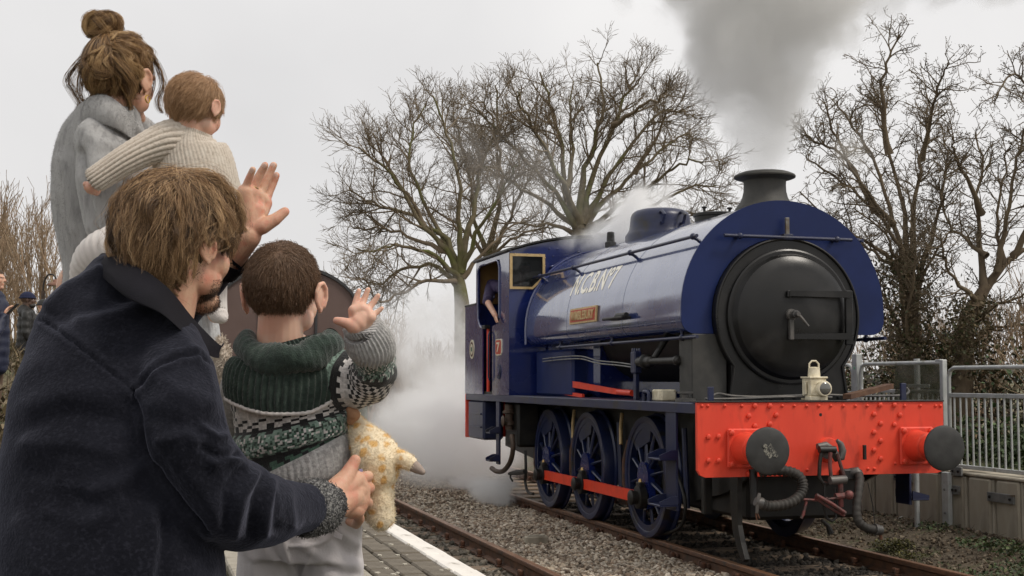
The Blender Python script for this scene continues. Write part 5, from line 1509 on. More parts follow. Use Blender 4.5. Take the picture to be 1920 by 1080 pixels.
for i in range(22):
    y = 11.5 + i * .95 + rg.uniform(-.3, .3)
    o = copy_tree(sh[i % 2]); o.name = 'hedge_shrub'
    o.location = (11.3 + rg.uniform(-.7, .9), y, .55); o.rotation_euler = (0, 0, rg.uniform(0, 6.28)); s_ = rg.uniform(.45, .85); o.scale = (s_, s_, s_)
    tag(o, 'twiggy brown shrub in the hedge behind the grey railings', 'shrub', 'hedge shrubs behind the right railings')
# ================================================================== PEOPLE
def hairmat(name, cols, rough=.42):
    m = bpy.data.materials.new(name); m.use_nodes = True
    nt = m.node_tree; N, L = nt.nodes, nt.links; b = N['Principled BSDF']
    b.inputs['Roughness'].default_value = rough; b.inputs['Specular IOR Level'].default_value = .34
    b.inputs['Roughness'].default_value = min(rough, .36) if rough < .5 else rough; hi = N.new('ShaderNodeHairInfo'); cr = N.new('ShaderNodeValToRGB')
    e = cr.color_ramp.elements
    for i, c in enumerate(cols):
        pos = i / (len(cols) - 1)
        if i == 0: e[0].position = 0; e[0].color = (*c, 1)
        elif i == len(cols) - 1: e[-1].position = 1; e[-1].color = (*c, 1)
        else:
            x = e.new(pos); x.color = (*c, 1)
    at_ = N.new('ShaderNodeAttribute'); at_.attribute_name = 'tint'
    m1 = N.new('ShaderNodeMath'); m1.operation = 'MULTIPLY_ADD'; m1.inputs[1].default_value = .45; m1.inputs[2].default_value = -.225
    m2 = N.new('ShaderNodeMath'); m2.operation = 'ADD'; m2.use_clamp = True
    L.new(hi.outputs['Random'], m1.inputs[0]); L.new(m1.outputs[0], m2.inputs[0]); L.new(at_.outputs['Fac'], m2.inputs[1])
    L.new(m2.outputs[0], cr.inputs['Fac']); L.new(cr.outputs['Color'], b.inputs['Base Color'])
    return m
M['hair_man'] = hairmat('hair_light_brown', [(.032, .017, .009), (.14, .080, .038), (.34, .205, .105), (.64, .43, .235)])
M['hair_woman'] = hairmat('hair_caramel', [(.030, .016, .008), (.085, .045, .020), (.20, .113, .050), (.46, .28, .12)])
M['hair_sweep'] = hairmat('hair_caramel_light', [(.10, .053, .023), (.24, .136, .060), (.42, .265, .125), (.60, .41, .21)])
M['hair_baby'] = hairmat('hair_fine_blond', [(.31, .18, .09), (.43, .26, .14), (.54, .345, .20)])
M['hair_boy'] = hairmat('hair_short_brown', [(.10, .056, .032), (.16, .095, .056), (.23, .145, .09)])
M['scalp_man'] = mat('scalp_man', (.055, .030, .014), .8)
M['scalp_woman'] = mat('scalp_woman', (.032, .017, .008), .8, c2=(.06, .03, .013), ns=30)
M['scalp_baby'] = mat('scalp_baby', (.40, .24, .14), .8)
M['scalp_boy'] = mat('scalp_boy', (.17, .10, .062), .8)
M['skin'] = mat('skin_fair', (.66, .40, .28), .5, c2=(.58, .31, .21), ns=22, sub=.25, bump=.12, bs=260, bdist=.001, spec=.4)
M['skin_hand'] = mat('skin_hand', (.64, .39, .265), .52, c2=(.56, .29, .195), ns=26, c3=(.60, .25, .17), s3=38, lo3=.5, hi3=.72, sub=.2, bump=.4, bs=260, bdist=.0015, spec=.4)
M['skin_child'] = mat('skin_child', (.74, .48, .36), .48, c2=(.67, .37, .27), ns=18, sub=.35, bump=.06, bs=200, bdist=.001, spec=.4)
M['skin_dark'] = mat('skin_deep', (.10, .055, .036), .5)
M['beard'] = mat('beard', (.050, .028, .017), .8, c2=(.09, .05, .03), ns=90, bump=.8, bs=300)
M['coat'] = mat('dark_wool_coat', (.0042, .0046, .0078), .9, c2=(.0088, .0094, .0145), ns=7, c3=(.014, .0145, .021), s3=150, lo3=.5, hi3=.7, sheen=.22, sheen_t=(.56, .58, .76), bump=.6, bs=190, bdist=.003, spec=.12)
M['coatseam'] = mat('dark_coat_collar', (.0030, .0030, .0048), .9, c2=(.0055, .0052, .0080), ns=14, sheen=.03, sheen_t=(.7, .6, .85), bump=.5, bs=380, bdist=.002, spec=.2)
M['fleece'] = mat('grey_fleece', (.05, .05, .052), .95, c2=(.24, .235, .225), ns=210, nlo=.45, nhi=.58, nd=3, bump=1., bs=240, bdist=.006)
M['greycoat'] = mat('grey_wool_coat', (.31, .305, .30), .9, c2=(.37, .365, .36), ns=16, c3=(.22, .217, .215), s3=60, lo3=.5, hi3=.7, stretch=(1, 1, .3), sheen=.4, bump=.6, bs=170, bdist=.003)
M['greyfuzz'] = hairmat('grey_wool_fibre', [(.22, .217, .215), (.36, .355, .35), (.50, .49, .48)], .8)
M['creamknit'] = mat('cream_knit', (.56, .49, .41), .9, c2=(.61, .545, .465), ns=40, c3=(.46, .39, .32), s3=150, lo3=.5, hi3=.66, sheen=.2, bump=.5, bs=330, bdist=.002)
M['whiteknit'] = mat('white_ribbed_knit', (.63, .58, .55), .9, c2=(.68, .64, .61), ns=30, sheen=.2, bump=.3, bs=300, bdist=.002)
M['palegrey'] = mat('pale_grey_knit', (.42, .43, .44), .9, c2=(.52, .53, .54), ns=90, bump=.6, bs=260, bdist=.003)
M['teddy'] = mat('cream_teddy', (.52, .44, .36), .95, c2=(.60, .52, .44), ns=60, bump=1, bs=120, bdist=.01)
M['teddyfuzz'] = hairmat('cream_teddy_fibre', [(.44, .37, .30), (.58, .50, .42), (.66, .59, .50)], .8)
M['sweater'] = mat('fair_isle_sweater', (.85, .85, .85), .92, attr='Col', c2=(1.1, 1.1, 1.1), ns=120, nd=2, sheen=.25, bump=.8, bs=380, bdist=.003)
M['darkgreen'] = mat('dark_green_knit', (.014, .028, .021), .95, c2=(.030, .052, .039), ns=95, sheen=.3, bump=.8, bs=320, bdist=.003)
M['greyrib'] = mat('heather_grey_rib', (.36, .35, .345), .95, c2=(.50, .49, .48), ns=130, nd=3, sheen=.25, bump=.7, bs=330, bdist=.003)
M['trouser'] = mat('pale_grey_cotton', (.50, .47, .475), .85, c2=(.56, .53, .53), ns=7, sheen=.1, bump=.35, bs=240, bdist=.002)
M['darktrouser'] = mat('dark_trousers', (.02, .021, .026), .85, bump=.3, bs=200)
M['shoe'] = mat('dark_shoe', (.03, .025, .02), .6)
M['plush'] = mat('cream_plush', (.84, .70, .48), .95, c2=(.86, .74, .54), ns=12, sheen=.2, bump=.8, bs=120, bdist=.005)
M['plushfuzz'] = hairmat('cream_plush_fibre', [(.82, .68, .46), (.87, .75, .54), (.92, .83, .66)], .8)
def add_spots(m, c=(.74, .46, .17), scale=38.):
    nt = m.node_tree; N, L = nt.nodes, nt.links; b = N['Principled BSDF']
    tc = N.new('ShaderNodeTexCoord'); nz = N.new('ShaderNodeTexNoise'); nz.inputs['Scale'].default_value = 30
    ad = N.new('ShaderNodeMixRGB'); ad.blend_type = 'LINEAR_LIGHT'; ad.inputs['Fac'].default_value = .014
    L.new(tc.outputs['Object'], nz.inputs['Vector']); L.new(tc.outputs['Object'], ad.inputs['Color1']); L.new(nz.outputs['Color'], ad.inputs['Color2'])
    v = N.new('ShaderNodeTexVoronoi'); v.inputs['Scale'].default_value = scale; v.inputs['Randomness'].default_value = .75
    L.new(ad.outputs['Color'], v.inputs['Vector'])
    r = N.new('ShaderNodeMapRange'); r.inputs['From Min'].default_value = .40; r.inputs['From Max'].default_value = .24
    L.new(v.outputs['Distance'], r.inputs['Value'])
    src = b.inputs['Base Color'].links[0].from_socket
    x = N.new('ShaderNodeMixRGB'); L.new(r.outputs['Result'], x.inputs['Fac']); L.new(src, x.inputs['Color1']); x.inputs['Color2'].default_value = (*c, 1)
    L.new(x.outputs['Color'], b.inputs['Base Color'])
add_spots(M['plush']); add_spots(M['plushfuzz'])
M['hoof'] = mat('taupe_felt', (.33, .265, .225), .9, bump=.3, bs=200)
M['earfelt'] = mat('brown_felt', (.32, .165, .085), .9, c2=(.40, .22, .12), ns=30, bump=.4, bs=180)
M['lilac'] = mat('lilac_tag', (.28, .26, .42), .7)
M['gold'] = mat('gold', (.80, .52, .14), .22, 1.)
M['eyewhite'] = mat('eye_white', (.75, .72, .70), .25)
M['navy'] = mat('navy_puffer', (.012, .016, .040), .6, bump=.3, bs=30)
M['blackpuff'] = mat('black_puffer', (.012, .0115, .010), .55, c2=(.02, .019, .017), ns=12, bump=.4, bs=25)
M['beanie'] = mat('navy_beanie', (.010, .014, .045), .9, bump=.6, bs=120)
M['purpleshirt'] = mat('dark_purple_overalls', (.030, .020, .062), .8, c2=(.045, .03, .085), ns=9, bump=.4, bs=60)

def px2m(D): return D / FPX
class Blob:
    def __init__(s): s.m = MB()
    def sph(s, c, r):
        V, F = SPH; c = np.array(c); s.m.add((V * r + c).tolist(), F); return s
    def cap(s, a, ra, b, rb):
        a, b = Vector(a), Vector(b)
        s.sph(a, ra); s.sph(b, rb)
        if (b - a).length > 1e-4: s.m.tube([a, b], [ra, rb], 20)
        return s
    def path(s, pts):
        for (a, ra), (b, rb) in zip(pts[:-1], pts[1:]): s.cap(a, ra, b, rb)
        return s
    def pxpath(s, pts):   # (px, py, D, r_px)
        return s.path([(at(x, y, D), r * px2m(D)) for x, y, D, r in pts])
    def ell(s, c, ax):
        V, F = SPH; A = np.array([tuple(a) for a in ax])
        s.m.add((V @ A + np.array(tuple(c))).tolist(), F); return s
    def mb(s, m): s.m.add(m.v, m.f); return s
    def build(s, name, mt, parent, voxel=.006, smooth=3, disp=None, sfac=.5, post=None):
        me = bpy.data.meshes.new('tmp'); me.from_pydata(s.m.v, [], s.m.f)
        o = bpy.data.objects.new('tmp', me); col.objects.link(o)
        r = o.modifiers.new('r', 'REMESH'); r.mode = 'VOXEL'; r.voxel_size = voxel; r.use_smooth_shade = True
        if smooth:
            q = o.modifiers.new('s', 'SMOOTH'); q.factor = sfac; q.iterations = smooth
        dg = bpy.context.evaluated_depsgraph_get()
        me2 = bpy.data.meshes.new_from_object(o.evaluated_get(dg))
        bpy.data.objects.remove(o); bpy.data.meshes.remove(me)
        me2.name = name
        n = len(me2.vertices)
        co = np.empty(n * 3); me2.vertices.foreach_get('co', co); co = co.reshape(-1, 3)
        if disp is not None:
            no = np.empty(n * 3); me2.vertices.foreach_get('normal', no); no = no.reshape(-1, 3)
            co = co + no * disp(co, no)[:, None]
        co -= np.array(origin_of(parent))
        me2.vertices.foreach_set('co', co.ravel()); me2.update()
        me2.materials.clear(); me2.materials.append(mt)
        me2.polygons.foreach_set('use_smooth', [True] * len(me2.polygons))
        ob = bpy.data.objects.new(name, me2); link(ob, parent); LOC[ob.name] = Vector(origin_of(parent))
        return ob
def _mksph():
    import bmesh
    bm = bmesh.new(); bmesh.ops.create_icosphere(bm, subdivisions=3, radius=1)
    v = np.array([x.co[:] for x in bm.verts]); f = [tuple(a.index for a in q.verts) for q in bm.faces]; bm.free()
    return v, f
SPH = _mksph()

def loft_px(path, K, N, disp=None, caps=True, sq=2.0):
    """path: (px, py, D, r_across_px, r_depth_px). Returns MB with per vertex uv (u round, v along) and ring frames."""
    c = [at(p[0], p[1], p[2]) for p in path]
    rx = [p[3] * px2m(p[2]) for p in path]; rz = [(p[4] if len(p) > 4 else p[3]) * px2m(p[2]) for p in path]
    n = len(path)
    def cr(vals, t):
        f = t * (n - 1); i = min(int(f), n - 2); u = f - i
        p0, p1, p2, p3 = vals[max(i - 1, 0)], vals[i], vals[i + 1], vals[min(i + 2, n - 1)]
        return .5 * ((2 * p1) + (p2 - p0) * u + (2 * p0 - 5 * p1 + 4 * p2 - p3) * u * u + (3 * p1 - p0 - 3 * p2 + p3) * u ** 3)
    m = MB(); uv = []; C = [cr(c, k / (K - 1)) for k in range(K)]
    for k in range(K):
        t = k / (K - 1)
        T = (C[min(k + 1, K - 1)] - C[max(k - 1, 0)]).normalized()
        A = T.cross(FW); A.normalize(); B = A.cross(T)      # A across the picture, B in depth (towards the camera)
        if A.length < .1: A = RT.copy()
        X, Z = cr(rx, t), cr(rz, t)
        for j in range(N):
            a = 2 * math.pi * j / N
            ca, sa = math.cos(a), math.sin(a)
            if sq != 2:
                ca = math.copysign(abs(ca) ** (2 / sq), ca); sa = math.copysign(abs(sa) ** (2 / sq), sa)
            d = disp(j / N, t) if disp else 0
            e = A * ca * X + B * sa * Z
            m.v.append(tuple(C[k] + e + e.normalized() * d)); uv.append((j / N, t))
    for k in range(K - 1):
        for j in range(N):
            j2 = (j + 1) % N
            m.f.append((k * N + j, k * N + j2, (k + 1) * N + j2, (k + 1) * N + j))
    if caps:
        m.f.append(tuple(range(N))[::-1]); m.f.append(tuple((K - 1) * N + j for j in range(N)))
    m.uv = uv
    return m
def strands(name, parent, P, r0, r1, mt, taper=1., per=1):
    """P: (n,k,3) world"""
    P = np.asarray(P, dtype=np.float32); n, k, _ = P.shape
    hc = bpy.data.hair_curves.new(name); hc.add_curves([k] * n)
    off = np.array(origin_of(parent), dtype=np.float32)
    hc.attributes['position'].data.foreach_set('vector', (P - off).ravel())
    ra = hc.attributes.get('radius') or hc.attributes.new('radius', 'FLOAT', 'POINT')
    t = np.linspace(0, 1, k)
    rr = r0 + (r1 - r0) * t ** taper
    ra.data.foreach_set('value', np.tile(rr, n).astype(np.float32))
    gt = np.random.default_rng(n); ti = hc.attributes.new('tint', 'FLOAT', 'CURVE')
    ti.data.foreach_set('value', np.repeat(gt.random(n // per + 1), per)[:n].astype(np.float32))
    hc.materials.append(mt)
    o = bpy.data.objects.new(name, hc); link(o, parent); LOC[o.name] = Vector(origin_of(parent))
    return o
def fuzz(name, ob, n, L, r, mt, seed, lay=None, keep=None, jit=.5):
    """short fibres standing on an object's surface"""
    g = np.random.default_rng(seed); me = ob.data
    me.calc_loop_triangles()
    nt = len(me.loop_triangles); tv = np.empty(nt * 3, dtype=np.int32); me.loop_triangles.foreach_get('vertices', tv); tv = tv.reshape(-1, 3)
    co = np.empty(len(me.vertices) * 3); me.vertices.foreach_get('co', co); co = co.reshape(-1, 3) + np.array(origin_of(ob))
    A, B, C = co[tv[:, 0]], co[tv[:, 1]], co[tv[:, 2]]
    N = np.cross(B - A, C - A); ar = np.linalg.norm(N, axis=1); N = N / (ar[:, None] + 1e-12)
    w = ar.copy()
    if keep is not None: w = w * keep((A + B + C) / 3, N)
    i = g.choice(nt, n, p=w / w.sum())
    a, b = g.random(n), g.random(n); sw = a + b > 1; a[sw], b[sw] = 1 - a[sw], 1 - b[sw]
    P = A[i] + (B[i] - A[i]) * a[:, None] + (C[i] - A[i]) * b[:, None]
    d = N[i] * .6 + g.normal(size=(n, 3)) * jit
    if lay is not None: d = d + np.array(lay)
    d /= np.linalg.norm(d, axis=1)[:, None]
    Ls = (L * g.uniform(.4, 1.2, n))[:, None]
    d2 = d + g.normal(size=(n, 3)) * .4 + (np.array(lay) * .6 if lay is not None else 0)
    Q = np.stack([P - N[i] * .001, P + d * Ls * .5, P + d * Ls * .5 + d2 / np.linalg.norm(d2, axis=1)[:, None] * Ls * .5], 1)
    return strands(name, ob if ob.parent and ob.parent.parent is None else ob.parent, Q, r, r * .5, mt)

class Head:
    def __init__(s, c, fwd, h, tilt=0., pitch=0., wide=1.):
        s.c = Vector(c); s.h = h; s.wide = wide
        f = Vector(fwd); f.z = 0; f.normalize()
        u = Vector((0, 0, 1)); f = (f * math.cos(pitch) + u * math.sin(pitch)).normalized()
        sd = f.cross(u).normalized(); u = sd.cross(f).normalized()
        u = (u * math.cos(tilt) + sd * math.sin(tilt)).normalized(); sd = f.cross(u)
        s.f, s.s, s.u = f, sd, u
    def p(s, f, sd, u): return s.c + (s.f * f + s.s * sd * s.wide + s.u * u) * s.h
    def el(s, b, f, sd, u, rf, rs, ru):
        h = s.h; b.ell(s.p(f, sd, u), (s.f * rf * h, s.s * rs * h * s.wide, s.u * ru * h))
    def add(s, b, kid=0., neck_to=None, neck_r=.2, ear=1.):
        h = s.h
        s.el(b, -.06, 0, .12, .43, .335, .375)
        s.el(b, .13, 0, -.12, .27, .255, .31)
        for sg in (-1, 1):
            s.el(b, .22, sg * .13, -.10 - .03 * kid, .15, .13, .15 + .02 * kid)
            s.el(b, .10, sg * .17, -.24, .18, .09, .13)
            b.cap(s.p(.37, sg * .06, .09), .045 * h, s.p(.33, sg * .20, .08), .04 * h)
            # ear: rim and lobe
            base = s.p(-.02, sg * (.325 + .035 * kid), -.03)
            for k in range(8):
                a = R(-70) + R(300) * k / 7; a2 = R(-70) + R(300) * (k + 1) / 7
                if k < 7:
                    q = lambda t: base + (-s.f * (.075 * math.cos(t) + .03 + .015 * math.sin(t)) + s.u * (.115 * math.sin(t)) + s.s * sg * (.045 - .02 * math.cos(t) + .012 * math.sin(t))) * h * ear
                    b.cap(q(a), .020 * h * ear, q(a2), .020 * h * ear)
            b.ell(base + (-s.f * .03 + s.s * sg * .03) * h * ear, (s.f * .075 * h * ear, s.s * .022 * h * ear, s.u * .115 * h * ear))
            b.ell(base + (s.f * .0 + s.s * sg * .025 - s.u * .11) * h * ear, (s.f * .035 * h * ear, s.s * .02 * h * ear, s.u * .045 * h * ear))
        s.el(b, .28 - .05 * kid, 0, -.39 + .05 * kid, .12, .13, .10)
        b.cap(s.p(.385, 0, .05), .035 * h, s.p(.46 - .05 * kid, 0, -.09), .052 * h)
        for sg in (-1, 1): b.cap(s.p(.41 - .03 * kid, sg * .05, -.10), .035 * h, s.p(.40 - .03 * kid, sg * .06, -.10), .03 * h)
        s.el(b, .375 - .02 * kid, 0, -.22, .04, .085, .022); s.el(b, .365 - .02 * kid, 0, -.265, .045, .075, .025)
        if neck_to is not None:
            b.cap(s.p(-.10, 0, -.15), neck_r * h, neck_to, neck_r * h * 1.12)
    def eyes(s, parent):
        for sg in (-1, 1):
            e = MB().ell(s.p(.31, sg * .135, .0), .046 * s.h, .046 * s.h, .046 * s.h, 14, 10).build('eye', M['eyewhite'], parent)
            MB().ell(s.p(.338, sg * .135, .0), .024 * s.h, .024 * s.h, .024 * s.h, 10, 8).build('iris', M['shoe'], e)
    def cap_mesh(s, scale=1.03, keep=None, n=40, m=30, rf=.43, rs=.335, ru=.375, ctr=(-.06, 0, .12)):
        """hair-bearing shell over the skull, faces kept by keep(f,s,u) in head units"""
        mb = MB(); ids = {}
        for i in range(m + 1):
            th = math.pi * i / m
            for k in range(n):
                an = 2 * math.pi * k / n
                f, d, u = math.sin(th) * math.cos(an), math.sin(th) * math.sin(an), math.cos(th)
                mb.v.append(tuple(s.p(ctr[0] + f * rf * scale, d * rs * scale, ctr[2] + u * ru * scale)))
                ids[(i, k)] = (ctr[0] + f * rf * scale, d * rs * scale, ctr[2] + u * ru * scale)
        for i in range(m):
            for k in range(n):
                k2 = (k + 1) % n
                q = [(i, k), (i + 1, k), (i + 1, k2), (i, k2)]
                c = [sum(ids[x][j] for x in q) / 4 for j in range(3)]
                if keep is None or keep(*c): mb.f.append(tuple(a * n + b for a, b in q))
        return mb
def skull_hair(hd, n, k, L, seed, keep, whorl, lift=(.01, .05), flow_mix=.3, grav=.12, curl=.2, per=14, spread=.008, tipspread=.35, start_lift=.3, swirl=.4, scale=1.03, Lfun=None, freq=1., jit=.0006, reject=None):
    """clumps of strands that grow from the skull away from the whorl and fall; all in head units then world"""
    g = random.Random(seed); out = []
    rf, rs, ru = .43 * scale, .335 * scale, .375 * scale
    gd = Vector((-(hd.f.z), -(hd.s.z), -(hd.u.z)))      # gravity in head coordinates (f,s,u)
    wv = Vector(whorl)
    def nrm(p): return Vector(((p.x + .06) / rf ** 2, p.y / rs ** 2, (p.z - .12) / ru ** 2)).normalized()
    def lev(p): return math.sqrt(((p.x + .06) / rf) ** 2 + (p.y / rs) ** 2 + ((p.z - .12) / ru) ** 2)
    cnt = 0
    while cnt < n:
        v = Vector((g.gauss(0, 1), g.gauss(0, 1), g.gauss(0, 1))).normalized()
        p = Vector((-.06 + v.x * rf, v.y * rs, .12 + v.z * ru))
        if not keep(p.x, p.y, p.z): continue
        cnt += 1
        Lc = (Lfun(p) if Lfun else L) * g.uniform(.7, 1.15)
        N = nrm(p); away = p - wv; away = (away - N * away.dot(N))
        if away.length < 1e-4: away = Vector((0, 1, 0))
        away.normalize(); sw = N.cross(away)
        d = (away + sw * swirl + N * start_lift + Vector((g.gauss(0, .2), g.gauss(0, .2), g.gauss(0, .2)))).normalized()
        lf = g.uniform(*lift); st = Lc / (k - 1); pts = [p.copy()]
        ph = g.uniform(0, 6.28); cax = Vector((g.gauss(0, 1), g.gauss(0, 1), g.gauss(0, 1))).normalized()
        for i in range(k - 1):
            t = (i + 1) / (k - 1)
            N = nrm(p); aw = p - wv; aw = (aw - N * aw.dot(N)); aw.normalize()
            c = cax.cross(d) * math.sin(ph + t * 5 * freq) * curl
            d = (d * (1 - flow_mix) + aw * flow_mix + gd * grav + c).normalized()
            p = p + d * st
            lv = lev(p); want = 1 + lf * min(1, t * 2.2)
            if lv < want:
                cen = Vector((-.06, 0, .12)); p = cen + (p - cen) * (want / lv)
            pts.append(p.copy())
        if reject is not None and any(reject(q.x, q.y, q.z) for q in pts): continue
        for _ in range(per):
            o0 = Vector((g.gauss(0, 1), g.gauss(0, 1), g.gauss(0, 1))) * spread / hd.h
            o1 = Vector((g.gauss(0, 1), g.gauss(0, 1), g.gauss(0, 1))) * spread / hd.h * tipspread
            w = g.uniform(.82, 1.05)
            row = []
            for i, q in enumerate(pts):
                t = i / (k - 1)
                row.append(tuple(hd.p(*((q if w >= 1 else pts[0].lerp(q, 1) if i == 0 else q) + o0 * (1 - t) + o1 * t + Vector((g.gauss(0, 1), g.gauss(0, 1), g.gauss(0, 1))) * jit / hd.h))))
            out.append(row)
    a = np.array(out)
    a[:, :, :] = a
    return a
# Head.p scales the side axis by wide; hair is made in the same units so it follows

def ridge(pts):
    """distance in photo px of projected vertices to a polyline"""
    P = np.array(pts, float)
    def f(x, y):
        best = np.full(len(x), 1e9)
        for (ax, ay), (bx, by) in zip(P[:-1], P[1:]):
            dx, dy = bx - ax, by - ay
            t = np.clip(((x - ax) * dx + (y - ay) * dy) / (dx * dx + dy * dy), 0, 1)
            best = np.minimum(best, np.hypot(x - ax - t * dx, y - ay - t * dy))
        return best
    return f
def hand(b, wrist, knuckles, fingers, rpalm, thumb):
    """wrist (p, r); knuckles [(p)], fingers [[(p, r)...]]; thumb [(p,r)...]"""
    wp, wr = wrist
    for kp in knuckles: b.cap(wp, wr * .82, kp, rpalm)
    for a, c in zip(knuckles[:-1], knuckles[1:]): b.cap(a, rpalm * .98, c, rpalm * .98)
    for f in fingers: b.path(f)
    b.path(thumb)
PZ = PLAT_Z + .003
def ground_leg(b, hip, knee, foot, r=(.085, .06, .042)):
    b.path([(hip, r[0]), (knee, r[1]), (foot, r[2])])
# ------------------------------------------------------------------ MAN in the dark coat, kneeling
HF = Vector((FW.x, FW.y, 0)).normalized()
def PX(x, y, D, r): return (at(x, y, D), r * px2m(D))
man = thing('person', Vector((at(230, 900, 2.25).x, at(230, 900, 2.25).y, PZ)), 'crouching man in a dark navy wool coat with tousled brown hair, waving', 'person')
mh = Head(at(338, 464, 2.30), RT * .56 + HF * .83, .216, pitch=R(-4))
B = Blob()
mh.add(B, neck_to=at(285, 610, 2.28), neck_r=.27, ear=.84)
# hidden trunk and legs so that the figure is whole
base = man.location
dirf = (RT * .5 + HF * .85).normalized(); side = dirf.cross(Vector((0, 0, 1)))
pel = Vector((at(205, 1000, 2.26).x, at(205, 1000, 2.26).y, PZ + .34))
B.path([(at(278, 615, 2.30), .06), (at(235, 760, 2.27), .11), (pel, .13)])
for sg in (-1, 1):
    hip = pel + side * .09 * sg; knee = Vector((hip.x, hip.y, PZ + .085)) + dirf * .20 + side * .04 * sg
    foot = Vector((knee.x, knee.y, PZ + .055)) - dirf * .40
    B.path([(hip, .085), (knee, .06), (foot, .045), (foot - dirf * .12 - Vector((0, 0, .015)), .035)])
# right arm to the hand round the boy
B.path([(at(325, 722, 2.19), .045), (at(360, 830, 2.15), .045), (at(415, 920, 2.15), .042), (at(480, 945, 2.24), .04), (at(575, 950, 2.36), .037), (at(612, 940, 2.42), .036)])
K = [at(668, 899, 2.475), at(678, 917, 2.485), at(678, 938, 2.485), at(668, 957, 2.475)]
hand(B, (at(618, 938, 2.425), .034), K, [
    [(K[0], .0125), (at(690, 893, 2.52), .0105), (at(690, 895, 2.56), .0095), (at(672, 900, 2.585), .0085)],
    [(K[1], .0125), (at(693, 915, 2.53), .0105), (at(688, 920, 2.575), .0095), (at(665, 922, 2.595), .0085)],
    [(K[2], .012), (at(690, 943, 2.525), .010), (at(684, 950, 2.565), .0092), (at(664, 948, 2.585), .0082)],
    [(K[3], .0115), (at(674, 973, 2.505), .0098), (at(668, 983, 2.53), .009), (at(655, 978, 2.55), .008)]],
    .0165, [(at(625, 925, 2.43), .024), (at(650, 893, 2.455), .0155), (at(659, 876, 2.465), .0125), (at(666, 863, 2.47), .0105)])
B.cap(at(628, 945, 2.43), .030, at(660, 930, 2.47), .024)
# left arm raised, hand waving
B.path([(at(150, 620, 2.34), .035), (at(180, 700, 2.5), .035), (at(250, 700, 2.66), .035), (at(330, 560, 2.72), .04), (at(430, 478, 2.68), .034), (at(461, 440, 2.66), .031)])
D0 = 2.66
K = [at(496, 381, D0 + .035), at(484, 369, D0 + .018), at(471, 362, D0 + .0), at(459, 360, D0 - .018)]
hand(B, (at(463, 438, D0), .030), K, [
    [(K[0], .0105), (at(505, 358, D0 + .045), .0090), (at(512, 343, D0 + .05), .0083), (at(518, 329, D0 + .05), .0072)],
    [(K[1], .0107), (at(496, 343, D0 + .026), .0092), (at(505, 326, D0 + .03), .0084), (at(513, 310, D0 + .03), .0073)],
    [(K[2], .0104), (at(481, 339, D0 + .004), .0090), (at(489, 324, D0 + .004), .0082), (at(497, 310, D0 + .0), .0071)],
    [(K[3], .0092), (at(464, 342, D0 - .022), .0079), (at(469, 330, D0 - .026), .0072), (at(474, 318, D0 - .03), .0064)]],
    .0155, [(at(466, 428, D0), .024), (at(492, 424, D0 - .005), .0165), (at(515, 412, D0 + .0), .0125), (at(534, 397, D0 + .01), .0095)])
B.cap(at(468, 425, D0), .026, at(478, 395, D0 + .005), .021)
man_body = B.build('body', M['skin_hand'], man, voxel=.0021, smooth=4)
mh.eyes(man)
# nails of the waving thumb and ring
rg_ = Vector(at(470, 353, D0 + .012))
ax = (at(481, 339, D0 + .004) - K[2]).normalized()
MB().lathe(K[2].lerp(at(481, 339, D0 + .004), .42), ax, [(-.002, .0098), (-.002, .0108), (.002, .0108), (.002, .0098)], 20).build('ring', M['gold'], man)
mn = mat('nail', (.70, .47, .38), .3)
for tip, prev in ((at(518, 329, D0 + .05), at(512, 343, D0 + .05)), (at(513, 310, D0 + .03), at(505, 326, D0 + .03)), (at(497, 310, D0), at(489, 324, D0 + .004)), (at(474, 318, D0 - .03), at(469, 330, D0 - .026)), (at(534, 397, D0 + .01), at(515, 412, D0))):
    ax_ = (tip - prev).normalized(); nz_ = (-FW - ax_ * (-FW).dot(ax_)).normalized(); sx_ = ax_.cross(nz_)
    rr_ = .0046
    Mx = Matrix((sx_, ax_, nz_)).transposed()
    MB().ell(tip + nz_ * .0060 - ax_ * .001, rr_, .0062, .0011, 12, 8, M=Mx).build('nail', mn, man)
# trousers and shoes (mostly out of sight)
B = Blob(); B.sph(pel, .165)
for sg in (-1, 1):
    hip = pel + side * .09 * sg; knee = Vector((hip.x, hip.y, PZ + .085)) + dirf * .20 + side * .04 * sg
    foot = Vector((knee.x, knee.y, PZ + .055)) - dirf * .40
    B.path([(hip, .10), (knee, .078), (foot + Vector((0, 0, .01)), .062)])
B.build('trousers', M['darktrouser'], man, voxel=.01)
for sg in (-1, 1):
    hip = pel + side * .09 * sg; knee = Vector((hip.x, hip.y, PZ + .085)) + dirf * .20 + side * .04 * sg
    foot = Vector((knee.x, knee.y, PZ + .055)) - dirf * .40
    Blob().cap(foot - dirf * .06 - Vector((0, 0, .008)), .045, foot + dirf * .16 - Vector((0, 0, .012)), .042).build('shoe', M['shoe'], man, voxel=.006)
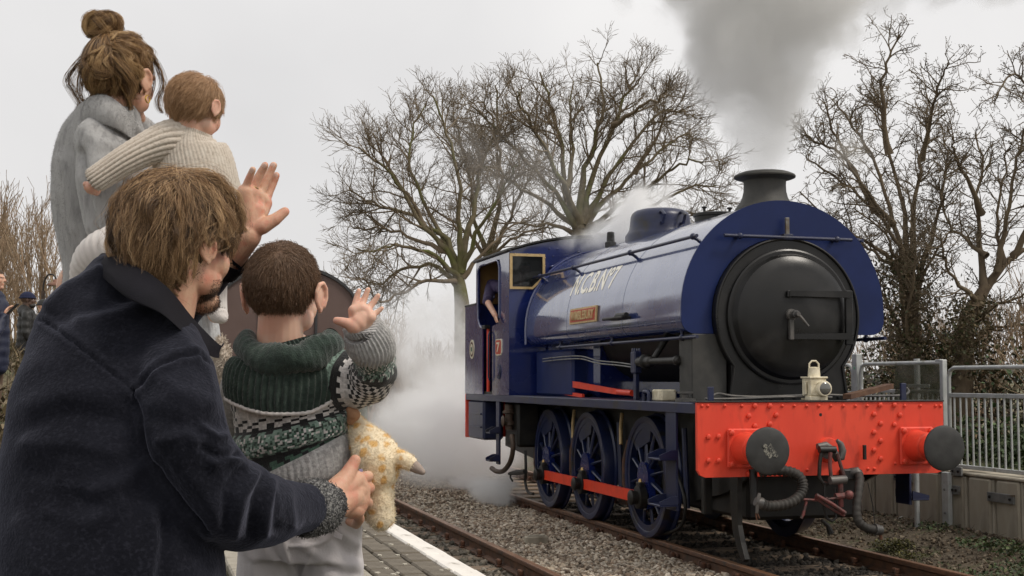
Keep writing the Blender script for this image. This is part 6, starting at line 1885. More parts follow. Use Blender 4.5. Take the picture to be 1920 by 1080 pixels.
# coat
rows = [(215, 1420, 2.12, 235, 190), (205, 1250, 2.13, 228, 175), (200, 1080, 2.15, 212, 165), (205, 950, 2.18, 210, 160), (212, 850, 2.2, 204, 160), (216, 760, 2.22, 190, 155), (220, 700, 2.24, 176, 146), (222, 650, 2.26, 158, 134), (230, 600, 2.28, 138, 118), (244, 560, 2.29, 112, 98), (255, 525, 2.3, 92, 80), (266, 500, 2.3, 66, 66), (272, 480, 2.3, 50, 56)]
CB = Blob(); CB.mb(loft_px(rows, 60, 48, sq=2.25))
CB.pxpath([(322, 715, 2.16, 80), (340, 780, 2.12, 84), (358, 850, 2.11, 84), (402, 925, 2.13, 88), (452, 947, 2.18, 84), (515, 955, 2.27, 64), (570, 953, 2.36, 50)])
CB.pxpath([(300, 690, 2.2, 90), (322, 715, 2.16, 80)])
CB.pxpath([(128, 618, 2.3, 46), (110, 690, 2.32, 60), (170, 760, 2.5, 60), (250, 700, 2.66, 52), (340, 575, 2.74, 44), (405, 505, 2.70, 36), (424, 486, 2.685, 33)])
seams = [ridge([(78, 600), (105, 617), (170, 667), (230, 716), (252, 737)]), ridge([(252, 737), (272, 712), (300, 684), (340, 668), (372, 668), (398, 688), (412, 720)]), ridge([(252, 737), (262, 770), (275, 850), (305, 905), (345, 955), (390, 1000)])]
folds = [  # polyline, height px->mm, width px
    ([(95, 575), (130, 540), (185, 512)], .010, 11), ([(110, 600), (160, 585), (230, 560)], -.009, 16), ([(190, 510), (240, 548), (268, 562)], .006, 6),
    ([(262, 560), (275, 572), (225, 590), (150, 600)], .008, 12), ([(300, 590), (330, 620), (370, 665)], .006, 9),
    ([(60, 765), (130, 740), (220, 735)], .006, 20), ([(40, 800), (120, 775), (230, 790)], -.007, 18), ([(50, 835), (140, 830), (210, 850)], .006, 14),
    ([(110, 900), (170, 925), (240, 900), (262, 880)], .007, 13), ([(60, 880), (130, 905), (180, 950)], -.006, 14), ([(90, 960), (160, 985), (230, 950)], .005, 14), ([(40, 980), (60, 1040), (80, 1080)], .006, 14), ([(210, 960), (200, 1020), (215, 1080)], -.006, 16), ([(285, 960), (290, 1020), (280, 1080)], .009, 12), ([(310, 980), (305, 1040), (300, 1080)], -.01, 12),
    ([(290, 700), (330, 735), (400, 760)], .005, 14), ([(285, 780), (340, 800), (425, 790)], -.006, 15), ([(300, 830), (350, 815), (400, 850), (436, 845)], .007, 11), ([(385, 800), (410, 820), (440, 815)], .010, 8), ([(380, 838), (410, 856), (445, 850)], -.013, 7),
    ([(400, 870), (430, 858), (458, 872)], .011, 9), ([(420, 985), (425, 920), (455, 875)], -.009, 9), ([(440, 1000), (452, 930), (480, 890)], .010, 9), ([(470, 1000), (478, 940), (495, 895)], -.010, 8), ([(495, 1000), (500, 950), (512, 900)], .008, 8), ([(520, 990), (523, 950), (530, 905)], -.009, 7), ([(548, 985), (550, 950), (552, 908)], .006, 7), ([(360, 900), (390, 940), (420, 1000)], .006, 14), ([(300, 880), (330, 930), (370, 985)], -.008, 12)]
fr = [(ridge(p), a * .95, w * 1.2) for p, a, w in folds]
def coat_disp(co, no):
    x, y, d = topx(co)
    face = np.clip(-(no @ FWn) * 2.5 + .3, 0, 1)
    near = face * (d < 2.5)
    o = np.zeros(len(co))
    for f, a, w in fr:
        q = f(x, y); o += a * np.exp(-(q / w) ** 2) * near
    for f in seams:
        q = f(x, y)
        o += near * (.0028 * np.exp(-((q - 9) / 6) ** 2) - .0045 * np.exp(-(q / 2.2) ** 2))
    o += .0055 * vnoise(co, 8, 2) + .0026 * vnoise(co, 19, 3) + .0007 * vnoise(co, 60, 5)
    return o
CB.build('coat', M['coat'], man, voxel=.0048, smooth=6, disp=coat_disp)
# collar
T_ = [(190, 474, 2.34), (212, 476, 2.25), (262, 500, 2.19), (318, 543, 2.19), (362, 597, 2.26), (412, 647, 2.36), (420, 640, 2.46)]
L_ = [(176, 506, 2.30), (200, 528, 2.18), (242, 562, 2.10), (300, 588, 2.10), (345, 626, 2.17), (391, 666, 2.30), (410, 672, 2.45)]
Ts, Ls = spline([at(*p) for p in T_], 6), spline([at(*p) for p in L_], 6)
m = MB(); nr = 8
for lay in (0, 1):
    for a, c in zip(Ts, Ls):
        for i in range(nr):
            t = i / (nr - 1); p = a.lerp(c, t) - FW * (.018 * math.sin(math.pi * t)) + FW * (.011 * lay * (1 if 0 < i < nr - 1 else .6))
            m.v.append(tuple(p))
nc = len(Ts); q = nc * nr
for lay in (0, 1):
    for i in range(nc - 1):
        for j in range(nr - 1):
            f = (lay * q + i * nr + j, lay * q + (i + 1) * nr + j, lay * q + (i + 1) * nr + j + 1, lay * q + i * nr + j + 1)
            m.f.append(f if lay else f[::-1])
for i in range(nc - 1):
    for j in (0, nr - 1): m.f.append((i * nr + j, (i + 1) * nr + j, q + (i + 1) * nr + j, q + i * nr + j))
for i in (0, nc - 1):
    for j in range(nr - 1): m.f.append((i * nr + j, i * nr + j + 1, q + i * nr + j + 1, q + i * nr + j))
m.build('collar', M['coatseam'], man, smooth=180, subsurf=1)
# cuffs: grey fleece lining turned out at the right wrist, dark fleece at the left
rgn = random.Random(4)
cf = loft_px([(566, 953, 2.355, 51, 50), (578, 953, 2.37, 53, 52), (592, 951, 2.39, 52, 50), (604, 949, 2.405, 50, 47), (606, 948, 2.405, 44, 42), (598, 950, 2.39, 40, 40)], 26, 70, disp=lambda u, v: rgn.uniform(-.0014, .0018))
cuff = cf.build('cuff', M['fleece'], man, smooth=180)
fuzz('cuff_fleece', cuff, 3500, .006, .0007, hairmat('grey_fleece_fibre', [(.04, .04, .042), (.12, .118, .115), (.32, .31, .30)], .9), 5, jit=.9)
cf = loft_px([(412, 500, 2.695, 37, 36), (424, 487, 2.685, 38, 37), (432, 478, 2.68, 36, 36), (428, 482, 2.68, 30, 30)], 14, 48, disp=lambda u, v: rgn.uniform(-.003, .004))
cf.build('cuff', M['coatseam'], man, smooth=180)
# hair
def keep_m(f, s, u):
    if f > .22 and u < .24: return False
    if f > -.02 and u < .07: return False
    return u > -.24
hc = mh.cap_mesh(1.035, lambda f, s, u: keep_m(f, s, u) or (f < -.05 and u > -.28)).build('hair', M['scalp_man'], man, smooth=180, fix=False)
def rej_m(f, s, u):
    return (s > .22 and -.16 < f < .16 and u < -.03) or (f > .18 and u < -.06) or u < -.44
def len_m(p):
    if p.x > .05 and abs(p.y) > .1: return .20
    if p.z > .30: return .48
    if p.z > .12: return .33
    return .21
hp0 = skull_hair(mh, 260, 8, .26, 30, lambda f, s, u: u > .30, (-.24, .06, .44), lift=(.01, .06), flow_mix=.22, grav=.12, curl=.4, per=48, spread=.010, tipspread=.4, start_lift=.35, swirl=.6, freq=1.2, jit=.0004)
strands('hair_strand', hc, hp0, .00034, .00014, M['hair_man'], per=48)
hp = skull_hair(mh, 480, 11, .5, 3, keep_m, (-.24, .06, .44), lift=(.0, .055), flow_mix=.22, grav=.20, curl=.46, per=52, spread=.0075, tipspread=.26, start_lift=.55, swirl=.45, freq=1.5, jit=.0004, Lfun=len_m, reject=rej_m)
strands('hair_strand', hc, hp, .00034, .00012, M['hair_man'], per=52)
# a few longer locks that flick outwards at the nape and fringe
hp2 = skull_hair(mh, 130, 11, .40, 8, lambda f, s, u: keep_m(f, s, u) and (u < .05 or f > .12), (-.2, 0, .5), lift=(.02, .08), flow_mix=.2, grav=.14, curl=.5, per=28, spread=.005, tipspread=.5, start_lift=.6, swirl=.3, freq=1.5, jit=.0004, reject=rej_m)
strands('hair_strand', hc, hp2, .00032, .0001, M['hair_man'])
# combed locks that follow the sweep from the crown, laid over the skull
def drape(hd, px, py, sc, deep=0.):
    r = ray(px, py); rf_, rs_, ru_ = .43 * sc * hd.h, .335 * sc * hd.h * hd.wide, (.375 + deep) * sc * hd.h
    cc = hd.p(-.06, 0, .12 - deep)
    def tr(v): return Vector((v.dot(hd.f) / rf_, v.dot(hd.s) / rs_, v.dot(hd.u) / ru_))
    o, d = tr(CAM - cc), tr(r)
    a, b, c = d.dot(d), 2 * o.dot(d), o.dot(o) - 1
    q = b * b - 4 * a * c
    t = (-b - math.sqrt(q)) / (2 * a) if q > 0 else -b / (2 * a)
    return CAM + r * t
def px_locks(hd, curves, copies, per, jx, spread, seed, sc=(1.06, 1.2), k=12, rise=.0, deep=0.):
    g = random.Random(seed); rows = []
    for cv in curves:
        for _ in range(copies):
            ox, oy = g.gauss(0, jx), g.gauss(0, jx); s0 = g.uniform(*sc); ln = g.uniform(.72, 1.08); fl_ = abs(g.gauss(0, rise)); wv = g.gauss(0, 5 + 30 * rise); ph = g.uniform(0, 6)
            n = len(cv); pts = []
            for i in range(k):
                t = i / (k - 1) * ln * (n - 1); a = min(int(t), n - 2); u = t - a; u = u * u * (3 - 2 * u) * .5 + u * .5
                x = cv[a][0] + (cv[a + 1][0] - cv[a][0]) * u + ox * (.4 + .6 * i / k) + wv * math.sin(ph + i * .9)
                y = cv[a][1] + (cv[a + 1][1] - cv[a][1]) * u + oy * (.5 + .5 * i / k)
                pts.append(drape(hd, x, y, s0 + .05 * math.sin(math.pi * i / (k - 1)) + fl_ * (i / (k - 1)) ** 3, deep))
            for _s in range(per):
                o0 = Vector((g.gauss(0, 1), g.gauss(0, 1), g.gauss(0, 1))) * spread; o1 = Vector((g.gauss(0, 1), g.gauss(0, 1), g.gauss(0, 1))) * spread
                rows.append([tuple(p + o0 * (1 - i / (k - 1) * .75) + o1 * .5 * math.sin(i / (k - 1) * 3.14)) for i, p in enumerate(pts)])
    return np.array(rows)
CV = [[(335, 332), (290, 345), (250, 380), (231, 430), (232, 474)], [(338, 338), (300, 360), (262, 410), (244, 470), (240, 508)], [(340, 342), (310, 380), (280, 440), (262, 500), (244, 538)],
      [(342, 345), (325, 390), (300, 450), (290, 510), (277, 542)], [(345, 348), (335, 400), (325, 460), (318, 510), (306, 546)], [(348, 348), (350, 400), (345, 450), (350, 490), (343, 532)],
      [(352, 346), (372, 385), (378, 420), (370, 445), (372, 466)], [(355, 342), (395, 370), (405, 410), (395, 430), (386, 448)], [(356, 338), (405, 350), (430, 390), (440, 425), (449, 448)],
      [(350, 334), (390, 335), (425, 365), (442, 400), (440, 432)], [(358, 345), (410, 385), (425, 425), (420, 445), (422, 458)], [(330, 330), (280, 336), (245, 365), (227, 405), (220, 432)],
      [(340, 336), (275, 360), (240, 420), (232, 465), (236, 498)], [(330, 360), (290, 420), (268, 470), (262, 520), (258, 548)], [(345, 360), (315, 430), (300, 490), (310, 530), (325, 548)]]
hp3 = px_locks(mh, CV, 14, 56, 11, .0040, 12, sc=(1.0, 1.13), rise=.06, deep=.10)
hp4 = px_locks(mh, CV, 30, 3, 16, .006, 13, sc=(1.04, 1.20), rise=.12, deep=.10)
strands('flyaway', hc, hp4, .00018, .00008, M['hair_man'])
strands('hair_strand', hc, hp3, .00024, .0001, M['hair_man'], per=56)
# beard: short hairs on jaw and chin
g = np.random.default_rng(3)
def beard_pts(n):
    out = []
    while len(out) < n:
        f, s, u = g.uniform(.06, .40), g.uniform(-.3, .3), g.uniform(-.54, -.20)
        if u > -.20 - .1 * f and abs(s) > .12 and g.random() > .25 and u > -.16: continue
        out.append((f, s, u))
    return out
dgp = bpy.context.evaluated_depsgraph_get()
bvh = mathutils.bvhtree.BVHTree.FromObject(man_body, dgp)
o_ = Vector(origin_of(man_body)); bl_ = []
for f, s, u in beard_pts(4200):
    w = mh.p(f * 1.4 + .05, s * 1.5, u * 1.15); c0 = mh.p(.1, 0, -.25)
    hit = bvh.ray_cast(w - o_, (c0 - w).normalized(), .3)
    if hit[0] is None: continue
    p = hit[0] + o_; nrm_ = hit[1]
    d = (nrm_ * .5 - Vector((0, 0, 1)) * .7 + Vector(g.normal(size=3).tolist()) * .25).normalized()
    L = (.0045 if u < -.3 else .0022) * g.uniform(.6, 1.3)
    bl_.append([tuple(p - nrm_ * .0005), tuple(p + d * L * .5), tuple(p + d * L)])
strands('beard', man, np.array(bl_), .00026, .00018, hairmat('beard_brown', [(.03, .016, .009), (.07, .038, .02), (.12, .065, .034)]))

# ------------------------------------------------------------------ BOY in the knitted jumper
boy = thing('person', Vector((at(560, 900, 2.66).x, at(560, 900, 2.66).y, PZ)), 'small boy in a green and grey patterned jumper waving at the engine', 'person')
bh = Head(at(533, 551, 2.66), RT * .20 + HF * .98, .195, wide=1.0)
B = Blob()
bh.add(B, kid=1., neck_to=at(525, 660, 2.66), neck_r=.215, ear=1.12)
B.path([(at(540, 670, 2.67), .055), (at(550, 780, 2.67), .075), (at(558, 900, 2.67), .08)])
for lx, s in ((508, -1), (616, 1)):
    p1 = at(lx, 960, 2.67); p2 = at(lx, 1140, 2.66); p3 = at(lx, 1300, 2.66); p3 = Vector((p3.x, p3.y, PZ + .035))
    B.path([(p1, .052), (p2, .042), (p3, .032), (p3 + HF * .08 - Vector((0, 0, .008)), .024)])
B.path([(at(630, 700, 2.65), .035), (at(700, 710, 2.62), .026), (at(688, 648, 2.55), .023), (at(673, 618, 2.52), .0205)])
D0 = 2.50
K = [at(663, 582, D0 + .005), at(676, 577, D0 + .01), at(688, 583, D0 + .01), at(695, 595, D0 + .005)]
hand(B, (at(672, 617, D0 + .015), .019), K, [
    [(K[0], .0066), (at(667, 565, D0 + .012), .0060), (at(670, 554, D0 + .015), .0055), (at(673, 545, D0 + .015), .0048)],
    [(K[1], .0067), (at(683, 561, D0 + .018), .0061), (at(687, 551, D0 + .02), .0056), (at(690, 543, D0 + .02), .0049)],
    [(K[2], .0066), (at(698, 570, D0 + .016), .0060), (at(704, 562, D0 + .018), .0055), (at(709, 554, D0 + .018), .0047)],
    [(K[3], .0060), (at(704, 588, D0 + .01), .0054), (at(710, 583, D0 + .012), .0049), (at(716, 578, D0 + .012), .0042)]],
    .0105, [(at(664, 612, D0), .0150), (at(650, 606, D0 - .004), .0100), (at(640, 603, D0 - .004), .0084), (at(631, 601, D0), .0070)])
B.cap(at(672, 605, D0 + .005), .0175, at(682, 595, D0 + .008), .0145)
B.path([(at(455, 700, 2.68), .035), (at(450, 790, 2.76), .026), (at(540, 815, 2.86), .022), (at(600, 805, 2.88), .02)])
B.build('body', M['skin_child'], boy, voxel=.0018, smooth=4)
bh.eyes(boy)
def keep_b(f, s, u):
    if f > .2 and u < .26: return False
    if f > -.1 and u < .02: return False
    return u > -.16 - .0 * f
hc = bh.cap_mesh(1.012, keep_b, rf=.43, rs=.335, ru=.375).build('hair', M['scalp_boy'], boy, smooth=180, fix=False)
hp = skull_hair(bh, 3000, 5, .085, 13, keep_b, (-.34, .06, .36), lift=(.0, .025), flow_mix=.3, grav=.10, curl=.03, per=7, spread=.0035, tipspread=.85, start_lift=.22, swirl=.5, scale=1.010, jit=.00008, Lfun=lambda p: .09 + .07 * max(0, p.z))
hpn = skull_hair(bh, 700, 4, .045, 14, lambda f, s, u: -.30 < u < -.14 and f < -.08, (-.34, .06, .36), lift=(-.04, .0), flow_mix=.3, grav=.2, curl=.02, per=4, spread=.004, tipspread=.9, start_lift=.2, swirl=.2, scale=1.0, jit=.00005, Lfun=lambda p: .03 + .05 * max(0, p.z + .3))
strands('hair_strand', hc, hpn, .00030, .00012, M['hair_boy'])
strands('hair_strand', hc, hp, .00042, .00018, M['hair_boy'])
# jumper body: one face per stitch, coloured like the knit
GREY, BLK, WHT, LGR, GRN_, DGR = (.44, .43, .42), (.010, .010, .011), (.60, .57, .55), (.20, .285, .235), (.06, .12, .085), (.022, .040, .030)
def stitch_cols(m, K_, N_, fn, seed):
    g = np.random.default_rng(seed); cols = []
    for k in range(K_ - 1):
        for j in range(N_):
            c = np.array(fn(j, k, g)) * g.uniform(.82, 1.15)
            cols.append(np.tile(np.append(c, 1), (4, 1)))
    return np.concatenate(cols)
def stitched(name, path, K_, N_, fn, seed, disp, parent, shift=None, mt='sweater'):
    m = loft_px(path, K_, N_, disp=disp, caps=False)
    V = np.array(m.v)
    if shift is not None: V = V + shift(V, np.array(m.uv))
    return mesh_np(name, V, np.array(m.f), M[mt], parent, True, stitch_cols(m, K_, N_, fn, seed))
Kb, Nb = 78, 170
tor = [(560, 908, 2.665, 103, 84), (559, 895, 2.665, 113, 90), (556, 868, 2.665, 113, 90), (549, 842, 2.665, 104, 84), (547, 815, 2.665, 108, 84), (545, 780, 2.665, 106, 82), (544, 740, 2.665, 107, 80), (546, 700, 2.665, 108, 76), (547, 668, 2.665, 95, 70), (543, 648, 2.665, 74, 60)]
def torso_fn(j, k, g):
    r = k
    if r < 21: return GREY
    if r < 23: return GRN_ if (j // 3) % 3 else BLK
    if r < 26: return BLK if (j // 4) % 2 == 0 or r == 25 else GRN_
    if r < 29: return BLK if (j // 3) % 2 else (LGR if r > 27 else BLK)
    if r < 39: return tuple(np.array([LGR, LGR, WHT, GRN_, DGR][g.integers(0, 5)]) * g.uniform(.75, 1.1))
    if r < 42: return BLK if (j // 4) % 2 or r == 40 else (LGR if r < 40 else WHT)
    if r < 45: return BLK if (j // 4 + r) % 3 == 0 else WHT
    if r < 51: return BLK if ((j // 3) + (r // 2)) % 2 == 0 and (j // 26) % 2 == 0 else WHT
    return WHT
def torso_disp(u, v):
    k = v * (Kb - 1)
    if k < 21: return .0030 * math.sin(u * 2 * math.pi * 62) - .001
    return .0016 * math.sin(u * 60 + v * 37) + .003 * math.sin(v * 22 + 2 * math.sin(u * 6.28)) + (.006 if 28 < k < 39 else 0)
def tilt(V, uv):
    x, y, d = topx(V)
    w = np.clip((uv[:, 1] - .0) / .05, 1, 1) * np.clip((.80 - uv[:, 1]) / .3, 0, 1)
    return (UPn[None] * ((x - 548) * .17 * 2.66 / FPX * w)[:, None])
stitched('jumper', tor, Kb, Nb, torso_fn, 1, torso_disp, boy, tilt)
# right sleeve and its grey cuff
sl = [(610, 705, 2.66, 56, 50), (640, 712, 2.645, 56, 50), (668, 716, 2.63, 50, 46), (692, 712, 2.615, 44, 42), (704, 694, 2.59, 40, 40), (702, 672, 2.565, 38, 38), (697, 655, 2.55, 36, 36)]
def sleeve_fn(j, k, g):
    t = k / 59
    zig = ((j // 3) % 2)
    if t < .17: return tuple(np.array(LGR) * g.uniform(.5, 1.6))
    if t < .27 + .03 * zig: return BLK
    if t < .36: return WHT
    if t < .66: return BLK if ((j // 3) + (k // 2)) % 2 == 0 else WHT
    if t < .72 + .03 * zig: return BLK
    if t < .93: return tuple(np.array([LGR, LGR, WHT, GRN_, DGR][g.integers(0, 5)]) * g.uniform(.75, 1.1))
    return DGR
stitched('sleeve', sl, 60, 96, sleeve_fn, 2, lambda u, v: .0015 * math.sin(v * 40 + 3 * math.sin(u * 6.28)) + .001 * math.sin(u * 40), boy)
cu = loft_px([(701, 668, 2.56, 37, 37), (699, 655, 2.55, 43, 43), (692, 640, 2.54, 44, 43), (684, 626, 2.53, 41, 40), (678, 617, 2.522, 35, 34), (680, 622, 2.525, 25, 25)], 30, 168, disp=lambda u, v: .0022 * math.sin(u * 6.2832 * 34))
cu.build('cuff', M['greyrib'], boy, smooth=180)
ls = loft_px([(480, 705, 2.68, 52, 46), (452, 735, 2.70, 42, 40), (446, 790, 2.75, 38, 38), (490, 815, 2.82, 36, 36), (560, 812, 2.87, 32, 32)], 30, 60)
ls.build('sleeve', M['greyrib'], boy, smooth=180)
# shawl collar: cape over the shoulders, pale edge, thick ribbed roll
cape = [(538, 768, 2.665, 112, 92), (538, 745, 2.665, 118, 95), (540, 715, 2.665, 118, 92), (542, 690, 2.665, 112, 86), (543, 668, 2.665, 98, 76), (541, 652, 2.665, 78, 64), (538, 640, 2.665, 62, 54)]
def cape_shift(V, uv):
    u, v = uv[:, 0], uv[:, 1]
    x, y, d = topx(V)
    side = np.clip((x - 560) / 110, 0, 1.2) ** 2
    left = np.clip((520 - x) / 110, 0, 1.2) ** 2
    up = (side * 66 + left * 30) * np.clip(1 - v * 1.35, 0, 1)
    return UPn[None] * (up * 2.66 / FPX)[:, None]
m = loft_px(cape, 60, 300, disp=lambda u, v: (.0026 * math.sin(u * 6.2832 * 56) + .0007 * math.sin(v * 190)), caps=False)
V = np.array(m.v); uvn = np.array(m.uv); V = V + cape_shift(V, uvn)
mesh_np('shawl_collar', V, np.array(m.f), M['darkgreen'], boy, True)
edge = [Vector(V[j]) for j in range(0, 300, 2)]; edge.append(edge[0])
MB().tube(edge, [.0034 + .0011 * (i % 2) for i in range(len(edge))], 8, cap=False).build('collar_edge', M['whiteknit'], boy, smooth=180)
ring = []
for i in range(121):
    a = 2 * math.pi * i / 120
    ca, sa = math.cos(a), math.sin(a)               # sa>0 : towards the camera (the boy's back)
    ring.append((541 + 82 * ca, 654 + 22 * max(sa, 0) * (1 - .4 * ca) - 12 * abs(ca) ** 2 + 22 * max(0, -sa), 2.665 - sa * .082))
m = MB(); Nn = 26
for i in range(121):
    p = at(*ring[i]); q = at(*ring[(i + 1) % 120]); T = (q - p).normalized()
    a = 2 * math.pi * i / 120
    A = T.cross(UP).normalized(); Bv = A.cross(T)
    rr = (25 + 5 * max(0, math.sin(a)) - 5 * max(0, -math.sin(a))) * px2m(2.66)
    for j in range(Nn):
        b_ = 2 * math.pi * j / Nn
        m.v.append(tuple(p + (A * math.cos(b_) * .82 + Bv * math.sin(b_)) * (rr + .0016 * math.sin(i * math.pi / 1.5) + .004 * math.sin(i * .31 + 2 * b_))))
for i in range(120):
    for j in range(Nn):
        j2 = (j + 1) % Nn
        m.f.append((i * Nn + j, i * Nn + j2, (i + 1) * Nn + j2, (i + 1) * Nn + j))
m.build('collar_roll', M['darkgreen'], boy, smooth=180)
# trousers
TB = Blob()
TB.mb(loft_px([(556, 870, 2.665, 90, 75), (560, 905, 2.665, 104, 84), (563, 950, 2.665, 114, 92), (564, 1000, 2.665, 117, 92), (563, 1040, 2.665, 112, 86)], 20, 40))
TB.pxpath([(510, 1000, 2.665, 62), (506, 1080, 2.66, 62), (508, 1180, 2.66, 56), (510, 1285, 2.66, 50)])
TB.pxpath([(615, 1000, 2.665, 62), (619, 1080, 2.66, 62), (618, 1180, 2.66, 56), (616, 1285, 2.66, 50)])
tf = [(ridge(p), a, w) for p, a, w in [([(595, 985), (630, 1010), (655, 1040), (672, 1045)], -.006, 9), ([(570, 1025), (610, 1050), (660, 1058)], .006, 10), ([(640, 1000), (668, 1020)], .006, 8), ([(500, 1015), (520, 1050), (545, 1080)], -.005, 7), ([(530, 1010), (540, 1045), (552, 1080)], .005, 7), ([(545, 1025), (600, 1020), (625, 1005)], .004, 3), ([(585, 1030), (575, 1055), (568, 1080)], .003, 3), ([(455, 1020), (475, 1050), (480, 1080)], .006, 10), ([(610, 1060), (640, 1075), (670, 1078)], -.005, 7)]]
def tr_disp(co, no):
    x, y, d = topx(co); near = np.clip(-(no @ FWn) * 2 + .3, 0, 1)
    o = .0035 * vnoise(co, 16, 8) + .0025 * vnoise(co, 34, 9)
    for f, a, w in tf: o += near * a * np.exp(-(f(x, y) / w) ** 2)
    return o
TB.build('trousers', M['trouser'], boy, voxel=.0042, smooth=3, disp=tr_disp)
for lx in (510, 616):
    p = at(lx, 1300, 2.66); p = Vector((p.x, p.y, PZ + .034))
    Blob().cap(p - HF * .035, .034, p + HF * .10 - Vector((0, 0, .004)), .030).build('shoe', M['shoe'], boy, voxel=.005)
pk = MB(); pc_ = [at(628, 996, 2.565), at(642, 1004, 2.565), at(640, 1012, 2.562), at(624, 1006, 2.562)]
pk.add(pc_ + [p + FW * .006 for p in pc_], [(0, 1, 2, 3), (4, 5, 6, 7), (0, 1, 5, 4), (1, 2, 6, 5), (2, 3, 7, 6), (3, 0, 4, 7)])
pk.build('pocket_flap', M['trouser'], boy, smooth=0)

# ------------------------------------------------------------------ plush giraffe
toy = thing('plush_giraffe', at(705, 990, 2.60), 'cream plush giraffe toy with orange spots held at the boy\'s hip', 'soft toy')
G = Blob()
DG = 2.60
G.pxpath([(668, 800, DG + .05, 20), (690, 830, DG + .03, 34), (705, 862, DG, 44), (706, 880, DG, 42)])
G.pxpath([(690, 830, DG + .03, 34), (722, 846, DG, 26), (735, 860, DG, 20)])
G.pxpath([(700, 885, DG, 34), (712, 915, DG, 25), (713, 955, DG, 26), (713, 968, DG, 27)])
G.pxpath([(690, 890, DG + .04, 26), (696, 925, DG + .05, 17), (697, 962, DG + .05, 18)])
G.pxpath([(728, 855, DG, 18), (752, 860, DG - .01, 17), (768, 868, DG - .015, 15)])
G.pxpath([(668, 800, DG + .05, 20), (640, 770, DG + .12, 17), (620, 735, DG + .16, 22), (600, 730, DG + .2, 16)])
gb = G.build('body', M['plush'], toy, voxel=.0032, smooth=5, disp=lambda co, no: .0016 * vnoise(co, 40, 4) + .0007 * vnoise(co, 110, 6))
sp_mat = M['plush']
fuzz('plush_fur', gb, 9500, .0052, .00035, M['plushfuzz'], 6, jit=.55)
Blob().pxpath([(770, 870, DG - .015, 12.5), (782, 878, DG - .018, 10.5), (792, 885, DG - .02, 6.5)]).build('hoof', M['hoof'], toy, voxel=.0026, smooth=4)
Blob().pxpath([(655, 768, DG + .02, 7), (663, 778, DG + .02, 13), (657, 790, DG + .02, 8)]).build('ear', M['earfelt'], toy, voxel=.003, smooth=4)
lt = [at(673, 880, 2.50), at(679, 879, 2.505), at(685, 903, 2.512), at(681, 906, 2.506)]
MB().add(lt + [p + FW * .002 for p in lt], [(0, 1, 2, 3), (4, 5, 6, 7), (0, 1, 5, 4), (1, 2, 6, 5), (2, 3, 7, 6), (3, 0, 4, 7)]).build('label_tag', M['lilac'], toy, smooth=0)

# ------------------------------------------------------------------ WOMAN with the hair bun
wom = thing('person', Vector((at(215, 700, 3.62).x, at(215, 700, 3.62).y, PZ)), 'woman in a shaggy grey coat with her hair in a high bun, carrying the baby', 'person')
DW = 3.6
wh_ = Head(at(227, 150, DW), RT * .32 + HF * .95, .230, pitch=R(0))
B = Blob(); wh_.add(B, neck_to=at(205, 255, DW), neck_r=.235)
wp = at(200, 480, DW + .03)
B.path([(at(205, 270, DW + .02), .06), (at(195, 380, DW + .03), .075), (wp, .08)])
for sg in (-1, 1):
    h_ = wp + RT * .06 * sg + Vector((0, 0, -.08)); ft = Vector((h_.x, h_.y, PZ + .045))
    B.path([(h_, .07), (h_.lerp(ft, .5) + HF * .02, .06), (ft, .04), (ft + (RT * .5 + HF * .85) * .15 - Vector((0, 0, .01)), .032)])
B.path([(at(190, 268, DW - .06), .035), (at(206, 425, DW - .16), .034), (at(300, 460, DW - .16), .034), (at(350, 450, DW - .14), .03)])
Kx = [at(372, 440, DW - .12 + .01 * i) for i in range(4)]
for i, p in enumerate([(366, 436), (370, 446), (370, 456), (366, 465)]):
    a = at(p[0], p[1], DW - .13); B.path([(at(352, 450, DW - .14), .018), (a, .012), (at(p[0] + 22, p[1] + 4, DW - .10), .009), (at(p[0] + 34, p[1] + 2, DW - .07), .008)])
B.path([(at(350, 445, DW - .14), .016), (at(360, 425, DW - .14), .011), (at(368, 412, DW - .13), .009)])
B.path([(at(250, 270, DW + .10), .035), (at(300, 380, DW + .18), .034), (at(360, 440, DW + .1), .034), (at(380, 445, DW + .05), .028)])
for i in range(4):
    B.path([(at(380, 445, DW + .05), .018), (at(396, 436 + 9 * i, DW + .03), .011), (at(410, 436 + 9 * i, DW - .02), .009)])
B.path([(at(382, 440, DW + .04), .016), (at(392, 422, DW + .02), .01)])
wb = B.build('body', M['skin'], wom, voxel=.0034, smooth=4)
wh_.eyes(wom)
WC = Blob()
WC.mb(loft_px([(230, 1120, DW, 120, 100), (222, 900, DW, 105, 90), (208, 700, DW, 88, 85), (206, 560, DW, 86, 84), (202, 500, DW, 80, 82), (196, 450, DW + .01, 82, 82), (190, 400, DW + .02, 86, 84), (186, 345, DW + .02, 86, 84), (190, 295, DW + .02, 86, 80), (196, 255, DW + .01, 80, 68), (203, 222, DW, 64, 58), (208, 200, DW, 50, 52), (208, 185, DW, 44, 48)], 50, 48, sq=2.2))
WC.pxpath([(188, 265, DW - .08, 50), (196, 340, DW - .13, 52), (206, 420, DW - .16, 46), (232, 462, DW - .17, 42), (295, 462, DW - .16, 36), (335, 452, DW - .15, 30)])
WC.pxpath([(250, 262, DW + .10, 48), (300, 380, DW + .18, 40), (350, 435, DW + .12, 32)])
wf = [(ridge(p), a, w) for p, a, w in [([(150, 285), (160, 360), (178, 430), (200, 480)], -.016, 9), ([(190, 440), (172, 450), (155, 470)], -.012, 6), ([(225, 330), (250, 345), (270, 345)], -.008, 8), ([(165, 250), (190, 270), (235, 275)], .006, 12), ([(205, 200), (240, 228), (262, 245)], .008, 6), ([(180, 215), (215, 235), (250, 262)], -.006, 7), ([(115, 300), (125, 360), (140, 430)], .006, 12)]]
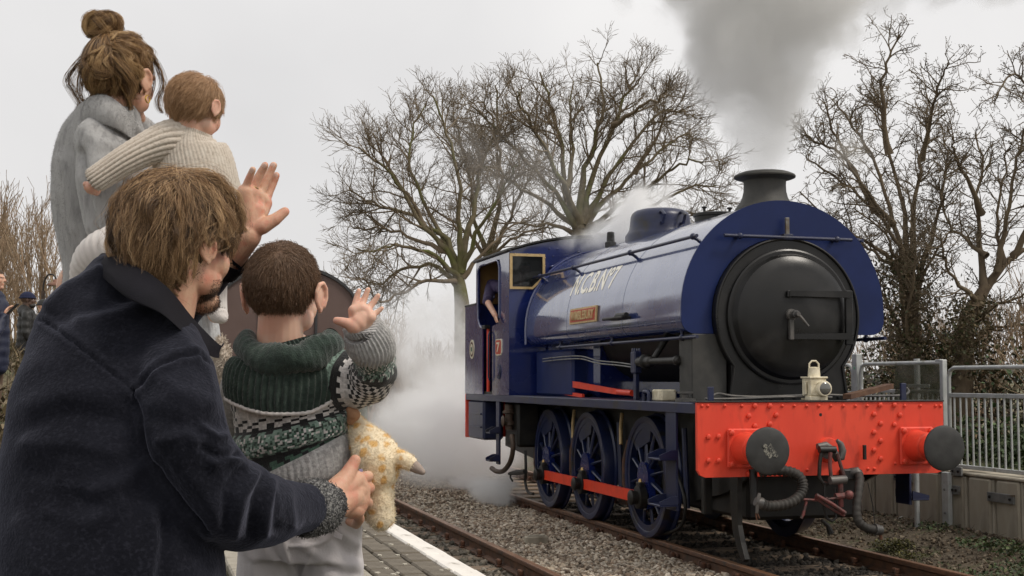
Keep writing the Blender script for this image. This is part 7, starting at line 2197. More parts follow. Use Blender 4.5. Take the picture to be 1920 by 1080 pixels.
def wc_disp(co, no):
    x, y, d = topx(co); near = np.clip(-(no @ FWn) * 2 + .4, 0, 1)
    o = .004 * vnoise(co, 7, 12) + .0014 * vnoise(co, 24, 13) + .0004 * vnoise(co, 70, 14)
    for f, a, w in wf: o += near * a * np.exp(-(f(x, y) / w) ** 2)
    return o
wcoat = WC.build('coat', M['greycoat'], wom, voxel=.006, smooth=4, disp=wc_disp)
fuzz('coat_fibre', wcoat, 24000, .005, .0002, M['greyfuzz'], 7, lay=(0, 0, -.5), jit=.4, keep=lambda C, N: (topx(C)[1] < 560) * ((N @ FWn) < .45))
# turned-up collar
Ts = spline([at(*p) for p in [(160, 196, 3.62), (168, 180, 3.54), (200, 178, 3.50), (232, 200, 3.50), (252, 225, 3.54), (266, 240, 3.60)]], 6)
Ls = spline([at(*p) for p in [(146, 222, 3.62), (156, 228, 3.52), (190, 232, 3.47), (222, 244, 3.47), (244, 258, 3.52), (256, 262, 3.60)]], 6)
m = MB(); nr = 7; nc = len(Ts)
for lay in (0, 1):
    for a, c in zip(Ts, Ls):
        for i in range(nr):
            t = i / (nr - 1); m.v.append(tuple(a.lerp(c, t) - FW * (.015 * math.sin(math.pi * t)) + FW * .012 * lay * (1 if 0 < i < nr - 1 else .6)))
q = nc * nr
for lay in (0, 1):
    for i in range(nc - 1):
        for j in range(nr - 1):
            f = (lay * q + i * nr + j, lay * q + (i + 1) * nr + j, lay * q + (i + 1) * nr + j + 1, lay * q + i * nr + j + 1); m.f.append(f if lay else f[::-1])
for i in range(nc - 1):
    for j in (0, nr - 1): m.f.append((i * nr + j, (i + 1) * nr + j, q + (i + 1) * nr + j, q + i * nr + j))
for i in (0, nc - 1):
    for j in range(nr - 1): m.f.append((i * nr + j, i * nr + j + 1, q + i * nr + j + 1, q + i * nr + j))
wcl = m.build('collar', M['greycoat'], wom, smooth=180, subsurf=1)
fuzz('collar_fibre', wcl, 4500, .0055, .00022, M['greyfuzz'], 8, lay=(0, 0, -.3), jit=.45)
# hair swept up into the bun
def keep_w(f, s, u):
    if f > .20 and u < .26: return False
    if f > .0 and u < .05: return False
    return u > (-.46 if f < -.08 else -.30)
hc = wh_.cap_mesh(1.05, keep_w).build('hair', M['scalp_woman'], wom, smooth=180, fix=False)
bunp = Vector((-.20, .0, .47))
g = random.Random(21); rows_ = []
rf, rs, ru = .43 * 1.06, .335 * 1.06, .375 * 1.06
cnt = 0
while cnt < 520:
    v = Vector((g.gauss(0, 1), g.gauss(0, 1), g.gauss(0, 1))).normalized()
    p = Vector((-.06 + v.x * rf, v.y * rs, .12 + v.z * ru))
    if not keep_w(p.x, p.y, p.z): continue
    cnt += 1
    lf = g.uniform(0, .07); wv_ = g.uniform(-.05, .05)
    for _ in range(18):
        o0 = Vector((g.gauss(0, 1), g.gauss(0, 1), g.gauss(0, 1))) * .016
        row = []
        for i in range(9):
            t = i / 8
            q_ = (p + o0 * (1 - t)).lerp(bunp, t) + Vector((0, wv_, 0)) * math.sin(t * 3.14)
            cen = Vector((-.06, 0, .12)); r_ = q_ - cen
            lv = math.sqrt((r_.x / rf) ** 2 + (r_.y / rs) ** 2 + (r_.z / ru) ** 2)
            q_ = cen + r_ * ((1 + lf * math.sin(3.14 * t)) / max(lv, 1e-3)) if lv < 1 + lf * math.sin(3.14 * t) or t < .9 else q_
            row.append(tuple(wh_.p(*q_)))
        rows_.append(row)
strands('hair_strand', hc, np.array(rows_), .00036, .0003, M['hair_woman'])
# loose locks: px polylines
rows_ = []
def lock(pts, D, n, spread, seed, k=12, tip=.35):
    g = random.Random(seed); sp = spline([at(x, y, D + dz) for x, y, dz in pts], 4)
    for _ in range(n):
        o0 = Vector((g.gauss(0, 1), g.gauss(0, 1), g.gauss(0, 1))) * spread; o1 = Vector((g.gauss(0, 1), g.gauss(0, 1), g.gauss(0, 1))) * spread * 1.2
        row = []
        for i in range(k):
            t = i / (k - 1); f = t * (len(sp) - 1); a = min(int(f), len(sp) - 2)
            q = sp[a].lerp(sp[a + 1], f - a) + o0 * (1 - t) * .8 + o1 * (4 * t * (1 - t) * .6 + tip * t)
            row.append(tuple(q))
        rows_.append(row)
for i_, (xa, xb) in enumerate(((176, 186), (190, 192), (204, 198), (218, 204), (232, 212), (244, 222))):
    lock([(xa, 203, -.045), (xa + .3 * (xb - xa), 180, -.06), (xb, 150, -.10), (xb, 120, -.10)], DW, 120, .006, 40 + i_)
lock([(178, 88, 0), (160, 105, -.02), (140, 128, -.03), (128, 150, -.03), (138, 172, -.03), (150, 195, -.03), (142, 212, -.03)], DW, 70, .006, 1)
lock([(170, 95, 0), (155, 130, -.03), (150, 170, -.04), (158, 190, -.04)], DW, 60, .006, 2)
lock([(180, 95, -.06), (170, 125, -.10), (185, 140, -.12), (205, 140, -.12), (215, 128, -.11)], DW, 60, .007, 3)
lock([(205, 95, -.08), (222, 120, -.12), (240, 140, -.12), (250, 160, -.10), (245, 185, -.10)], DW, 90, .007, 4)
lock([(264, 88, -.02), (288, 110, .02), (301, 138, .03), (306, 162, .03), (296, 185, .03), (299, 203, .03), (305, 211, .03)], DW, 60, .0045, 5)
lock([(268, 95, -.02), (286, 130, .02), (290, 158, .02), (285, 180, .02)], DW, 24, .004, 6)
strands('loose_lock', hc, np.array(rows_), .00036, .00016, M['hair_woman'])
CW = [[(178, 190), (170, 150), (178, 115), (194, 90)], [(165, 165), (160, 130), (172, 105), (192, 88)], [(200, 196), (192, 160), (194, 120), (197, 92)], [(225, 190), (218, 150), (208, 115), (200, 92)],
      [(248, 180), (240, 140), (222, 108), (203, 90)], [(262, 150), (252, 118), (232, 98), (206, 86)], [(275, 125), (262, 100), (238, 86), (208, 80)], [(285, 110), (268, 84), (240, 74), (210, 76)],
      [(215, 128), (232, 140), (248, 150), (252, 185)], [(180, 120), (188, 136), (205, 138), (214, 126)], [(262, 72), (240, 66), (220, 68), (206, 78)]]
hw_ = px_locks(wh_, CW, 6, 40, 6, .0042, 15, sc=(1.07, 1.14))
strands('hair_sweep', hc, hw_, .00034, .0002, M['hair_sweep'], per=40)
# bun: coiled thick locks
bc = at(194, 53, DW - .03); rows_ = []
BB = Blob(); BB.ell(bc, (RT * .027, UP * .024, FW * .026)); BB.cap(bc, .016, at(197, 88, DW - .03), .017)
BB.build('bun_core', M['scalp_woman'], hc, voxel=.005, smooth=3)
g = random.Random(5)
for c in range(74):
    a0 = g.uniform(0, 6.28); ax_ = Vector((g.gauss(0, .5), g.gauss(0, .5), 1)).normalized()
    e1 = ax_.cross(Vector((.3, .8, .1))).normalized(); e2 = ax_.cross(e1)
    hh = g.uniform(-.022, .026); rr = math.sqrt(max(.0001, .040 ** 2 - (hh * 1.05) ** 2)) * g.uniform(.9, 1.1)
    if c < 30:  # two loops standing up, as in a messy bun
        off = RT * (.019 if c % 2 else -.020) + UP * (.012 + g.uniform(-.012, .008)) - FW * g.uniform(-.01, .022)
        ax_ = (FW * .8 + RT * g.uniform(-.5, .5)).normalized(); e1 = UP; e2 = ax_.cross(UP).normalized(); hh = g.uniform(-.01, .012); rr = g.uniform(.018, .028)
    else: off = Vector((0, 0, 0))
    for s_ in range(44):
        dr, dh, da = g.gauss(0, .0026), g.gauss(0, .004), g.gauss(0, .1); row = []
        for i in range(12):
            a = a0 + da + i / 11 * 3.6
            row.append(tuple(bc + off + ax_ * (hh + dh + .006 * math.sin(a * .7)) + (e1 * math.cos(a) + e2 * math.sin(a)) * (rr + dr)))
        rows_.append(row)
for s_ in range(500):   # wrap at the base of the bun
    dr, dh, a0 = g.gauss(0, .0022), g.gauss(0, .006), g.uniform(0, 6.28)
    rows_.append([tuple(at(197, 86, DW - .03) + UP * dh + (RT * math.cos(a0 + i * .28) + FW * math.sin(a0 + i * .28)) * (.023 + dr)) for i in range(12)])
strands('bun', hc, np.array(rows_), .00042, .0003, M['hair_sweep'], per=44)
ep = wh_.p(-.0, .36, -.22)
er = []
for i in range(19):
    a = R(70) + R(330) * i / 18
    er.append(ep + (wh_.f * math.cos(a) + wh_.u * math.sin(a)) * .0095 - wh_.u * .006)
MB().tube(er, .0021, 8).build('earring', M['gold'], wom)
# knitted dress edge and fleecy trim seen right of the man's collar
kd = loft_px([(392, 780, 3.52, 26, 40), (390, 690, 3.52, 24, 40), (388, 620, 3.52, 22, 40), (378, 560, 3.52, 18, 36)], 24, 90, disp=lambda u, v: .0014 * math.sin(u * 6.28 * 22))
kd.build('knit_dress', M['palegrey'], wom, smooth=180)
tt = Blob().pxpath([(413, 640, 3.46, 8), (416, 665, 3.45, 13), (419, 690, 3.45, 12), (416, 715, 3.46, 11), (420, 745, 3.47, 9), (418, 775, 3.47, 8)]).build('fleece_trim', M['teddy'], wom, voxel=.006, smooth=2, disp=lambda co, no: .006 * vnoise(co, 90, 4))
fuzz('fleece_fibre', tt, 2600, .014, .0011, M['teddyfuzz'], 9, jit=1.)
for sg in (-1, 1):
    h_ = wp + RT * .07 * sg; ft = Vector((h_.x, h_.y, PZ + .045))
    Blob().cap(ft - Vector((0, 0, .005)), .046, ft + (RT * .5 + HF * .85) * .16 - Vector((0, 0, .010)), .034).build('shoe', M['shoe'], wom, voxel=.006)

# ------------------------------------------------------------------ BABY on her hip
baby = thing('person', at(370, 480, 3.42), 'baby in a cream ribbed cardigan and white leggings carried on the woman\'s hip', 'person')
DBY = 3.42
yh = Head(at(367, 205, DBY), RT * .46 + HF * .89, .168, pitch=R(-14), wide=1.08)
B = Blob(); yh.add(B, kid=1., neck_to=at(365, 272, DBY), neck_r=.21, ear=.95)
B.path([(at(362, 285, DBY), .05), (at(372, 380, DBY), .07), (at(385, 460, DBY), .075)])
B.path([(at(305, 268, DBY - .03), .03), (at(250, 300, DBY - .06), .025), (at(195, 336, DBY - .08), .0185), (at(173, 350, DBY - .085), .0165)])
for i, (x, y) in enumerate([(160, 345), (162, 352), (167, 358), (175, 360)]):
    B.path([(at(174, 348, DBY - .08), .011), (at(x, y, DBY - .085 + .006 * i), .0072), (at(x + 5, y + 3, DBY - .07 + .006 * i), .0062)])
B.path([(at(180, 350, DBY - .09), .010), (at(185, 358, DBY - .092), .007), (at(182, 363, DBY - .085), .006)])
B.path([(at(412, 295, DBY + .03), .03), (at(435, 385, DBY + .05), .024), (at(452, 462, DBY + .06), .018), (at(452, 480, DBY + .06), .014)])
for i in range(4): B.path([(at(452, 480, DBY + .06), .010), (at(446 + 4 * i, 492, DBY + .06), .0062), (at(445 + 4 * i, 499, DBY + .065), .0055)])
B.path([(at(350, 470, DBY), .05), (at(215, 465, DBY - .04), .04), (at(160, 500, DBY + .02), .03), (at(160, 570, DBY + .06), .024)])
B.path([(at(395, 470, DBY), .05), (at(400, 530, DBY + .03), .03), (at(405, 590, DBY + .03), .022)])
B.build('body', M['skin_child'], baby, voxel=.0028, smooth=4)
yh.eyes(baby)
def keep_y(f, s, u):
    if f > .24 and u < .24: return False
    if f > -.06 and u < .02: return False
    return u > -.20
hc = yh.cap_mesh(1.015, keep_y).build('hair', M['scalp_baby'], baby, smooth=180, fix=False)
hp = skull_hair(yh, 1100, 7, .24, 23, keep_y, (-.05, .08, .50), lift=(.0, .025), flow_mix=.3, grav=.08, curl=.10, per=9, spread=.004, tipspread=.7, start_lift=.08, swirl=.8, scale=1.012, jit=.0001)
strands('hair_strand', hc, hp, .0004, .00015, M['hair_baby'])
rib = lambda n, a: (lambda u, v: a * (abs(math.sin(u * math.pi * n)) ** .7 - .6) + .0008 * math.sin(v * 160))
m = loft_px([(392, 500, DBY, 74, 60), (388, 460, DBY, 72, 60), (380, 410, DBY, 72, 62), (372, 355, DBY, 76, 62), (362, 310, DBY, 76, 56), (354, 275, DBY, 66, 48), (356, 252, DBY, 48, 40), (360, 240, DBY, 40, 36)], 60, 240, disp=rib(64, .0024))
m.build('cardigan', M['creamknit'], baby, smooth=180)
m = loft_px([(342, 262, DBY - .01, 42, 36), (312, 266, DBY - .03, 38, 34), (275, 280, DBY - .05, 31, 30), (235, 301, DBY - .07, 27, 27), (205, 320, DBY - .08, 25, 24), (184, 334, DBY - .085, 24, 23), (178, 338, DBY - .085, 23, 22), (186, 333, DBY - .085, 16, 16)], 50, 160, disp=rib(20, .0042))
m.build('sleeve', M['creamknit'], baby, smooth=180)
m = loft_px([(398, 285, DBY + .02, 30, 30), (418, 330, DBY + .035, 27, 28), (434, 390, DBY + .05, 24, 25), (448, 450, DBY + .06, 22, 22), (452, 476, DBY + .06, 21, 21), (451, 470, DBY + .06, 14, 14)], 40, 120, disp=rib(18, .0032))
m.build('sleeve', M['creamknit'], baby, smooth=180)
m = loft_px([(330, 470, DBY - .02, 48, 44), (260, 462, DBY - .05, 44, 42), (205, 468, DBY - .05, 42, 40), (172, 492, DBY - .02, 36, 36), (160, 540, DBY + .03, 28, 28), (158, 590, DBY + .06, 22, 22), (160, 605, DBY + .06, 10, 10)], 90, 60, disp=lambda u, v: .0016 * math.sin(v * 6.28 * 26))
m.build('leggings', M['whiteknit'], baby, smooth=180)
m = loft_px([(390, 470, DBY + .02, 40, 40), (398, 520, DBY + .03, 28, 30), (403, 560, DBY + .03, 22, 24), (408, 585, DBY + .02, 18, 20), (414, 594, DBY + .01, 14, 16), (418, 598, DBY, 6, 8)], 60, 60, disp=lambda u, v: .0011 * math.sin(u * 6.28 * 18))
m.build('leggings', M['whiteknit'], baby, smooth=180)

# ------------------------------------------------------------------ other people
def simple_person(base, H, fwd, top, legs, label, skin=M['skin'], lean=0., sit=False, arms=None, hat=None, hairm=None, hood=False, vox=.012, beard=None):
    base = Vector(base); f = Vector(fwd); f.z = 0; f.normalize(); s = f.cross(Vector((0, 0, 1))); z = Vector((0, 0, 1))
    t = thing('person', base, label, 'person')
    hh = H / 7.4
    hip = base + z * (H * .50 if not sit else H * .10); sh = hip + z * H * .30 + f * lean; hc_ = sh + z * (H * .125) + f * lean * .3
    hd = Head(hc_, f, hh)
    B = Blob(); hd.add(B, neck_to=sh, neck_r=.25)
    B.path([(sh, .09), (hip, .11)])
    feet = []
    for sg in (-1, 1):
        h_ = hip + s * .09 * sg
        if sit: kn = h_ + f * .42 + z * .06; ft = kn - z * .36 + f * .05; ft.z = max(ft.z, ground_z(ft.x, ft.y) + .05)
        else: kn = h_ - z * H * .24; ft = base + s * .09 * sg + z * .05
        B.path([(h_, .08), (kn, .055), (ft, .038), (ft + f * .14 - z * .012, .03)]); feet.append((h_, kn, ft))
    A = arms or [(sh + s * .20 * sg - z * .02, sh + s * .25 * sg - z * .28, sh + s * .22 * sg - z * .50 + f * .12) for sg in (-1, 1)]
    for (a, e, w) in A:
        B.path([(a, .045), (e, .038), (w, .027)])
        d = (w - e).normalized(); q = d.cross(s).normalized()
        for i in range(4):
            o = s * (.014 * (i - 1.5)); B.path([(w, .022), (w + d * .075 + o * 1.6, .0125), (w + d * .115 + o * 1.7 + q * .01, .010), (w + d * (.15 - .012 * abs(i - 1.5)) + o * 1.7 + q * .03, .009)])
        B.path([(w, .02), (w + d * .04 + s * .04, .012), (w + d * .075 + s * .05, .01)])
    B.build('body', skin, t, voxel=.0075, smooth=3)
    hd.eyes(t)
    C = Blob(); C.path([(sh + z * .01, .10), (sh - z * .1, .15), (hip, .16)] + ([(hip - z * .15, .155)] if not sit else []))
    for sg, (a, e, w) in zip((-1, 1), A): C.path([(sh + s * .12 * sg, .085), (a, .075), (e, .062), (e.lerp(w, .9), .048)])
    if hood: C.cap(sh + z * .06 - f * .06, .09, sh + z * .02 - f * .03 + s * .04, .10)
    C.build('coat', top, t, voxel=vox, smooth=3, disp=lambda co, no: .0025 * np.sin(co[:, 2] * 62) + .008 * vnoise(co, 14, 3))
    L = Blob()
    for h_, kn, ft in feet: L.path([(h_, .10), (kn, .075), (ft + z * .06, .062)])
    L.build('trousers', legs, t, voxel=vox, smooth=3)
    for h_, kn, ft in feet: Blob().cap(ft - z * .005 - f * .03, .045, ft + f * .15 - z * .012, .038).build('shoe', M['shoe'], t, voxel=.008)
    if hat is not None:
        hd.cap_mesh(1.12, lambda a, b, c: c > .10 + .05 * (a < 0)).build('hat', hat, t, smooth=180, fix=False)
        r_ = [hd.p(-.06 + .43 * 1.13 * math.cos(i * .3142), .335 * 1.13 * math.sin(i * .3142), .13) for i in range(21)]
        MB().tube(r_, .012, 8, cap=False).build('hat_brim', hat, t)
    if hairm is not None:
        hd.cap_mesh(1.06, lambda a, b, c: (a < .2 or c > .24) and c > -.2 and not (a > .0 and c < .05)).build('hair', hairm, t, smooth=180, fix=False)
    if beard is not None:
        Blob().ell(hd.p(.20, 0, -.36), (hd.f * .25 * hh, hd.s * .27 * hh, hd.u * .17 * hh)).build('beard', beard, t, voxel=.008, smooth=2)
    return t, hd, sh, s, f
D1 = 20.0
p = at(50, 700, D1); gz = ground_z(p.x, p.y)
seat = Vector((p.x, p.y, at(50, 690, D1).z + .10))
simple_person(seat, 1.72, RT * .95 + HF * .25, M['blackpuff'], M['darktrouser'], 'bearded man in a navy beanie and black puffer coat seated on the grass bank', M['skin_dark'], sit=True, hat=M['beanie'], hood=True, beard=M['shoe'])
D2 = 21.5
p = at(80, 700, D2)
seat = Vector((p.x, p.y, at(80, 690, D2).z + .10))
simple_person(seat, 1.66, RT * .9 - HF * .2, M['darktrouser'], M['darktrouser'], 'person in a dark cap looking out from behind the bearded man', M['skin'], sit=True, hat=M['blackpuff'])
D3 = 14.0
p = at(-16, 790, D3); gz = ground_z(p.x, p.y)
b_ = Vector((p.x, p.y, gz)); ff = (RT * .97 + HF * .1).normalized(); ss = ff.cross(Vector((0, 0, 1)))
w_ = at(8, 592, D3); sh_ = at(-18, 572, D3)
simple_person(b_, 1.70, ff, M['navy'], mat('brown_trousers', (.12, .075, .05), .9), 'person in a navy coat at the left edge holding up a phone', M['skin'], arms=[(sh_ - ss * .20, at(-28, 640, D3) - ss * .2, at(-40, 690, D3) - ss * .15), (sh_ + ss * .17, at(-12, 632, D3 - .18), w_)], hairm=M['scalp_man'])
ph = at(24, 579, D3 - .05); d_ = (at(31, 572, D3 - .05) - at(14, 588, D3 - .05)).normalized(); up_ = d_.cross(FW).normalized()
vs = [ph + d_ * .075 * i + FW * .036 * j + up_ * .005 * k for i in (-1, 1) for j in (-1, 1) for k in (-1, 1)]
MB().add(vs, [(0, 1, 3, 2), (4, 6, 7, 5), (0, 4, 5, 1), (2, 3, 7, 6), (0, 2, 6, 4), (1, 5, 7, 3)]).build('mobile_phone', M['grime'], None, smooth=0, label='black mobile phone held up at the left edge', cat='phone', own_origin=True)
# lamp with a swan neck on the bank
DL = 22.0
lb_ = at(82, 560, DL); zb = ground_z(lb_.x, lb_.y) - .1
lt_ = thing('platform_lamp', Vector((lb_.x, lb_.y, zb)), 'old swan neck lamp with a rusty brown shade in front of the saplings', 'lamp post')
pole = [Vector((lb_.x, lb_.y, zb)), at(81, 600, DL), at(81, 545, DL)]
MB().tube(pole, [.05, .04, .03], 10).build('pole', M['brownpipe'], lt_)
MB().tube(spline([at(81, 545, DL), at(83, 527, DL), at(90, 516, DL), at(99, 515, DL), (at(104, 521, DL)), at(104, 528, DL)], 5), .013, 8).build('swan_neck', M['grime'], lt_)
MB().lathe(at(104, 536, DL), 'z', [(0, .125), (.03, .12), (.06, .05), (.10, .03), (.11, .015)], 24).build('lamp_shade', mat('rusty_shade', (.20, .10, .065), .7), lt_)
MB().ell(at(104, 537, DL), .045, .045, .05, 12, 8).build('bulb', M['cream'], lt_)

# driver leaning out of the cab
dv = thing('person', (XS + .42, 17.35, 1.40), 'engine driver in dark purple overalls resting a bare arm on the cab side', 'person')
b_ = Vector((XS + .38, 17.30, 1.40)); fwd = Vector((-.25, -1, 0)).normalized(); sd = fwd.cross(Vector((0, 0, 1)))
dh = Head(Vector((XS + .30, 16.98, 2.98)), fwd, .225)
shd = onx(922, 535, XS + .20); el_ = onx(914, 566, XS + .0); wr_ = onx(929, 592, XS - .045)
B = Blob(); dh.add(B, neck_to=Vector((XS + .33, 17.10, 2.78)), neck_r=.25)
B.path([(Vector((XS + .36, 17.15, 2.72)), .09), (b_ + Vector((.02, 0, .9)), .12)])
for q in (-1, 1): B.path([(b_ + Vector((.02 + q * .09, 0, .88)), .08), (b_ + Vector((.02 + q * .09, -.03, .45)), .055), (b_ + Vector((q * .09, 0, .05)), .04), (b_ + Vector((q * .09, -.12, .04)), .03)])
B.path([(shd, .05), (el_, .045), (wr_, .034)])
d = (onx(931, 602, XS - .05) - wr_).normalized()
for i in range(4):
    o = Vector((0, -.018 * (i - 1.5), 0)); B.path([(wr_, .026), (wr_ + d * .06 + o * 1.5, .014), (wr_ + d * .10 + o * 1.6 + Vector((.002, 0, 0)), .011), (wr_ + d * .13 + o * 1.6 + Vector((.008, 0, 0)), .010)])
B.path([(wr_, .022), (wr_ + d * .05 + Vector((0, .045, 0)), .013), (wr_ + d * .08 + Vector((0, .05, 0)), .011)])
B.path([(Vector((XS + .58, 17.15, 2.66)), .045), (Vector((XS + .70, 17.05, 2.35)), .04), (Vector((XS + .62, 16.9, 2.2)), .03), (Vector((XS + .60, 16.85, 2.12)), .025)])
B.build('body', M['skin'], dv, voxel=.007, smooth=3); dh.eyes(dv)
C = Blob(); C.path([(Vector((XS + .36, 17.12, 2.74)), .11), (Vector((XS + .36, 17.2, 2.5)), .155), (b_ + Vector((.02, 0, .85)), .155)])
C.path([(Vector((XS + .30, 17.14, 2.70)), .095), (shd, .085), (shd.lerp(el_, .5), .078), (el_, .070)]); C.path([(Vector((XS + .45, 17.15, 2.70)), .09), (Vector((XS + .58, 17.15, 2.64)), .08), (Vector((XS + .70, 17.05, 2.36)), .065)])
for q in (-1, 1): C.path([(b_ + Vector((.02 + q * .09, 0, .86)), .10), (b_ + Vector((.02 + q * .09, -.03, .45)), .078), (b_ + Vector((q * .09, 0, .10)), .065)])
C.build('overalls', M['purpleshirt'], dv, voxel=.010, smooth=3, disp=lambda co, no: .007 * vnoise(co, 18, 5))
dh.cap_mesh(1.06, lambda a, b, c: (a < .2 or c > .24) and c > -.2 and not (a > .0 and c < .05)).build('hair', M['scalp_man'], dv, smooth=180, fix=False)
for q in (-1, 1): Blob().cap(b_ + Vector((q * .09, .03, .045)), .045, b_ + Vector((q * .09, -.14, .04)), .038).build('shoe', M['shoe'], dv, voxel=.008)
# ================================================================== STEAM AND SMOKE
def vol_mat(name, dens, color, ns, lo, hi, scale, cone=None, aniso=.1, edge=.35, nd=5., seed=0., dist=.4, pw=1., nz=3.2, warp=1.0):
    m = bpy.data.materials.new(name); m.use_nodes = True
    nt = m.node_tree; N, L = nt.nodes, nt.links; N.clear()
    out = N.new('ShaderNodeOutputMaterial'); v = N.new('ShaderNodeVolumePrincipled')
    v.inputs['Color'].default_value = (*color, 1); v.inputs['Anisotropy'].default_value = aniso
    tc = N.new('ShaderNodeTexCoord')
    def math_(op, a, b=None, clamp=False):
        x = N.new('ShaderNodeMath'); x.operation = op; x.use_clamp = clamp
        for i, q in enumerate((a, b)):
            if q is None: continue
            if isinstance(q, (int, float)): x.inputs[i].default_value = q
            else: L.new(q, x.inputs[i])
        return x.outputs[0]
    mp = N.new('ShaderNodeMapping'); mp.inputs['Scale'].default_value = scale; mp.inputs['Location'].default_value = (seed, seed * .7, seed * 1.3)
    L.new(tc.outputs['Object'], mp.inputs['Vector'])
    n = N.new('ShaderNodeTexNoise'); n.inputs['Scale'].default_value = ns; n.inputs['Detail'].default_value = nd; n.inputs['Roughness'].default_value = .58; n.inputs['Distortion'].default_value = dist
    L.new(mp.outputs['Vector'], n.inputs['Vector'])
    wn_ = N.new('ShaderNodeTexNoise'); wn_.inputs['Scale'].default_value = ns * .75; wn_.inputs['Detail'].default_value = 3.
    mp2 = N.new('ShaderNodeMapping'); mp2.inputs['Scale'].default_value = scale; mp2.inputs['Location'].default_value = (seed + 7, 3 - seed, seed)
    L.new(tc.outputs['Object'], mp2.inputs['Vector']); L.new(mp2.outputs['Vector'], wn_.inputs['Vector'])
    vs1 = N.new('ShaderNodeVectorMath'); vs1.operation = 'SUBTRACT'; L.new(wn_.outputs['Color'], vs1.inputs[0]); vs1.inputs[1].default_value = (.5, .5, .5)
    vs2 = N.new('ShaderNodeVectorMath'); vs2.operation = 'MULTIPLY'; L.new(vs1.outputs[0], vs2.inputs[0]); vs2.inputs[1].default_value = (warp, warp, warp * (0 if cone else 1))
    if cone is not None:
        sz_ = N.new('ShaderNodeSeparateXYZ'); L.new(tc.outputs['Object'], sz_.inputs[0])
        zc_ = math_('MINIMUM', math_('ADD', math_('MULTIPLY', sz_.outputs[2], .9), .05), 1.6)
        vs3 = N.new('ShaderNodeVectorMath'); vs3.operation = 'SCALE'; L.new(vs2.outputs[0], vs3.inputs[0]); L.new(zc_, vs3.inputs['Scale']); vs2 = vs3
    vs4 = N.new('ShaderNodeVectorMath'); vs4.operation = 'ADD'; L.new(tc.outputs['Object'], vs4.inputs[0]); L.new(vs2.outputs[0], vs4.inputs[1])
    if cone is None:
        ln0 = N.new('ShaderNodeVectorMath'); ln0.operation = 'LENGTH'; L.new(tc.outputs['Object'], ln0.inputs[0])
        f0 = math_('SUBTRACT', 1.0, ln0.outputs['Value'])
        ln = N.new('ShaderNodeVectorMath'); ln.operation = 'LENGTH'; L.new(vs4.outputs[0], ln.inputs[0])
        f = math_('SUBTRACT', 1.0, ln.outputs['Value'])
    else:
        r0, r1, lx, ly = cone
        sp_ = N.new('ShaderNodeSeparateXYZ'); L.new(vs4.outputs[0], sp_.inputs[0])
        X, Y, Z = sp_.outputs
        dx = math_('SUBTRACT', X, math_('MULTIPLY', Z, lx)); dy = math_('SUBTRACT', Y, math_('MULTIPLY', Z, ly))
        rr = math_('SQRT', math_('ADD', math_('MULTIPLY', dx, dx), math_('MULTIPLY', dy, dy)))
        RR = math_('ADD', r0, math_('MULTIPLY', math_('POWER', Z, .85), r1))
        f = math_('SUBTRACT', 1.0, math_('DIVIDE', rr, RR))
    # noise eats into the edge
    e = math_('ADD', f, math_('MULTIPLY', math_('SUBTRACT', n.outputs['Fac'], .5), nz))
    s = N.new('ShaderNodeMapRange'); s.interpolation_type = 'SMOOTHSTEP'; s.inputs['From Min'].default_value = lo; s.inputs['From Max'].default_value = hi
    L.new(e, s.inputs['Value'])
    g = N.new('ShaderNodeMapRange'); g.interpolation_type = 'SMOOTHSTEP'; g.inputs['From Min'].default_value = 0.0; g.inputs['From Max'].default_value = edge
    L.new(f0 if cone is None else f, g.inputs['Value'])
    d = math_('MULTIPLY', math_('MULTIPLY', s.outputs['Result'], g.outputs['Result']), dens)
    if cone is not None and pw != 1.:
        zz = math_('MULTIPLY', math_('MINIMUM', Z, 1.0), 1.0); d = math_('MULTIPLY', d, math_('ADD', .55, math_('MULTIPLY', zz, .45)))
    L.new(d, v.inputs['Density']); L.new(v.outputs['Volume'], out.inputs['Volume'])
    m.volume_intersection_method if hasattr(m, 'volume_intersection_method') else None
    return m
def cloud(name, c, radii, dens, label, color=(.985, .985, .985), ns=1.6, lo=.1, hi=.75, roll=0., yaw=-YAW, seed=0., edge=.35, dist=.4, aniso=.1):
    me = MB(); V, F = SPH; me.add(V.tolist(), F)
    o = me.build(name, vol_mat(name + '_volume', dens, color, ns, lo, hi, radii, aniso=aniso, seed=seed, edge=edge, dist=dist), None, fix=False, label=label, cat='smoke' if 'smoke' in name else 'steam', kind='stuff')
    o.location = c; o.scale = radii; o.rotation_euler = (0, R(roll), R(yaw))
    return o
ct = Vector((XC, cyy, 3.49))
zt_ = 2.6
rs_ = [(-.02, .22)] + [(z, .20 + .64 * z ** .85) for z in (.15, .3, .6, 1., 1.5, 2., zt_)]
lx_, ly_ = .03, .10
m = MB(); nn_ = 24
for z, r in rs_:
    for k in range(nn_):
        a = 2 * math.pi * k / nn_; m.v.append((lx_ * z + r * 1.5 * math.cos(a), ly_ * z + r * 1.5 * math.sin(a), z))
for i in range(len(rs_) - 1):
    for k in range(nn_): m.f.append((i * nn_ + k, i * nn_ + (k + 1) % nn_, (i + 1) * nn_ + (k + 1) % nn_, (i + 1) * nn_ + k))
m.f += [tuple(range(nn_))[::-1], tuple((len(rs_) - 1) * nn_ + k for k in range(nn_))]
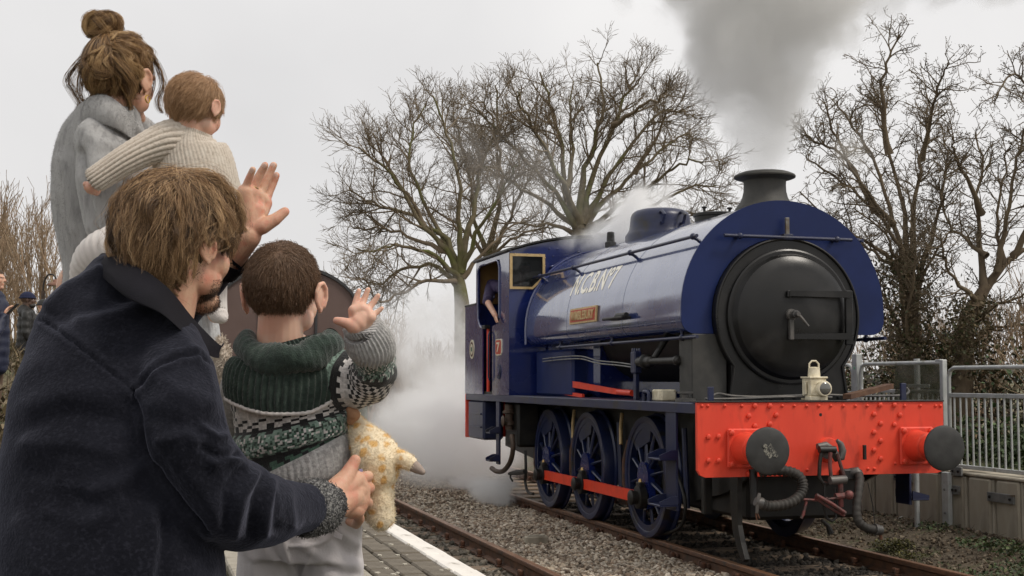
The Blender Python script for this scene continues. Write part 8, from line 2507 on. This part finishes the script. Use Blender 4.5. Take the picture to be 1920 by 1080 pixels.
o = m.build('chimney_smoke', vol_mat('chimney_smoke_volume', 2.7, (.85, .85, .845), 2.1, -.10, .62, (1, 1, 1), cone=(.19, .62, lx_, ly_), edge=.30, pw=2., seed=3.1, nz=2.7, warp=1.2), None, label='grey smoke plume rising and spreading above the black chimney', cat='smoke', kind='stuff')
o.location = ct
def wpx(p, D): return p * D / FPX
cloud('smoke_drift', at(1730, -25, 13.6), (1.5, .7, .38), 1.5, 'thin dark smoke drifting to the upper right of the plume', (.78, .78, .78), ns=1.7, lo=.15, hi=.8, seed=1.)
cloud('steam_cloud', at(1192, 412, 16.9), (.78, .62, .50), 7., 'white steam billowing up between the dome and the cab', ns=2.4, lo=.12, hi=.62, roll=-28, seed=2.)
cloud('steam_cloud', at(1118, 440, 17.3), (.55, .55, .26), 3.2, 'fainter steam trailing back over the cab roof from the white billow', ns=2.6, lo=.15, hi=.7, roll=-10, seed=5.)
cloud('steam_cloud', at(862, 800, 21.5), (1.5, 2.5, 1.25), 1.7, 'dense white steam on the ground behind the cab bunker', ns=1.6, lo=.0, hi=.42, seed=7., edge=.4)
cloud('steam_cloud', at(800, 650, 24), (1.45, 2.4, 1.55), .62, 'thin wispy steam rising between the boy\'s hand and the bunker', ns=1.7, lo=.25, hi=.62, seed=9.)
cloud('steam_cloud', at(765, 800, 23), (1.05, 2.0, .80), .8, 'pale low steam drifting over the tracks beside the plush giraffe', ns=1.8, lo=.1, hi=.5, seed=4.)
q = onx(932, 922, 4.62)
cloud('steam_puff', q + Vector((0, 0, .02)), (.46, .60, .27), 9., 'small white puff of steam low on the rail beside the rear wheel', ns=2.9, lo=.0, hi=.9, seed=11., roll=8)
q = onx(872, 905, 4.6)
cloud('steam_puff', q + Vector((0, 0, .02)), (.30, .5, .13), 3., 'thin steam shred over the rail left of the small puff', ns=3.4, lo=.1, hi=.6, seed=13.)
cloud('steam_cloud', at(985, 330, 30), (2.4, 2., 1.6), .07, 'faint steam wisps drifting in front of the tallest bare tree', ns=.75, lo=.1, hi=.8, seed=15., roll=30)
cloud('steam_puff', at(1600, 285, 15.5), (.42, .4, .36), .8, 'faint yellowish steam wisp before the hawthorn right of the chimney', (.95, .92, .86), ns=2.2, lo=.15, hi=.8, seed=17.)
